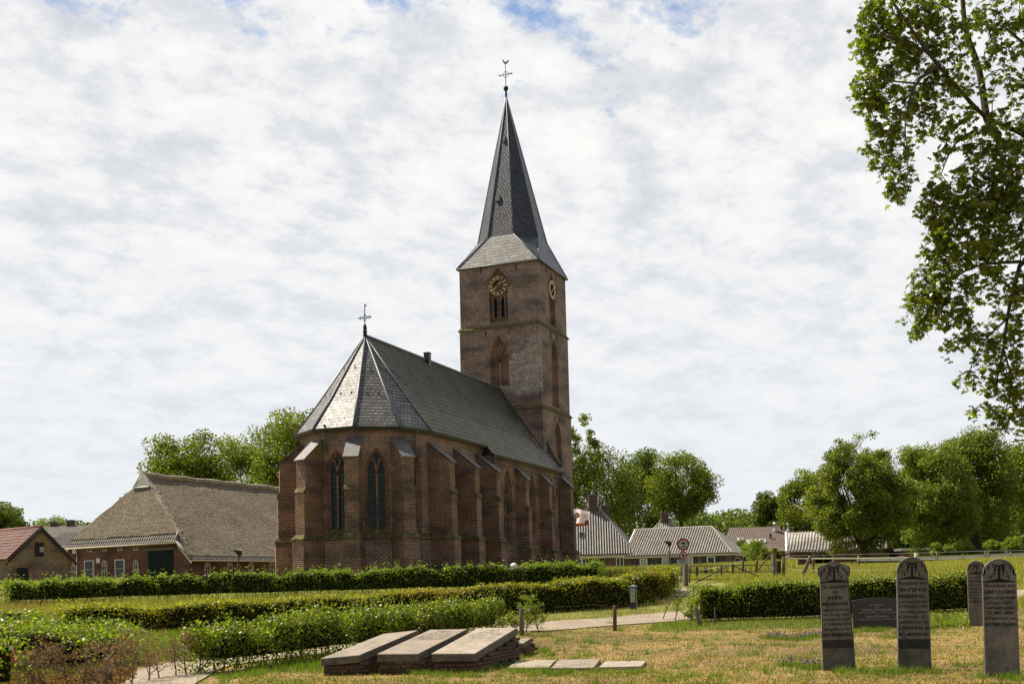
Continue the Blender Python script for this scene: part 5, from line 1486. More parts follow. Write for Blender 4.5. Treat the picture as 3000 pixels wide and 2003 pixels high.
q9 = lambda x, y: (920 + x * .4257, 1800 + y * .4257)
T_ = [(.9, '', .12, .3), (.86, 'HIER RUST', .1, .35), (.8, 'DE EERZAME', .09, .45), (.75, 'geboren te Rolde', .09, .6), (.7, 'overleden aldaar', .09, .62), (.65, 'in den ouderdom van', .09, .62), (.6, 'ruim zestig jaren', .09, .6), (.55, 'Ter gedachtenis', .09, .65)]
slab_grave(((*q9(48, 298), 23.7), (*q9(318, 273), 23.7), (*q9(718, 104), 26.5), (*q9(482, 128), 26.5)), .15, 'left tilted grave slab with a chipped far corner, resting lowest over crumbling brick', mat='slab_b')
slab_grave(((*q9(435, 267), 23.5), (*q9(720, 265), 23.5), (*q9(1055, 97), 26.3), (*q9(800, 101), 26.3)), .155, 'middle tilted grave slab over a long brick plinth', mat='slab_b', text=T_)
slab_grave(((*q9(808, 265), 23.3), (*q9(1110, 263), 23.3), (*q9(1400, 87), 26.2), (*q9(1125, 90), 26.2)), .155, 'right tilted grave slab, highest, with worn lettering and a tall brick side', text=T_)
slab_grave(((*q9(1380, 190), 27.6), (*q9(1440, 195), 27.6), (*q9(1497, 158), 28.8), (*q9(1412, 163), 28.8)), .12, 'small broken slab on stepped brick behind the highest tilted slab', mat='slab_b')
mb = MB()
a = gp(1536, 1905); b = gp(1575, 1905)
low = thing('plinth_wall', 'short stepped run of crumbling brick beside the broken slab', 'plinth', a)
for k, (h, L0, L1) in enumerate(((.28, 0, .45), (.18, .45, .62), (.1, .62, .8))):
    for i in range(int((L1 - L0) / .17) + 1):
        for j in range(int(h / .07)): mb.box(a.lerp(b, (L0 + i * .17)) + Vector((0, 0, .04 + j * .07)) + r0 * (.04 if j % 2 else 0), (.16, .3, .06), Matrix.Rotation(YA - math.pi / 2, 3, 'Z'))
mb.build('brickwork', M['brick_loose'], low)
flat = (((1335, 388), (1612, 385), (1665, 335), (1395, 338), 'flat pale grave slab in the grass, nearest the tilted slabs', 'slab'),
        ((1632, 390), (1920, 392), (1970, 332), (1690, 333), 'flat grey grave slab in the grass, middle of its row', 'slab_b'),
        ((1960, 382), (2250, 382), (2288, 340), (2010, 342), 'flat grave slab with a broken back edge, right end of its row', 'slab'))
for k, (a, b, c, d, lab, mt) in enumerate(flat):
    P = [gp(*q9(*q)) for q in (a, b, c, d)]
    if k == 2: P = P[:3] + [P[2].lerp(P[3], .35), P[2].lerp(P[3], .38) + (P[1] - P[2]) * .12, P[2].lerp(P[3], .6) + (P[1] - P[2]) * .05, P[2].lerp(P[3], .75)] + P[3:]
    z = max(p.z for p in P) + .06
    top = [Vector((p.x, p.y, z)) for p in P]; mb = MB(); mb.poly(top); mb.poly([p - Vector((0, 0, .16)) for p in top][::-1])
    for i in range(len(top)):
        j = (i + 1) % len(top); mb.poly((top[i] - Vector((0, 0, .16)), top[j] - Vector((0, 0, .16)), top[j], top[i]))
    ctr = sum(P, Vector()) / len(P); o = mb.build('flat_slab', M[mt], None, origin=ctr); tag(o, lab, 'grave slab', 'flat grave slabs in the grass')

# --- posts
def post_thing(name, label, u, v, vtop, rad, mat, lean_u=0., cat='post', group=None, n=10, D=None, sq=False):
    b = gp(u, v) if D is None else gd(u, D); d, l = dl(b.x, b.y)
    tpt = at(u + lean_u, vtop, d)
    mb = MB(); lo = b - Vector((0, 0, .2))
    if sq: mb.tube([lo, tpt], [rad * 1.3, rad * 1.3], 4, smooth=False)
    else: mb.tube([lo, tpt - (tpt - lo).normalized() * .02, tpt], [rad, rad * .97, rad * .85], n)
    o = mb.build(name, M[mat], None, origin=b); return tag(o, label, cat, group)
post_thing('wooden_post', 'short round wooden post alone beside the paved path', 1801, 1849, 1772, .065, 'wood_brown')
post_thing('wooden_post', 'leaning wooden stake at the gap left of the right-hand hedge', 2056, 1834, 1776, .075, 'wood_grey', -19)
post_thing('metal_stake', 'thin dark green stake in front of the right-hand hedge', 2094, 1834, 1778, .022, 'pipe')
post_thing('wooden_post', 'round wooden post inside the small bush by the path', 1528, 1863, 1782, .075, 'wood_grey')
post_thing('wooden_post', 'weathered round post standing in the bare twig hedge', 303, 2020, 1925, .06, 'wood_grey', 12, D=22.3)
post_thing('wooden_post', 'squared dark post half behind the round post in the twig hedge', 322, 2020, 1928, .045, 'wood_brown', 0, D=23, sq=True)
# wire from the path post
b = gp(1801, 1849); d_ = dl(b.x, b.y)[0]
mb = MB(); mb.tube([at(1799, 1776, d_), at(1740, 1770, d_ + .2), at(1690, 1775, d_ - .3), at(1625, 1776, d_ - .5)], .004, 4); o = mb.build('slack_wire', M['rust'], None, origin=b); tag(o, 'slack wire running left from the lone path post', 'wire')

# --- waymark post
b = gd(1857, 48.3); t = thing('waymark_post', 'dark square waymark post with pale route panels against the hedge', 'waymark', b)
M4 = frame_at(b, 0, -.35); Bx = lambda mb, c, s: mb.box(M4 @ Vector(c), s, M4.to_3x3())
mb = MB(); Bx(mb, (0, 0, .42), (.24, .24, 1.0)); mb.build('post', M['black_paint'], t)
mb = MB(); q = [M4 @ Vector(p) for p in ((-.15, -.15, .92), (.15, -.15, .92), (.15, .15, .92), (-.15, .15, .92))]; tp = M4 @ Vector((0, 0, 1.0))
for i in range(4): mb.poly((q[i], q[(i + 1) % 4], tp))
mb.poly([p - Vector((0, 0, .0)) for p in q][::-1]); mb.build('cap', M['pipe'], t)
for z0, z1, mt, arrow, txt in ((.60, .86, 'signwhite', '→', '79'), (.30, .585, 'cream_panel', '→', '')):
    mb = MB(); Bx(mb, (0, -.125, (z0 + z1) / 2), (.19, .01, z1 - z0)); pn_ = mb.build('route_panel', M[mt], t)
    Rx = Matrix.Rotation(math.pi / 2, 4, 'X'); mes = []
    mbx = MB(); zc = z1 - .06
    mbx.poly([M4 @ Vector(p) for p in ((-.04, -.132, zc + .006), (-.04, -.132, zc - .006), (.01, -.132, zc - .006), (.01, -.132, zc + .006))]); mbx.poly([M4 @ Vector(p) for p in ((.01, -.132, zc + .022), (.01, -.132, zc - .022), (.045, -.132, zc))])
    if z0 > .5:
        for k in range(16):
            a0, a1 = 2 * math.pi * k / 16, 2 * math.pi * (k + 1) / 16; zc2 = zc - .085
            mbx.poly([M4 @ Vector((r_ * math.cos(a), -.132, zc2 + r_ * math.sin(a))) for r_, a in ((.033, a0), (.042, a0), (.042, a1), (.033, a1))])
    mbx.build('arrow', M['ink'], pn_)
    if not txt:
        for kk, w in enumerate((.13, .11)): mb = MB(); strokes(mb, w, .022, M4 @ Matrix.Translation((0, -.132, zc - .09 - .06 * kk)) @ Rx, 9 + kk); mb.build('route_text', M['ink'], pn_)
        continue
    text_mesh('route_text', txt, .05, M['ink'], pn_, M4 @ Matrix.Translation((0, -.132, zc - (.085 if z0 > .5 else .09))) @ Rx, extrude=.001)
mb = MB(); 
for z in (.75, .55, .33, .15): Bx(mb, (.125, 0, z), (.01, .07, .14))
mb.build('side_marker', M['cream_panel'], t)

# --- road signs
b = gd(1994, 60); t = thing('road_sign', 'grey signpost with two round red-rimmed prohibition signs and a white plate', 'road sign', b)
top = at(2003, 1578, 59.9)
mb = MB(); mb.tube([b - Vector((0, 0, .2)), top], .035, 8); mb.build('pole', M['pipe'], t)
B = Matrix((r0, Vector((0, 0, 1)), -fwd_h)).transposed().to_4x4()
def disc2(c, r_in, r_out, off, mat, name, par, n=28):
    mb = MB(); X = B.copy(); X.translation = c
    for k in range(n):
        a0, a1 = 2 * math.pi * k / n, 2 * math.pi * (k + 1) / n
        P = lambda r_, a: X @ Vector((r_ * math.cos(a), r_ * math.sin(a), off))
        if r_in > 0: mb.quad(P(r_in, a0), P(r_out, a0), P(r_out, a1), P(r_in, a1))
        else: mb.poly((X @ Vector((0, 0, off)), P(r_out, a0), P(r_out, a1)))
        Q = lambda r_, a: X @ Vector((r_ * math.cos(a), r_ * math.sin(a), off - .015)); mb.quad(P(r_out, a0), Q(r_out, a0), Q(r_out, a1), P(r_out, a1))
    return mb.build(name, mat, par)
cS = at(2001.7, 1593.8, 59.8); sg = disc2(cS, .22, .31, .03, M['red'], 'round_sign', t); disc2(cS, 0, .225, .026, M['signwhite'], 'sign_face', sg)
X = B.copy(); X.translation = cS
def flatp(mb, pts, z=.034): mb.poly([X @ Vector((a, b_, z)) for a, b_ in pts])
def ring2(mb, cx_, cy_, r1, r2, z=.034, n=14):
    for k in range(n):
        a0, a1 = 2 * math.pi * k / n, 2 * math.pi * (k + 1) / n
        flatp(mb, [(cx_ + r1 * math.cos(a0), cy_ + r1 * math.sin(a0)), (cx_ + r2 * math.cos(a0), cy_ + r2 * math.sin(a0)), (cx_ + r2 * math.cos(a1), cy_ + r2 * math.sin(a1)), (cx_ + r1 * math.cos(a1), cy_ + r1 * math.sin(a1))], z)
mb = MB()   # car over a motorcycle rider
flatp(mb, [(-.10, .03), (.10, .03), (.10, .085), (-.10, .085)]); flatp(mb, [(-.075, .085), (.075, .085), (.055, .14), (-.055, .14)]); flatp(mb, [(-.09, .0), (-.06, .0), (-.06, .03), (-.09, .03)]); flatp(mb, [(.06, .0), (.09, .0), (.09, .03), (.06, .03)])
ring2(mb, -.075, -.125, .03, .045); ring2(mb, .075, -.125, .03, .045)
flatp(mb, [(-.06, -.12), (-.02, -.07), (.03, -.075), (.06, -.12), (.03, -.1), (-.02, -.1)]); flatp(mb, [(-.02, -.07), (.01, -.07), (.03, -.015), (.0, -.01)]); ring2(mb, .015, .0, 0, .018)
mb.build('vehicle_symbol', M['ink'], sg)
mb = MB(); flatp(mb, [(-.045, .095), (.045, .095), (.04, .125), (-.04, .125)], .036); mb.build('windscreen', M['signwhite'], sg)
c2 = at(2001, 1625.8, 59.8); s2_ = disc2(c2, .15, .21, .03, M['red'], 'round_sign', t); disc2(c2, 0, .155, .026, M['signwhite'], 'sign_face', s2_)
X = B.copy(); X.translation = c2; mb = MB()
flatp(mb, [(-.10, .05), (-.06, .09), (-.03, .075), (.03, .04), (.07, -.02), (.075, -.08), (.02, -.1), (.0, -.07), (.035, -.05), (.0, -.02), (-.02, -.06), (-.05, -.07), (-.035, -.01), (-.055, .03)])
flatp(mb, [(.06, -.03), (.11, .01), (.1, .02), (.05, .0)]); flatp(mb, [(-.03, -.11), (.0, -.1), (.01, -.115), (-.02, -.125)]); mb.build('dog_symbol', M['ink'], s2_)
pc = at(1998.5, 1644.5, 59.85); mb = MB(); mb.box(pc, (.5, .02, .21), Matrix.Rotation(YA - math.pi / 2, 3, 'Z')); pl_ = mb.build('text_plate', M['signwhite'], t)
Xp = frame_at(pc); Rx = Matrix.Rotation(math.pi / 2, 4, 'X'); mes = []
for k, w in enumerate((.42, .45, .40, .30)):
    mb = MB(); strokes(mb, w, .026, Xp @ Matrix.Translation((0, -.013, .072 - k * .045)) @ Rx, k + 1); mb.build('plate_text', M['ink'], pl_)

# --- field gate
gl0, gl1 = gd(2020, 58.9), gd(2268, 63.5)
t = thing('field_gate', 'long rusty tubular field gate with crossed braces, closed across the meadow', 'gate', gl0)
def gpt(u, v):
    k = (u - 2020) / (2268 - 2020); return at(u, v, lerp(58.9, 63.5, k))
mb = MB()
for v0, v1 in ((1656.5, 1654), (1676.5, 1673.5), (1696.5, 1693)): mb.tube([gpt(2020, v0), gpt(2268, v1)], .026, 6)
for u in (2020, 2268): mb.tube([gpt(u, 1655), gpt(u, 1707 if u < 2100 else 1694)], .035, 6)
for u in (2102, 2183): mb.tube([gpt(u, 1655), gpt(u, 1712)], .018, 6)
mb.build('frame', M['rust'], t)
mb = MB(); mb.tube([gpt(2037, 1706), gpt(2134, 1656)], .03, 6); mb.build('brace', M['rust'], t)
mb = MB(); mb.tube([gpt(2148, 1656), gpt(2243, 1697)], .03, 6); mb.build('brace', M['rust'], t)
post_thing('gate_post', 'thick weathered gate post right behind the road sign', 2008, 1716, 1651, .11, 'wood_grey', 0, 'gate post', sq=True, D=58.2)
post_thing('gate_post', 'squat square gate post at the right end of the field gate', 2279, 1693, 1642, .13, 'wood_dark', 0, 'gate post', sq=True, D=64)
post_thing('brace_pole', 'long thin pole leaning up behind the right gate post', 2197, 1653, 1617, .045, 'wood_brown', 65, 'pole', D=70)
post_thing('gate_post', 'pale grey post further back, above the right gate post', 2266, 1650, 1618, .13, 'wood_grey', 0, 'gate post', sq=True, D=72)
for k, (u, v, vt, r_, ln, D, lab, mt) in enumerate((
    (2042, 1693, 1659, .07, 0, 66, 'dark stub post just inside the gate, nearest the signpost', 'wood_dark'), (2067, 1680, 1661, .1, 0, 72, 'wide low stub post beyond the left half of the gate', 'wood_dark'),
    (2114, 1687, 1655, .055, 0, 68, 'thin dark post seen through the left bay of the gate', 'wood_dark'), (2151, 1683, 1649, .06, -5, 70, 'thin post leaning left behind the middle of the gate', 'wood_dark'),
    (2177, 1668, 1640, .06, 0, 75, 'thin post in long grass beyond the middle bay of the gate', 'wood_dark'), (2213, 1665, 1642, .07, 6, 78, 'short post leaning right in long grass beyond the gate', 'wood_dark'),
    (2296, 1690, 1630, .085, 0, 64, 'upright grey post carrying the pale tape right of the gate', 'wood_grey'), (2346, 1699, 1628, .1, 28, 64, 'stout post leaning far to the right by the tape fence', 'wood_grey'),
    (2384, 1682, 1622, .04, 0, 65, 'thin orange-brown stake right of the leaning post', 'wood_brown'), (2683, 1640, 1619, .12, 2, 66, 'round-topped pale post above the middle headstone', 'wood_pale'))):
    post_thing('fence_post', lab, u, v, vt, r_, mt, ln, 'post', 'posts around the meadow', D=D)
def rope(name, pts, rad, mat, label, cat='rope', group='tapes strung between the meadow posts'):
    P = [at(u, v, D) for u, v, D in pts]; Q = []
    for a, b in zip(P, P[1:]):
        for i in range(6): Q.append(a.lerp(b, i / 6) - Vector((0, 0, .0)))
    Q.append(P[-1]); mb = MB(); mb.tube(Q, rad, 4); o = mb.build(name, M[mat], None, origin=P[0]); return tag(o, label, cat, group)
rope('fence_tape', ((2296, 1632, 64), (2330, 1635.5, 64), (2371, 1636, 64), (2440, 1635.5, 65), (2511, 1635.5, 66), (2682, 1632, 66)), .018, 'tape', 'upper pale tape from the upright grey post towards the round-topped post')
rope('fence_tape', ((2296, 1661, 64), (2325, 1668, 64), (2352, 1670, 64), (2450, 1671, 64), (2626, 1669, 64), (2720, 1667, 64), (2860, 1667, 63), (3010, 1664.5, 62)), .014, 'tape', 'lower pale tape crossing behind the headstones')
rope('fence_tape', ((2042, 1661, 66), (2060, 1667, 67), (2090, 1664, 68), (2114, 1657, 68), (2151, 1650, 70), (2177, 1642, 75)), .014, 'tape', 'slack tape between the stub posts beyond the gate')
# --- arena rail fence
t = thing('rail_fence', 'long pale rail fence with white boards along the far side of the meadow', 'fence', gd(2510, 90))
RF = ((2375, 1633.5), (2510, 1634), (2640, 1632.5), (2793, 1628), (3060, 1618))
def rfence(off, th_, dep_, mat, name, u0=2375):
    mb = MB(); P = [at(max(u, u0), v + off, 90) for u, v in RF if u >= u0 - 1 or True]
    P = [p for (u, v), p in zip(RF, P) if u >= u0]
    for a, b in zip(P, P[1:]):
        mb.prism([a, b, b - Vector((0, 0, th_)), a - Vector((0, 0, th_))], fwd_h * dep_)
    mb.build(name, M[mat], t)
rfence(-2.2, .15, .25, 'wood_pale', 'top_rail'); rfence(3.6, .13, .05, 'white', 'board', 2510); rfence(9, .12, .05, 'wood_dark', 'shadow_strip', 2510) ; rfence(20, .09, .05, 'wood_pale', 'lower_rail', 2375)  # dark strip added as painted shadow under the white board
for k, (u, vt) in enumerate(((2380, 1632), (2440, 1630), (2515, 1627), (2536, 1630), (2604, 1629), (2680, 1624), (2744, 1617), (2820, 1622), (2886, 1613), (2895, 1612), (2960, 1616))):
    mb = MB(); a = at(u, vt, 89.8); mb.tube([Vector((a.x, a.y, gz(a.x, a.y) - .2)), a], .085 if k in (2,) else .045, 6); mb.build('post', M['wood_grey'], t)
rope('fence_wire', ((2300, 1628, 88), (2455, 1624, 88), (2640, 1620.5, 88), (2880, 1613, 88), (3010, 1611, 88)), .012, 'steel', 'thin top wire strung above the pale rail fence', 'wire', None)
# --- lamp posts
def lamp(u, vt, D, label, h=.55):
    b = gd(u, D); t = thing('street_lamp', label, 'street lamp', b); a = at(u, vt, D)
    mb = MB(); mb.tube([b - Vector((0, 0, .1)), a - Vector((0, 0, .2))], [.06, .045], 8); mb.build('pole', M['iron'], t)
    mb = MB(); mb.prism([a + r0 * x + Vector((0, 0, z)) for x, z in ((-.45, .12), (.22, .02), (.18, -.25), (-.02, -.38), (-.12, -.2))], fwd_h * .35); mb.build('lamp_head', M['iron'], t)
    mb = MB(); mb.prism([a + r0 * x + Vector((0, 0, z)) for x, z in ((-.6, .14), (.0, .22), (.22, .06), (-.45, .13))], fwd_h * .36); mb.build('lamp_hood', M['steel'], t)
lamp(1961, 1588, 110, 'black street lamp with tilted head in front of the long house'); lamp(699, 1614, 88, 'black street lamp in front of the thatched barn eaves')
# --- flag
b = gd(1652, 96); t = thing('church_flag', 'white and orange church flag on a pole half hidden behind the tower buttress', 'flag', b)
tp = at(1652, 1484, 96); mb = MB(); mb.tube([b, tp], .04, 8); mb.lathe(tp, ((.02, 0), (.06, .06), (.02, .12)), 8); mb.build('pole', M['white'], t)
mfl = NM('flag_cloth', .8, .2)
mfl.col((.92, .84, .88)); tr_ = mfl.n('ShaderNodeBsdfTranslucent'); tr_.inputs[0].default_value = (.9, .75, .82, 1); mx_ = mfl.n('ShaderNodeMixShader'); mx_.inputs[0].default_value = .5; mfl.t.links.new(mfl.b.outputs[0], mx_.inputs[1]); mfl.t.links.new(tr_.outputs[0], mx_.inputs[2]); mfl.t.links.new(mx_.outputs[0], mfl.out.inputs[0]); M['flag'] = mfl.m; M['orange'] = simple('orange_print', (.62, .22, .03), .8, .2, .1, 4); M['orange2'] = simple('deep_orange_print', (.45, .10, .03), .8, .2, .1, 4); M['rose'] = simple('rose_print', (.45, .12, .2), .8, .2, .1, 4)
def flagp(s, q):
    """s 0..1 along the fly, q 0..1 from the top"""
    u = lerp(1652, 1729 - 6 * q + 2 * math.sin(q * 5), s); v = lerp(1489 + 8 * s ** 1.5 + 1.5 * math.sin(s * 9), 1546 - 8 * s, q) 
    return at(u, v, 96 + .16 * math.sin(s * 11 + q * 1.5) + .1 * math.sin(s * 23))
mb = MB(); NX, NY = 36, 16
for i in range(NX):
    for j in range(NY):
        q1 = (i / NX, j / NY)
        mi = 0
        if q1[1] > .80 - .0 * q1[0]: mi = 1
        if q1[0] > .84 and q1[1] > .62: mi = 2
        mb.poly([flagp(*p) for p in ((i / NX, (j + 1) / NY), ((i + 1) / NX, (j + 1) / NY), ((i + 1) / NX, j / NY), (i / NX, j / NY))], mi, smooth=True)
fl = mb.build('flag_cloth', [M['flag'], M['orange'], M['orange2']], t)
def fpatch(pts, name, mat, off=.02):
    mb = MB(); mb.poly([flagp(*p) - fwd_h * off for p in pts]); return mb.build(name, mat, fl)
cxf, cyf = .50, .36; el = [(cxf + .115 * math.cos(a), cyf + .165 * math.sin(a)) for a in np.linspace(0, 2 * math.pi, 21)[:-1]]
mb = MB()
for a, b_ in zip(el, el[1:] + el[:1]): mb.poly([flagp(*p) - fwd_h * .02 for p in ((cxf, cyf), b_, a)])
em = mb.build('sun_emblem', M['orange'], fl)
mb = MB()
for pts in ([(0, .06), (-.045, -.01), (-.03, -.045), (0, -.02)], [(0, .06), (0, -.02), (.03, -.045), (.045, -.01)]): mb.poly([flagp(cxf + x, cyf + y * 1.2) - fwd_h * .03 for x, y in pts])
mb.build('heart_emblem', M['white'], em)
for s_, v0, sz in (('Protestantse', .27, .15), ('Kerk', .40, .15)):
    c0 = flagp(.80, v0) - fwd_h * .12
    text_mesh('flag_text', s_, sz, M['rose'], fl, frame_at(c0) @ Matrix.Rotation(math.pi / 2, 4, 'X') @ Matrix.Rotation(-.12, 4, 'Z'), sx=.62, bold=.004)
# --- floodlight by the church
p = at(1506, 1658, 57.5); t = thing('floodlight', 'white dome floodlight on a bracket just above the hedge by the church', 'floodlight', gd(1506, 57.5))
mb = MB(); mb.lathe(p, ((.02, .16), (.1, .14), (.17, .06), (.18, -.02), (.16, -.05)), 14, axis=Matrix.Rotation(R(25), 3, 'X')); mb.build('dome', M['white'], t)
mb = MB(); mb.prism([p + r0 * x + Vector((0, 0, z)) for x, z in ((-.2, -.03), (.0, -.02), (-.02, -.16), (-.26, -.15))], fwd_h * .12); mb.build('housing', M['white'], t)
mb = MB(); mb.tube([p + r0 * -.32 + Vector((0, 0, .1)), p + r0 * -.24 + Vector((0, 0, -.1)), Vector((p.x, p.y, gz(p.x, p.y)))], .018, 5); mb.build('bracket', M['iron'], t)
# --- tube rail at the far left
t = thing('tube_railing', 'dark green tubular railing with end post at the far left edge', 'railing', gd(30, 54))
mb = MB(); mb.tube([gd(35, 54) - Vector((0, 0, .1)), at(35, 1712, 54)], .09, 8); mb.build('post', M['wood_dark'], t)
for v in (1707, 1727, 1743):
    mb = MB(); mb.tube([at(-120, v + 1, 55), at(34, v, 54)], .035, 6); mb.build('rail', M['pipe'], t)
# --- torn barrier ribbon
t = thing('barrier_ribbon', 'torn red and white barrier ribbon caught in the left hedge', 'ribbon', at(40, 1925, 19.4))
for nm, mt, pts in (('red_strip', 'ribbon_red', ((24, 1912), (34, 1930), (44, 1938), (53, 1944), (50, 1934), (40, 1926), (30, 1913))), ('red_strip', 'ribbon_red', ((41, 1902), (44, 1914), (50, 1921), (55, 1919), (50, 1910), (46, 1901))), ('white_strip', 'white', ((20, 1893), (30, 1899), (40, 1903), (36, 1893), (24, 1886)))):
    if mt not in M: M[mt] = simple('ribbon_red', (.50, .03, .04), .4, .5, .1, 20)
    mb = MB(); P = [at(u, v, 19.3 + .03 * math.sin(i * 2.)) for i, (u, v) in enumerate(pts)]
    h = len(P) // 2; L_, R_ = P[:h + 1], P[h + 1:][::-1]; R_ = [P[0]] + R_
    for i in range(min(len(L_), len(R_)) - 1): mb.poly((L_[i], L_[i + 1], R_[min(i + 1, len(R_) - 1)], R_[i])) if (L_[i] - R_[i]).length > 1e-4 else mb.poly((L_[i], L_[i + 1], R_[i + 1]))
    mb.build(nm, M[mt], t)
# ------------------------------------------------------------------ plants
def leaf_quads(P, size, aspect=.6, nrm=None, bias=.5, droop=0., rs=None, fold=0.):
    """diamond leaves at points P (N,3); returns (N,4,3)"""
    rs = rs or RNG; N = len(P)
    sz = (size if np.ndim(size) else np.full(N, size)) * rs.uniform(.65, 1.3, N)
    n = rs.normal(size=(N, 3)); n /= np.linalg.norm(n, axis=1)[:, None]
    if nrm is not None: n = n * (1 - bias) + nrm * bias; n /= np.linalg.norm(n, axis=1)[:, None] + 1e-9
    a = rs.normal(size=(N, 3)); a[:, 2] -= droop
    a -= n * (a * n).sum(1)[:, None]; a /= np.linalg.norm(a, axis=1)[:, None] + 1e-9
    b = np.cross(n, a); L = sz[:, None] / 2; Wd = L * aspect
    return np.stack([P - a * L, P + b * Wd + a * L * .05, P + a * L, P - b * Wd + a * L * .05], 1)

M['leaf_beech'] = leaf_mat('beech_leaf', ((0, (.035, .055, .008)), (.3, (.08, .11, .013)), (.75, (.155, .18, .022)), (.95, (.27, .26, .04)), (1, (.24, .14, .03))), .46, .4, .5, 1.55)
M['leaf_beech_gold'] = leaf_mat('turning_beech_leaf', ((0, (.06, .075, .01)), (.4, (.15, .155, .016)), (.8, (.28, .245, .03)), (1, (.26, .13, .025))), .5, .4, .5, 1.6, patch=((.20, .11, .022), .35, .56, .6))
M['leaf_thorn'] = leaf_mat('hawthorn_leaf', ((0, (.05, .08, .01)), (.5, (.12, .16, .022)), (1, (.24, .26, .045))), .45, .45, .4, 1.45)
M['leaf_tree'] = leaf_mat('tree_leaf', ((0, (.035, .052, .007)), (.5, (.105, .127, .014)), (1, (.23, .225, .032))), .42, .5, .35, 1.4)
M['leaf_dark'] = leaf_mat('dark_tree_leaf', ((0, (.03, .05, .009)), (.5, (.08, .105, .017)), (1, (.155, .17, .03))), .38, .5, .35, 1.3)
M['leaf_pale'] = leaf_mat('pale_tree_leaf', ((0, (.065, .085, .015)), (.5, (.14, .165, .03)), (1, (.26, .26, .07))), .45, .5, .35, 1.3)
M['leaf_olive'] = leaf_mat('olive_tree_leaf', ((0, (.04, .056, .009)), (.5, (.115, .13, .017)), (1, (.24, .225, .033))), .42, .45, .45, 1.3)
M['leaf_chestnut'] = leaf_mat('chestnut_leaf', ((0, (.04, .06, .008)), (.5, (.11, .14, .015)), (.93, (.21, .225, .03)), (1, (.26, .17, .03))), .4, .33, .6, 1.45)
M['leaf_meadow'] = leaf_mat('meadow_tree_leaf', ((0, (.038, .056, .009)), (.5, (.11, .13, .019)), (1, (.24, .235, .04))), .45, .45, .45, 1.4)
M['leaf_dead'] = leaf_mat('withered_leaf', ((0, (.10, .05, .025)), (1, (.30, .17, .10))), .3, .7, .2, 1.)
M['hedge_core'] = simple('hedge_shade_core', (.018, .020, .008), 1., .0, .4, 12)  # near-black solid core, paints the shade seen between the leaves
M['grass_dry'] = leaf_mat('dry_grass', ((0, (.08, .06, .025)), (.35, (.24, .165, .065)), (.75, (.46, .34, .16)), (1, (.13, .15, .03))), .25, .8, .1, .9)
M['grass_green'] = leaf_mat('green_grass', ((0, (.06, .10, .012)), (.6, (.12, .18, .025)), (1, (.22, .25, .06))), .4, .6, .3, 1.2)
M['grass_meadow'] = leaf_mat('meadow_grass', ((0, (.12, .14, .025)), (.35, (.22, .215, .06)), (.7, (.36, .30, .12)), (1, (.48, .40, .22))), .4, .7, .2, 1.1, patch=((.34, .22, .13), .12, .56, .6))
M['flower'] = simple('purple_flower', (.13, .05, .22), .8, .2, .3, 30)

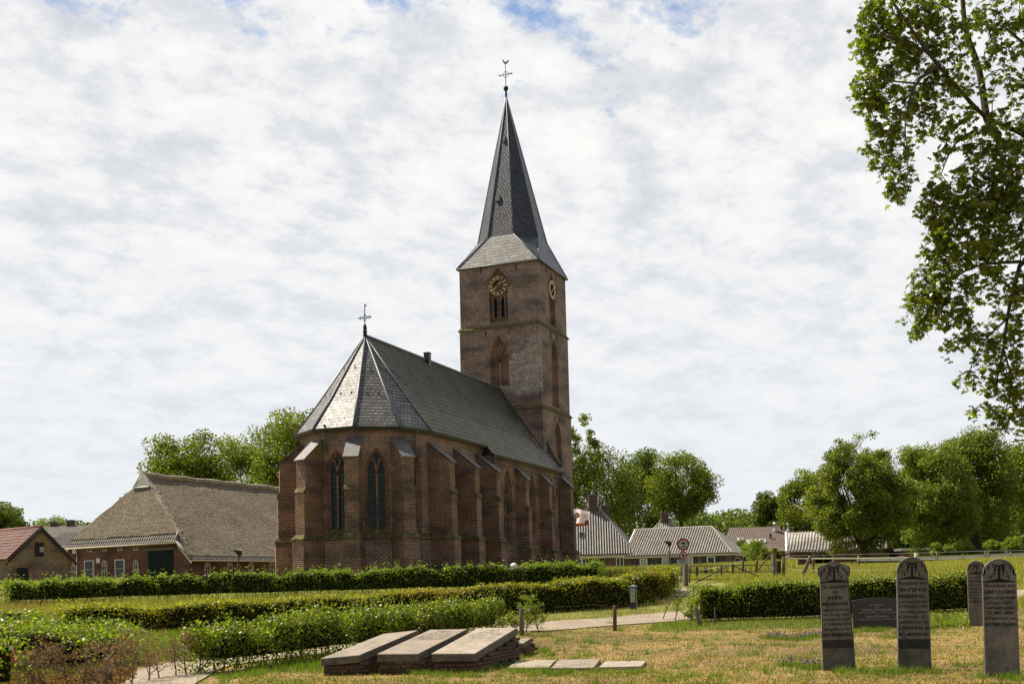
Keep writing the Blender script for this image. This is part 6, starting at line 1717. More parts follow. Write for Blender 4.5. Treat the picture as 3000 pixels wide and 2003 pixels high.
def smooth_path(pts, step):
    P = [Vector(p) for p in pts]; out = []
    for i in range(len(P) - 1):
        a, b = P[i], P[i + 1]; p0, p3 = P[max(0, i - 1)], P[min(len(P) - 1, i + 2)]
        n = max(1, int((b - a).length / step))
        for k in range(n):
            t = k / n; out.append(.5 * ((2 * a) + (b - p0) * t + (2 * p0 - 5 * a + 4 * b - p3) * t * t + (3 * a - p0 - 3 * b + p3) * t ** 3))
    out.append(P[-1]); return out
def hedge(name, label, pts, hs, w, leaf, dens, mat, cat='hedge', seed=1, core=True, core_lo=.1, sprig=.12, thin=0., stems=True, group=None, depthk=.12, rag=.07, top_extra=1.2, core_in=.10):
    rs = np.random.default_rng(seed)
    P = [gd(u, D) for u, D in pts]; path = smooth_path(P, .5)
    L = np.array([0] + [(b - a).xy.length for a, b in zip(path, path[1:])]).cumsum(); tot = L[-1]
    px = np.array([p.x for p in path]); py = np.array([p.y for p in path])
    Lk = np.array([0] + [(b - a).xy.length for a, b in zip(P, P[1:])]).cumsum() * tot / max(1e-6, sum((b - a).xy.length for a, b in zip(P, P[1:])))
    def frame(s):
        x = np.interp(s, L, px); y = np.interp(s, L, py); e = .3
        dx = np.interp(s + e, L, px) - np.interp(s - e, L, px); dy = np.interp(s + e, L, py) - np.interp(s - e, L, py)
        q = np.hypot(dx, dy) + 1e-9; return x, y, dy / q, -dx / q        # normal to the right of travel (towards viewer when path runs left to right)
    hN = lambda s: np.interp(s, Lk, hs) * (1 + .06 * np.sin(s * 1.7 + seed) + rag * np.sin(s * 4.3 + seed * 2) * np.sin(s * .9) + rag * .6 * np.sin(s * 11 + seed))
    wN = lambda s, z: w * (1 + .10 * np.sin(s * 2.3 + z * 3 + seed) + .07 * np.sin(s * 6.1 + z * 7))
    hm = float(np.mean(hs)); areas = np.array([hm, w * top_extra, hm * .55, .0]) * tot; areas[3] = w * hm * 2
    N = int(areas[:3].sum() * dens); f = rs.choice(3, N, p=areas[:3] / areas[:3].sum())
    s = rs.uniform(-.05 * w, tot + .05 * w, N); H = hN(s)
    inn = rs.exponential(depthk, N); z = rs.uniform(.02, 1, N) ** .85 * H; v = rs.uniform(-.5, .5, N)
    ww = wN(s, z)
    off = np.where(f == 0, ww * .5 - inn, np.where(f == 2, -ww * .5 + inn, v * ww))
    z = np.where(f == 1, H - inn * .8 - (np.abs(v) * 2) ** 4 * .12, z)
    # round the upper edges
    r = np.clip((z - (H - .18)) / .18, 0, 1); off = off * (1 - .16 * r * r)
    # leafy ends
    ne = int(w * hm * 2 * dens * 1.1); ie = rs.choice(N, min(ne, N // 3), replace=False)
    s[ie] = np.where(rs.random(len(ie)) < .5, -.12 + rs.exponential(.14, len(ie)), tot + .12 - rs.exponential(.14, len(ie)))
    off[ie] = rs.uniform(-.5, .5, len(ie)) * w * .92; z[ie] = rs.uniform(.02, 1, len(ie)) * H[ie] * .98; f[ie] = 3
    # sprigs that stand above the clipped top
    up = rs.random(N) < .10; z = np.where(up & (f == 1), H + np.minimum(rs.exponential(sprig * .7, N), sprig * 1.6), z)
    # ends
    end = (s < .0) | (s > tot); z = np.where(end, z * .97, z)
    x, y, nx, ny = frame(np.clip(s, 0, tot)); over = s - np.clip(s, 0, tot)
    X = x + nx * off - ny * -over * -1; Y = y + ny * off + nx * -over * -1
    X = x + nx * off + (-ny) * over; Y = y + ny * off + nx * over
    d, l = dl(X, Y); Z = gz_dl(d, l) + np.maximum(z, .01)
    nz = np.zeros((N, 3)); nz[:, 0] = np.where(f == 0, nx, np.where(f == 2, -nx, 0)); nz[:, 1] = np.where(f == 0, ny, np.where(f == 2, -ny, 0)); nz[:, 2] = np.where(f == 1, .9, .35)
    keep = np.ones(N, bool)
    if thin:
        low = z < .45 * H
        gapn = np.sin(s * 3.1 + seed) + np.sin(s * 7.7 + z * 5) * .7
        keep = ~(low & (rs.random(N) < thin * (1 + .5 * gapn)))
    t = thing(name, label, cat, P[0], group)
    C = np.stack([X, Y, Z], 1)[keep]
    quads_mesh('leaves', leaf_quads(C, leaf, .62, nz[keep], .35, 0., rs), mat, t, rs.random(len(C)))
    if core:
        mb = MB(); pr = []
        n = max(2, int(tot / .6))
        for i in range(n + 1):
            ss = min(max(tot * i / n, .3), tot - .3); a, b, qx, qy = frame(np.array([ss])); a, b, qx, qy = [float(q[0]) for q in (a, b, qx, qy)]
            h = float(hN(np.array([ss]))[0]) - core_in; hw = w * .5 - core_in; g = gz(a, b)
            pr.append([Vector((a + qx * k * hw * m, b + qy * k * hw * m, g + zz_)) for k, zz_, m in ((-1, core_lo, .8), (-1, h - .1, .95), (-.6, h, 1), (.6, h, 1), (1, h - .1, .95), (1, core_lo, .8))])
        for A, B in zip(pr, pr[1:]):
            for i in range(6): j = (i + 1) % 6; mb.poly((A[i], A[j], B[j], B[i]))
        mb.poly(pr[0]); mb.poly(pr[-1][::-1]); mb.build('shade_core', M['hedge_core'], t)
    if stems:
        mb = MB(); rnd = random.Random(seed); ss = .15
        while ss < tot:
            a, b, qx, qy = [float(q[0]) for q in frame(np.array([ss]))]; o_ = rnd.uniform(-.1, .1)
            p = Vector((a + qx * o_, b + qy * o_, gz(a, b) - .05)); mb.tube([p, p + Vector((rnd.uniform(-.05, .05), rnd.uniform(-.05, .05), .35)), p + Vector((rnd.uniform(-.15, .15), rnd.uniform(-.15, .15), hm * .8))], [.022, .016, .006], 4)
            ss += rnd.uniform(.28, .5)
        mb.build('stems', M['bark'], t)
    return t
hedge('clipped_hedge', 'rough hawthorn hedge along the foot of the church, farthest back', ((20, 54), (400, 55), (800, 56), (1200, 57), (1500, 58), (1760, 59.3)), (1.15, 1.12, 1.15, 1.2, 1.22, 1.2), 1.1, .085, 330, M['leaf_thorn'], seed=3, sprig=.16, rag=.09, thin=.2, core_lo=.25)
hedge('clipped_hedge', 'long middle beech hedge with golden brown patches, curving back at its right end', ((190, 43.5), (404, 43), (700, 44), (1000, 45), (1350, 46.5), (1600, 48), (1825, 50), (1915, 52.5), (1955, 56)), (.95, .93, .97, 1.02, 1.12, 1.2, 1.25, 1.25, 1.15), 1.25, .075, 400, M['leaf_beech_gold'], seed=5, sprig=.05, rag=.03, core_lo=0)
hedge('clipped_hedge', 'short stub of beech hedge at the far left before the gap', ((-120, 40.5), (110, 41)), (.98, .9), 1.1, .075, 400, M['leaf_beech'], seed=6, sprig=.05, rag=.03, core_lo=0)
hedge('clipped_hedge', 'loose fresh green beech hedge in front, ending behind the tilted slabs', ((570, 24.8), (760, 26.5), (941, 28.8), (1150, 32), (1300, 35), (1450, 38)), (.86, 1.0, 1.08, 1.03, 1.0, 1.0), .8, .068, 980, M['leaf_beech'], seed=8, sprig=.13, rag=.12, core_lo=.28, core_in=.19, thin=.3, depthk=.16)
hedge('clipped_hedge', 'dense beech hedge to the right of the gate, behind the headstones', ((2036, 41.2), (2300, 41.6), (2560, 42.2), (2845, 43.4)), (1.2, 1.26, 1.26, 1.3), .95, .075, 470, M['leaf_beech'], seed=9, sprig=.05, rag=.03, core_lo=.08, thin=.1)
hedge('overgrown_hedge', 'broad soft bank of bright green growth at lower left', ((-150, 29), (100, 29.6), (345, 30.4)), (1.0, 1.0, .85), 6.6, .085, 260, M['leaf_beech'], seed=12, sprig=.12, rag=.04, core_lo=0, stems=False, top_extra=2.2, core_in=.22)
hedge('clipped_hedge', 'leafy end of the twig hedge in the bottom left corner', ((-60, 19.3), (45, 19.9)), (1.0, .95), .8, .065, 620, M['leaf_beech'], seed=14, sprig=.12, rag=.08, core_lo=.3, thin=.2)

# --- bare twig hedge plants
def bare_plant(u, D, h, label, seed, leaves=0, name='bare_shrub', group='bare beech plants in a row', spread=.75, mat='twig', extra=0, lmat='leaf_beech'):
    rnd = random.Random(seed); b = gd(u, D); mb = MB(); tips = []
    def grow(p, d, L, r, k):
        pts = [p]; q = p
        for i in range(3):
            d = (d + Vector((rnd.gauss(0, .22), rnd.gauss(0, .22), rnd.gauss(0, .12)))).normalized(); q = q + d * L / 3; pts.append(q)
        mb.tube(pts, [r, r * .85, r * .7, r * .55], 4 if k < 2 else 3, cap=False)
        if k >= 4 + extra: tips.append((q, d)); return
        n = (3 if k else rnd.choice((4, 5)))
        for i in range(n):
            a = rnd.uniform(0, 2 * math.pi); e = Vector((math.cos(a), math.sin(a), rnd.uniform(-.1, .5)))
            st = pts[rnd.choice((1, 2, 3))]; grow(st, (d * .45 + e * spread).normalized(), L * rnd.uniform(.55, .78), r * .55, k + 1)
            tips.append((st, d))
    grow(b - Vector((0, 0, .05)), Vector((rnd.uniform(-.1, .1), rnd.uniform(-.1, .1), 1)), h * .5, .021, 0)
    if name: 
        t = thing(name, label, 'shrub', b, group); mb.build('branches', M[mat], t)
    if leaves:
        rs = np.random.default_rng(seed); idx = rs.integers(0, len(tips), leaves); C = np.array([tips[i][0] for i in idx]) + rs.normal(0, .035, (leaves, 3))
        quads_mesh('leaves', leaf_quads(C, .055, .6, rs=rs), M[lmat], t, rs.random(leaves))
    return t
bl = ((75, 20.3, 'beside the barrier ribbon'), (112, 20.6, 'second from the ribbon, thin'), (150, 20.8, 'widely forked, against the dark bank'), (190, 21.1, 'between the forked one and its crooked neighbour'), (232, 21.3, 'crooked, low branching, left of the weathered posts'), (276, 21.7, 'just left of the weathered posts'), (345, 22.2, 'just right of the weathered posts'),
      (385, 22.6, 'leaning, where the bank ends'), (435, 23.3, 'stout stem at the left side of the paving view'), (468, 23.9, 'tall arching twig over the paving'), (515, 24.3, 'slender, in the middle of the paving view'), (548, 24.6, 'last twiggy one before the green hedge'))
for k, (u, D, w_) in enumerate(bl): bare_plant(u, D, 1.16 + .07 * math.sin(k * 2.1), 'leafless beech plant, ' + w_, 30 + k, leaves=160 if k in (3, 11) else 170, extra=1, lmat='leaf_dead')
bare_plant(1455, 38.4, 1.0, 'small dead twiggy shrub at the right end of the front green hedge', 60, name='bare_shrub', group=None)
bare_plant(1942, 42.2, 1.05, 'thin leafless sapling by the paved path', 61, group=None, spread=.35)
bare_plant(1977, 41.6, 1.15, 'thin leafy beech sapling by the paved path', 62, leaves=320, name='sapling', group=None, spread=.45, mat='bark')
bare_plant(1540, 37.9, 1.2, 'young leafy beech bush around the round post', 63, leaves=1500, name='sapling', group=None, spread=.7, mat='bark')
bare_plant(1580, 38.1, 1.1, 'young paler beech bush with open twigs, right of the round post', 64, leaves=900, name='sapling', group=None, spread=.75, mat='bark')
bare_plant(1500, 38.3, .9, 'small leafy beech shoot left of the round post', 65, leaves=500, name='sapling', group=None, spread=.6, mat='bark')
bare_plant(2035, 41.2, .95, 'ragged leafy shoots at the left end of the right-hand hedge', 66, leaves=900, name='sapling', group=None, spread=.7, mat='bark')
bare_plant(2862, 43.2, 1.2, 'dry twiggy end of the right-hand hedge beside the hidden headstone', 67, leaves=150, name='bare_shrub', group=None, spread=.7)
bare_plant(2995, 33, 1.3, 'arching dry shrub at the right edge beside the nearest headstone', 68, leaves=60, name='bare_shrub', group=None, spread=.8)

# --- trees
def tree(label, u, D, vtop, hw, mat='leaf_tree', seed=1, leaf=.34, n=9000, base=.12, clumps=90, trunk=.35, airy=0., bot=None, name='broadleaf_tree', group=None, cat='tree', shape=1., clr=.23, flat=.9, conn=10, ucrown=None, core=.0):
    rs = np.random.default_rng(seed); rnd = random.Random(seed); n = int(n * (2. if cat == 'tree' else 1)); leaf = leaf
    b = gd(u, D); ztop = at(u, vtop, D).z; H = ztop - b.z; Rw = hw * D / F
    zb = H * base if bot is None else at(u, bot, D).z - b.z
    cz = (zb + H) / 2; rz = (H - zb) / 2
    cxo = r0 * ((ucrown - u) * D / F if ucrown else 0)
    # clump centres: shell biased, lumpy outline
    C = []
    while len(C) < clumps:
        v = rs.normal(size=3); v /= np.linalg.norm(v); r = rs.uniform(.35, 1) ** .45
        if v[2] > .88 and rs.random() < .9: continue
        if v[2] < -.7 and rs.random() < .5: continue
        lob = 1 + .13 * math.sin(3 * math.atan2(v[1], v[0]) + seed) + .09 * math.sin(5 * v[2] + 2 * math.atan2(v[1], v[0]) + seed * 2)
        k = r * lob * .88
        k = k * 1.04; C.append((v[0] * Rw * k * (1 - .18 * max(0, v[2]) * shape), v[1] * Rw * k * (1 - .18 * max(0, v[2]) * shape), v[2] * rz * k))
    C = np.array(C) + np.array([b.x + cxo.x, b.y + cxo.y, b.z + cz])
    cr = clr * (Rw + rz) / 2 * rs.uniform(.6, 1.35, clumps)
    wts = cr ** 2; wts /= wts.sum()
    idx = rs.choice(clumps, n, p=wts)
    v = rs.normal(size=(n, 3)); v /= np.linalg.norm(v, axis=1)[:, None]; rad = rs.uniform(0, 1, n) ** (.42 + airy)
    P = C[idx] + v * (cr[idx] * rad)[:, None] * np.array([1.25, 1.25, flat])
    # scatter of single leaves between clumps
    rn = rs.random(n) * .75 + .25 * rs.random(clumps)[idx]
    t = thing(name, label, cat, b, group)
    nrm = v * .6 + np.array([0, 0, .5])
    quads_mesh('crown', leaf_quads(P, leaf, .75, nrm, .35, 0., rs), M[mat], t, rn)
    mb = MB(); top = Vector((b.x, b.y, b.z)) + cxo * .6 + Vector((0, 0, zb + rz * .9))
    tr = [b - Vector((0, 0, .4)), b + Vector((rnd.uniform(-.1, .1), 0, zb * .5)), b + cxo * .2 + Vector((rnd.uniform(-.2, .2), rnd.uniform(-.2, .2), zb)), top]
    mb.tube(tr, [trunk * 1.15, trunk * .85, trunk * .7, trunk * .2], 8)
    for i in rs.choice(clumps, min(conn, clumps), replace=False):
        e = Vector(C[i]); s = tr[2].lerp(top, rnd.uniform(0, .8)); m = s.lerp(e, .5) + Vector((0, 0, -.08 * (e - s).length))
        mb.tube([s, m, e], [trunk * .32, trunk * .2, trunk * .06], 5, cap=False)
    mb.build('trunk', M['bark'], t)
    return t
G = 'trees behind the village'
tree('rounded dark green tree behind the thatched barn, leftmost of three', 549, 135, 1250, 128, 'leaf_tree', 21, .30, 16000, clumps=110, trunk=.4, group=G)
tree('airy pale green tree behind the thatched barn, middle of three', 718, 142, 1226, 104, 'leaf_pale', 22, .26, 12000, clumps=90, airy=.1, trunk=.35, group=G)
tree('taller mid green tree against the left side of the choir', 880, 128, 1168, 118, 'leaf_tree', 23, .28, 16000, clumps=100, trunk=.4, group=G)
tree('low bushy tree filling the gap behind the barn ridge', 780, 132, 1345, 90, 'leaf_tree', 24, .28, 6000, clumps=60, group=G)
tree('dark tree at the far left edge beyond the small barn', 22, 150, 1452, 66, 'leaf_dark', 25, .32, 6500, clumps=60, group=G)
tree('small dark crown peeping right of the distant chimneys', 243, 230, 1507, 34, 'leaf_dark', 26, .42, 2200, clumps=30, group=G)
tree('bright green low tree above the grey tiled roof', 165, 240, 1512, 62, 'leaf_pale', 27, .42, 3200, clumps=45, group=G)
tree('low green tree left of the grey roof chimneys', 95, 245, 1518, 50, 'leaf_tree', 28, .42, 2600, clumps=36, group=G)
tree('thin airy tree top rising right beside the tower', 1690, 200, 1195, 82, 'leaf_pale', 31, .36, 5200, clumps=70, airy=.15, trunk=.3, base=.4, group=G, clr=.13)
tree('big olive green tree beside the tower, behind the hipped house', 1745, 202, 1280, 140, 'leaf_olive', 32, .34, 15000, clumps=130, trunk=.5, group=G, base=.1)
tree('dense dark oak between the two lighter trees', 1880, 216, 1303, 92, 'leaf_dark', 33, .38, 11000, clumps=100, trunk=.5, group=G, base=.1)
tree('broad sunlit tree above the long house, widest on the right', 2003, 207, 1312, 104, 'leaf_tree', 34, .32, 14000, clumps=120, trunk=.5, group=G, base=.12, bot=1530)
tree('dark tree at the left end of the distant wood', 2268, 225, 1420, 50, 'leaf_dark', 35, .42, 5200, clumps=50, group=G, base=.1)
tree('ragged green tree left of the big meadow tree', 2372, 190, 1358, 92, 'leaf_tree', 36, .36, 9500, clumps=90, group=G, base=.08, airy=.05)
tree('large spreading tree with a thick trunk at the edge of the meadow', 2548, 104, 1272, 158, 'leaf_meadow', 37, .175, 42000, clumps=420, trunk=.42, group=G, bot=1640, ucrown=2520, airy=.3, clr=.13, flat=.9, conn=30)
tree('leafy walnut-like tree right of the large spreading tree', 2740, 116, 1262, 118, 'leaf_pale', 38, .2, 32000, clumps=300, trunk=.4, group=G, bot=1640, airy=.22, clr=.16)
tree('tall full tree near the right edge behind the nearest headstone', 2862, 122, 1243, 120, 'leaf_meadow', 39, .2, 34000, clumps=320, trunk=.55, group=G, bot=1630, airy=.22, clr=.16)
tree('tree cut off by the right edge of the view', 3040, 126, 1255, 120, 'leaf_tree', 40, .27, 12000, clumps=110, trunk=.5, group=G, bot=1585)
tree('dark understorey tree behind the meadow trees', 2660, 150, 1400, 150, 'leaf_dark', 41, .36, 9000, clumps=90, group=G, base=.02)
tree('dark backing tree behind the trees at the right edge', 2930, 150, 1380, 170, 'leaf_dark', 42, .36, 10000, clumps=100, group=G, base=.02)
BG = 'bushes along the meadow edge'
for k, (u, D, vt, hw, mt, lab) in enumerate(((2775, 112, 1588, 52, 'leaf_pale', 'pale bush left of the walnut-like trunk'), (2835, 112, 1598, 34, 'leaf_thorn', 'small bush at the foot of the tall full tree'), (2925, 110, 1580, 50, 'leaf_pale', 'silvery bush behind the nearest headstone'), (2990, 110, 1570, 48, 'leaf_thorn', 'taller bush at the right edge'),
        (2215, 150, 1577, 40, 'leaf_thorn', 'leafy bush hiding the pale dormer of the brown-roofed house'), (2246, 145, 1600, 18, 'leaf_tree', 'clipped round bush below the brown roof'), (2178, 170, 1573, 15, 'leaf_dark', 'small dark bush at the end of the long house'), (2272, 146, 1604, 15, 'leaf_tree', 'second clipped round bush, beside the shed'))):
    tree(lab, u, D, vt, hw, mt, 70 + k, .2, 2600, base=.02, clumps=36, trunk=.08, name='bush', group=BG, cat='bush', conn=4, clr=.26)
# distant wood, reads as one mass
rs = np.random.default_rng(5); Q = []
for k in range(150):
    u = rs.uniform(1960, 2420); D = rs.uniform(300, 340); p = at(u, 1500, D); h = rs.uniform(13, 17.5) * (1 + .1 * math.sin(u * .03))
    hh = at(u, 1502 - 14 * math.sin((u - 2080) * .021) ** 2 if u > 2080 else 1500, D).z
    c = np.array([p.x, p.y, gz(p.x, p.y)]); m = 320
    v = rs.normal(size=(m, 3)); v /= np.linalg.norm(v, axis=1)[:, None]
    Q.append(c + np.array([0, 0, (hh - c[2]) * .5]) + v * (rs.uniform(0, 1, m) ** .4)[:, None] * np.array([5, 5, (hh - c[2]) * .52]))
for k in range(120):
    u = rs.uniform(-200, 320); D = rs.uniform(300, 340); p = at(u, 1500, D); hh = at(u, 1530 + 6 * math.sin(u * .05), D).z
    c = np.array([p.x, p.y, gz(p.x, p.y)]); m = 200; v = rs.normal(size=(m, 3)); v /= np.linalg.norm(v, axis=1)[:, None]
    Q.append(c + np.array([0, 0, (hh - c[2]) * .5]) + v * (rs.uniform(0, 1, m) ** .4)[:, None] * np.array([5, 5, (hh - c[2]) * .52]))
for k in range(120):
    u = rs.uniform(2400, 3200); D = rs.uniform(200, 240); p = at(u, 1500, D); hh = at(u, 1480, D).z
    c = np.array([p.x, p.y, gz(p.x, p.y)]); m = 160; v = rs.normal(size=(m, 3)); v /= np.linalg.norm(v, axis=1)[:, None]
    Q.append(c + np.array([0, 0, (hh - c[2]) * .5]) + v * (rs.uniform(0, 1, m) ** .4)[:, None] * np.array([5, 5, (hh - c[2]) * .52]))
Q = np.concatenate(Q); o = quads_mesh('distant_wood', leaf_quads(Q, .75, .8, rs=rs), M['leaf_dark'], None, rs.random(len(Q))); tag(o, kind='stuff', label='distant wood closing the horizon', cat='wood')

# --- the horse chestnut whose branches hang in at the upper right (V: px of a 2348 px wide photograph)
KV = 1.27768
def av(x, y, D): return at(x * KV, y * KV, D)
ch_base = gd(2620 * KV, 31)
ch = thing('chestnut_tree', 'horse chestnut with large drooping leaves hanging in from the upper right', 'tree', ch_base)
rs = np.random.default_rng(99); rnd = random.Random(99)
limbs = [   # px, px, depth, radius
    [(2640, 1250, 31, .34), (2520, 700, 31, .26), (2420, 380, 31, .2), (2330, 300, 31, .16), (2262, 270, 31, .125), (2190, 195, 30.6, .085), (2135, 130, 30.2, .06), (2085, 60, 30, .045), (2050, 10, 30, .035)],
    [(2262, 270, 31, .1), (2245, 160, 31.2, .085), (2215, 70, 31.4, .07), (2205, -40, 31.4, .055)],
    [(2300, 340, 31, .1), (2262, 270, 31, .1)],
    [(2155, 150, 30.3, .05), (2110, 180, 30, .04), (2085, 230, 29.8, .03), (2075, 300, 29.7, .02), (2082, 350, 29.6, .012), (2080, 420, 29.6, .008)],
    [(2085, 230, 29.8, .02), (2045, 280, 29.6, .014), (2030, 340, 29.5, .009)],
    [(2235, 300, 31, .05), (2190, 330, 30.6, .035), (2165, 380, 30.4, .022), (2158, 400, 30.4, .016), (2175, 425, 30.4, .01)],
    [(2480, 600, 31, .12), (2360, 590, 30.6, .09), (2330, 640, 30.4, .06), (2310, 730, 30.2, .045), (2300, 800, 30.2, .03), (2280, 900, 30.1, .015)],
    [(2340, 600, 30.5, .05), (2240, 610, 30.1, .035), (2170, 650, 30, .025), (2120, 700, 29.9, .014)],
    [(2420, 420, 31, .1), (2280, 450, 30.4, .06), (2190, 480, 30, .035), (2130, 460, 29.8, .018)],
    [(2310, 730, 30.2, .03), (2250, 790, 30, .02), (2220, 860, 30, .01)], [(2300, 800, 30.2, .03), (2320, 880, 30, .02), (2300, 960, 30, .01)],
    [(2130, 120, 30.2, .035), (2050, 90, 30, .025), (1990, 60, 29.8, .012)], [(2190, 195, 30.6, .04), (2080, 190, 30, .028), (2000, 180, 29.8, .012)],
    [(2520, 700, 31, .2), (2560, 200, 31.5, .16), (2500, -150, 32, .1)], [(2560, 200, 31.5, .1), (2380, 120, 31.5, .06), (2300, 60, 31.4, .03)]]
mb = MB()
for lb in limbs:
    P = smooth_path([av(x, y, D) for x, y, D, r_ in lb], .3); n = len(P)
    rr_ = list(np.interp(np.linspace(0, len(lb) - 1, n), range(len(lb)), [q[3] for q in lb])); mb.tube(P, rr_, 7, cap=False)
mb.build('branches', M['bark'], ch)
mb = MB(); P = [ch_base - Vector((0, 0, .3)), av(2630, 1550, 31), av(2640, 1250, 31), av(2600, 900, 31), av(2520, 600, 31.5), av(2560, 100, 32)]; mb.tube(P, [.6, .48, .42, .36, .3, .16], 10); mb.build('trunk', M['bark'], ch)
# foliage masses: x, y, rx, ry, count
blobs = [(2060, 30, 75, 60, 260), (2000, 60, 45, 55, 130), (1985, 105, 32, 35, 70), (2040, 120, 70, 50, 200), (2110, 70, 60, 60, 170), (2150, 20, 55, 50, 110), (2000, 185, 45, 45, 120), (2070, 200, 75, 60, 230), (2140, 150, 60, 60, 150),
    (1985, 235, 26, 34, 50), (2020, 260, 45, 45, 110), (2095, 275, 60, 45, 110), (2015, 320, 35, 40, 80), (2055, 330, 40, 40, 70), (2025, 375, 30, 35, 60), (2060, 400, 38, 40, 75), (2055, 445, 26, 18, 25), (2095, 470 - 40, 14, 14, 6),
    (2140, 350, 34, 14, 12), (2185, 250, 55, 45, 90), (2230, 190, 60, 60, 100), (2240, 90, 50, 60, 80), (2180, 100, 40, 40, 50), (2290, 40, 60, 50, 120), (2330, 110, 50, 60, 110), (2320, 200, 45, 50, 60), (2195, 310, 45, 40, 60), (2255, 330, 55, 50, 130),
    (2150, 395, 12, 12, 5), (2165, 430, 40, 24, 40), (2310, 300, 60, 60, 180), (2260, 420, 80, 60, 300), (2330, 400, 60, 80, 280), (2180, 460, 70, 45, 220), (2125, 490, 28, 30, 55), (2220, 520, 90, 60, 380), (2310, 520, 70, 70, 320), (2150, 560, 45, 45, 130), (2230, 610, 70, 55, 230),
    (2140, 640, 45, 50, 130), (2100, 655, 30, 28, 60), (2105, 710, 32, 45, 95), (2160, 700, 50, 50, 140), (2210, 690, 45, 45, 80), (2105, 765, 22, 22, 28), (2290, 660, 40, 60, 80), (2340, 700, 45, 80, 190), (2185, 790, 22, 25, 22), (2215, 765, 30, 20, 24), (2250, 770, 40, 35, 60),
    (2300, 800, 45, 50, 120), (2218, 868, 24, 26, 30), (2245, 820, 26, 24, 26), (2290, 880, 38, 45, 90), (2335, 880, 35, 60, 110), (2255, 940, 26, 22, 28), (2305, 955, 40, 30, 70), (2345, 980, 26, 22, 30),
    (2420, 100, 90, 150, 260), (2440, 400, 90, 160, 330), (2440, 700, 90, 150, 300), (2420, 950, 70, 80, 140), (2560, 200, 130, 220, 300), (2580, 600, 130, 260, 330), (2200, -60, 180, 70, 300), (2450, -80, 180, 100, 260), (2700, 100, 160, 200, 420), (2720, 450, 150, 220, 420), (2700, 800, 130, 200, 320), (2860, 300, 130, 320, 420), (2560, 850, 110, 120, 220)]
lp = []
for lb in limbs: lp += smooth_path([av(x, y, D) for x, y, D, r_ in lb], .25)
nodes = np.array([tuple(p) for p in lp]); anc = []
for x, y, rx, ry, c in blobs:
    c = max(2, int(c * (.33 if x < 2360 else .26))); rad = max(rx, ry) * KV * 30 / F
    a = rs.uniform(0, 2 * math.pi, c); rq = rs.uniform(0, 1, c) ** .5; dd = rs.normal(0, .42 * max(rad, .45), c)
    dep = 30.2 + (0.4 if y < 400 else 0)
    for i in range(c): anc.append(tuple(av(x + rx * rq[i] * math.cos(a[i]), y + ry * rq[i] * math.sin(a[i]), dep + dd[i])))
anc = np.array(anc); dist = np.array([((nodes - a) ** 2).sum(1).min() for a in anc]); order = np.argsort(dist)
pts = []; tw = MB()
for k in order:
    a = anc[k]; d2 = ((nodes - a) ** 2).sum(1); q = nodes[int(d2.argmin())]; L = math.sqrt(float(d2.min()))
    pa, pq = Vector(a), Vector(q)
    m1 = pq.lerp(pa, .4) + Vector((rnd.gauss(0, .05), rnd.gauss(0, .05), .10 * L + .03))
    r1 = .008 + .006 * min(L, 1.5)
    tw.tube([pq, m1, pa], [r1 * 1.3, r1, .005], 4, cap=False)
    nodes = np.vstack([nodes, a[None], np.array(tuple(pq.lerp(pa, .5)))[None]])
    for i in range(rnd.choice((4, 5, 6))):
        pts.append(pa + Vector((rnd.gauss(0, .085), rnd.gauss(0, .085), rnd.gauss(-.03, .07))))
V5 = []; RN = []
for p in pts:
    # a palmate leaf: 5-7 drooping leaflets from one point
    hd = rnd.uniform(0, 2 * math.pi); S = rnd.uniform(.075, .125); nl = rnd.choice((5, 5, 6, 7)); base_r = rnd.random()
    tilt = rnd.uniform(.2, 1.1); axis = Vector((math.cos(hd), math.sin(hd), 0)); up = Vector((0, 0, 1)); dirn = (axis * math.cos(tilt) - up * math.sin(tilt)); side_ = axis.cross(up); nn = side_.cross(dirn)
    for k in range(nl):
        f = (k / (nl - 1) - .5) * 3.6; L = S * (1.25 - .45 * abs(f) / 1.8) * rnd.uniform(.85, 1.1)
        dv = (dirn * math.cos(f) + side_ * math.sin(f)); dv = (dv - up * rnd.uniform(.15, .55)).normalized()
        wv = dv.cross(nn).normalized() * L * .24
        m1 = p + dv * L * .62; tip = p + dv * L - up * L * .12
        V5.append((p, m1 + wv, tip, m1 - wv)); RN.append(min(1, base_r * .7 + rnd.random() * .3))
V5 = np.array([[tuple(q) for q in f] for f in V5])
quads_mesh('foliage', V5, M['leaf_chestnut'], ch, RN)
tw.build('twigs', M['bark'], ch)

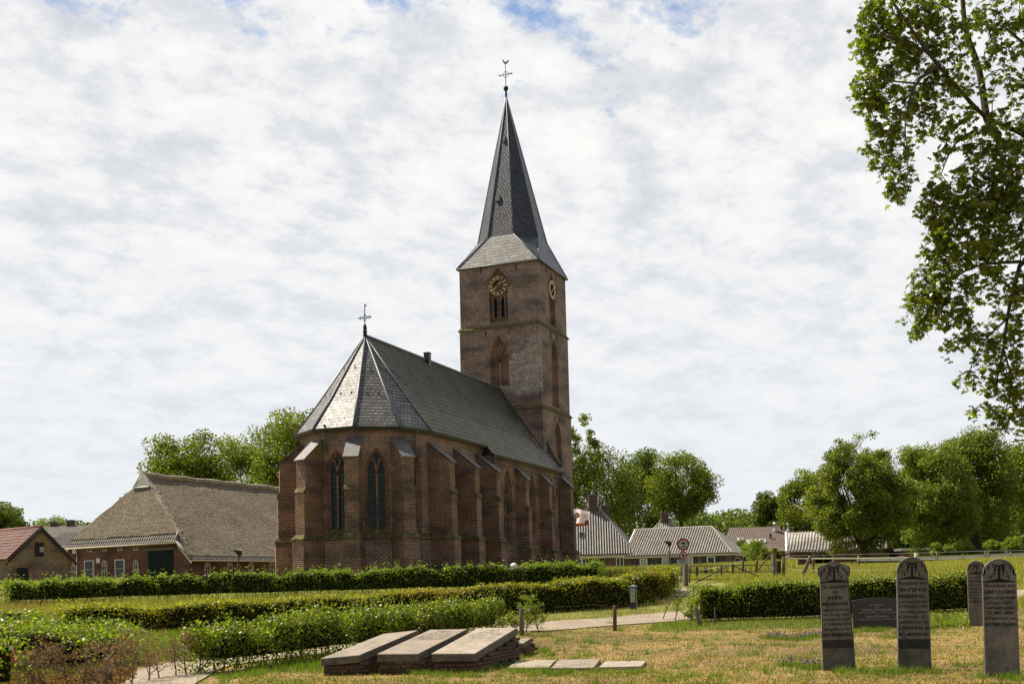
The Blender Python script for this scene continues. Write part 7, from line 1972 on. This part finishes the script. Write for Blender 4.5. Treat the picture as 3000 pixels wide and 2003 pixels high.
# ------------------------------------------------------------------ paving and verges
def paving_mat():
    m = NM('clinker_paving', .85, .25)
    c, f = m.brick(m.mapping(m.uv(), rot=(0, 0, R(45))), (.38, .30, .22), (.26, .20, .15), (.13, .11, .075), .2, .1, .012)
    k = m.ramp(m.noise(.9, 6, .6), ((.4, 0), (.65, 1)))
    c = m.mix(m.math('MULTIPLY', k, .4), c, (.44, .37, .27)); m.col(c); m.bump(m.math('SUBTRACT', 1, f), .6, .01); return m.m
M['paving'] = paving_mat()
def sheet(name, pts, w, mat, lift=.03, kind='structure'):
    path = smooth_path([gd(u, D) for u, D in pts], .8); mb = MB(); pr = None; L = 0.
    ws = w if isinstance(w, (list, tuple)) else [w] * 2
    for i, p in enumerate(path):
        a = path[max(0, i - 1)]; b = path[min(len(path) - 1, i + 1)]; t_ = (b - a); t_.z = 0; t_.normalize(); s = Vector((t_.y, -t_.x, 0))
        ww = float(np.interp(i / (len(path) - 1), np.linspace(0, 1, len(ws)), ws)) * (1 + .05 * math.sin(i * .9)); row = []
        for k in range(7):
            q = p + s * (k / 6 - .5) * ww; q.z = gz(q.x, q.y) + lift; row.append((q, (k / 6 * ww, L)))
        if pr:
            for k in range(6): mb.poly((pr[k][0], pr[k + 1][0], row[k + 1][0], row[k][0]), 0, (pr[k][1], pr[k + 1][1], row[k + 1][1], row[k][1]), True)
        pr = row
        if i < len(path) - 1: L += (path[i + 1] - p).length
    o = mb.build(name, M[mat]); return tag(o, kind=kind)
PATH = ((420, 16.5), (445, 20), (475, 23.5), (570, 27.2), (800, 30.6), (1100, 34.5), (1400, 38.2), (1600, 40.2), (1950, 43.2), (2200, 46), (2600, 48.5), (3300, 51))
sheet('path', PATH, [1.3, 1.4, 1.8, 2.6, 3.1, 3.1, 3.1, 3.1, 3.1, 3.1, 3.1, 3.1], 'paving')
sheet('path', ((1993, 53.5), (2003, 55), (2018, 57)), 1.2, 'paving', .026)
pth = smooth_path([gd(u, D) for u, D in PATH], .5); PTH = np.array([(p.x, p.y) for p in pth[::2]])
pth2 = smooth_path([gd(u, D) for u, D in ((1988, 52.5), (2003, 55), (2025, 58.5))], .5); PTH2 = np.array([(p.x, p.y) for p in pth2])
def near_path(X, Y, k=1.5):
    P = np.concatenate([PTH, PTH2]); out = np.zeros(len(X), bool)
    for i in range(0, len(X), 4000):
        d2 = (X[i:i + 4000, None] - P[:, 0]) ** 2 + (Y[i:i + 4000, None] - P[:, 1]) ** 2; out[i:i + 4000] = d2.min(1) < k * k
    return out
def blades(name, X, Y, h, w, mat, seed=1, lean=.5, kind='stuff', label=None, cat='grass', parent=None, rn=None):
    rs = np.random.default_rng(seed); N = len(X); d, l = dl(X, Y); Z = gz_dl(d, l) - .005
    a = rs.uniform(0, 2 * math.pi, N); hh = h * rs.uniform(.5, 1.35, N); ln = rs.uniform(0, lean, N) * hh; b = rs.uniform(0, 2 * math.pi, N)
    ww = w * rs.uniform(.6, 1.4, N) / 2
    A = np.stack([X - np.cos(a) * ww, Y - np.sin(a) * ww, Z], 1); B = np.stack([X + np.cos(a) * ww, Y + np.sin(a) * ww, Z], 1)
    T = np.stack([X + np.cos(b) * ln, Y + np.sin(b) * ln, Z + hh], 1)
    o = quads_mesh(name, np.stack([A, B, T], 1), M[mat], parent, rs.random(N) if rn is None else rn, 3)
    if parent is None: tag(o, label, cat, None, kind)
    return o
def scatter(N, d0, d1, u0, u1, seed, pw=1.6):
    rs = np.random.default_rng(seed); d = d0 + (d1 - d0) * rs.uniform(0, 1, N) ** pw
    l = ((u0 + (u1 - u0) * rs.random(N)) - 1500) / F * d
    return d * math.cos(YA) + l * math.sin(YA), d * math.sin(YA) - l * math.cos(YA), d, l
nn_ = lambda x, y, s, o=0.: np.array([mnoise.noise(Vector((a * s + o, b * s + o, o))) for a, b in zip(x, y)])
X, Y, d, l = scatter(120000, 18, 46, -60, 3300, 1, 1.25); k = ~near_path(X, Y); 
blades('dry_lawn_grass', X[k], Y[k], .05, .017, 'grass_dry', 2, 1.3, label='short dry straw-coloured lawn', cat='grass')
X, Y, d, l = scatter(90000, 18, 44, -60, 3100, 3, 1.3); nz_ = nn_(X, Y, .55, 3.) + .5 * nn_(X, Y, 1.9, 7.)
k = (nz_ > .2 - .25 * (d > 33)) & ~near_path(X, Y); blades('green_lawn_patch', X[k], Y[k], .06, .016, 'grass_green', 4, 1.0, label='patches of fresh green grass in the dry lawn', cat='grass')
# tufts, more of them around the slabs
rs = np.random.default_rng(17); TX_, TY_ = [], []
def tuft_at(p, n, r): TX_.append(p.x + rs.normal(0, r, n)); TY_.append(p.y + rs.normal(0, r, n))
for i in range(330):
    D = 19.5 + 22 * rs.random() ** 1.3; p = gd(rs.uniform(500, 3000), D); tuft_at(p, 34, .07)
for u0_, v0_, u1_, v1_, n in ((935, 1965, 1420, 1985, 70), (1425, 1965, 1560, 1915, 30), (1480, 1970, 1880, 1974, 40), (1560, 1890, 1620, 1925, 14), (2450, 1972, 2760, 1972, 40), (2500, 1850, 2640, 1850, 30), (1430, 1850, 1640, 1870, 25), (2850, 1990, 3000, 1990, 14), (640, 1990, 960, 1945, 40), (1000, 1940, 1130, 1935, 12)):
    for i in range(n): t_ = rs.random(); tuft_at(gp(lerp(u0_, u1_, t_), lerp(v0_, v1_, t_) + rs.normal(0, 3)), 30, .06)
blades('grass_tufts', np.concatenate(TX_), np.concatenate(TY_), .12, .012, 'grass_green', 6, .8, label='taller green tufts around the slabs and headstones', cat='grass')
# verge and meadows
X, Y, d, l = scatter(16000, 36, 41.2, 1900, 2900, 38, .9); k = ~near_path(X, Y, 1.6)
blades('hedge_foot_grass', X[k], Y[k], .09, .016, 'grass_green', 39, .8, label='greener turf at the foot of the right-hand hedge', cat='grass')
X, Y, d, l = scatter(60000, 40.5, 62, -100, 3100, 8, .9); k = ~near_path(X, Y, 1.6); h = np.where(d > 49, .26, .12)
blades('verge_grass', X[k], Y[k], h[k], .022, 'grass_meadow', 9, .5, label='rough verge grass between the hedges and the path', cat='grass')
X, Y, d, l = scatter(34000, 24.5, 43.5, -60, 1000, 28, .9); k = ~near_path(X, Y, 1.6)
blades('shade_grass', X[k], Y[k], .16, .018, 'grass_green', 29, .6, label='greener grass between the front hedges', cat='grass')
X, Y, d, l = scatter(42000, 47, 54.5, -100, 1500, 10, 1.); k = ~near_path(X, Y)
blades('tall_grass', X[k], Y[k], .34, .02, 'grass_meadow', 11, .45, label='tall seeding grass between the middle and back hedges', cat='grass')
X, Y, d, l = scatter(135000, 44, 118, 2010, 3400, 12, 1.15); k = ~near_path(X, Y, 1.8) & ((d > 60) | (l > .155 * d)); hh = .26 - .1 * np.clip((d - 75) / 15, 0, 1)
blades('meadow_grass', X[k], Y[k], hh[k], .035, 'grass_meadow', 13, .45, label='long sunlit meadow grass behind the right-hand hedge', cat='grass')
X, Y, d, l = scatter(26000, 88, 150, 1700, 2330, 14, 1.)
blades('mound_grass', X, Y, .65, .07, 'grass_meadow', 15, .4, label='feathery grass hiding the foot of the long house', cat='grass')
X, Y, d, l = scatter(16000, 60, 100, -100, 900, 16, 1.)
blades('yard_grass', X, Y, .2, .05, 'grass_meadow', 17, .5, label='grass around the barns', cat='grass')
# withered leaves under the bare plants
rs = np.random.default_rng(77); C = []
for i in range(9000):
    p = gd(rs.uniform(-80, 400), rs.uniform(19, 26.5)); C.append((p.x, p.y, p.z + abs(rs.normal(0, .05))))
C = np.array(C); C = C[~near_path(C[:, 0], C[:, 1], .7)]
o = quads_mesh('leaf_litter', leaf_quads(C, .07, .7, rs=rs), M['leaf_dead'], None, rs.random(len(C)) * .5); tag(o, 'brown withered leaves lying under the bare beech plants', 'leaf litter', None, 'stuff')
# low rosette weeds in the lawn
rs = np.random.default_rng(57); C = []
for i in range(520):
    p = gd(rs.uniform(560, 3050), 19.3 + 20 * rs.random() ** 1.2); n_ = rs.integers(8, 22); r_ = rs.uniform(.04, .11)
    C += [(p.x + rs.normal(0, r_), p.y + rs.normal(0, r_), p.z + abs(rs.normal(0, .02))) for _ in range(n_)]
o = quads_mesh('lawn_weeds', leaf_quads(np.array(C), .05, .5, rs=rs), M['leaf_thorn'], None, rs.random(len(C))); tag(o, 'small flat weeds scattered through the dry lawn', 'weeds', None, 'stuff')
# ground cover and flowers
rs = np.random.default_rng(23)
C = []
for i in range(5200):
    p = gd(rs.uniform(2712, 2842), rs.uniform(34.5, 38.5)); C.append((p.x, p.y, p.z + abs(rs.normal(0, .12))))
o = quads_mesh('ground_cover', leaf_quads(np.array(C), .06, .7, rs=rs), M['leaf_beech'], None, rs.random(len(C))); tag(o, 'low bright leafy ground cover left of the hidden headstone', 'ground cover', None, 'stuff')
for k, (u, v, r_, n, lab) in enumerate(((2262, 1868, .22, 260, 'far left of the headstones'), (2298, 1874, .26, 360, 'between the hedge and the pointed headstone'), (2352, 1876, .2, 220, 'low, left of the pointed headstone'), (2392, 1866, .34, 520, 'widest, touching the pointed headstone'), (2318, 1950, .22, 240, 'sparse, in the bare foreground'), (2385, 1960, .2, 260, 'just in front of the pointed headstone'), (2640, 1868, .25, 240, 'beside the middle headstone'))):
    p = gp(u, v); t = thing('flower_clump', 'clump of small purple flowers, ' + lab, 'flowers', p, 'purple flower clumps in the lawn')
    X = p.x + rs.normal(0, r_, n); Y = p.y + rs.normal(0, r_ * .8, n)
    blades('leaves', X, Y, .13, .014, 'grass_green', 200 + k, .7, parent=t)
    m_ = n // 3; C = np.stack([X[:m_], Y[:m_], p.z + .1 + np.abs(rs.normal(0, .05, m_))], 1); quads_mesh('blossoms', leaf_quads(C, .035, .9, rs=rs), M['flower'], t)
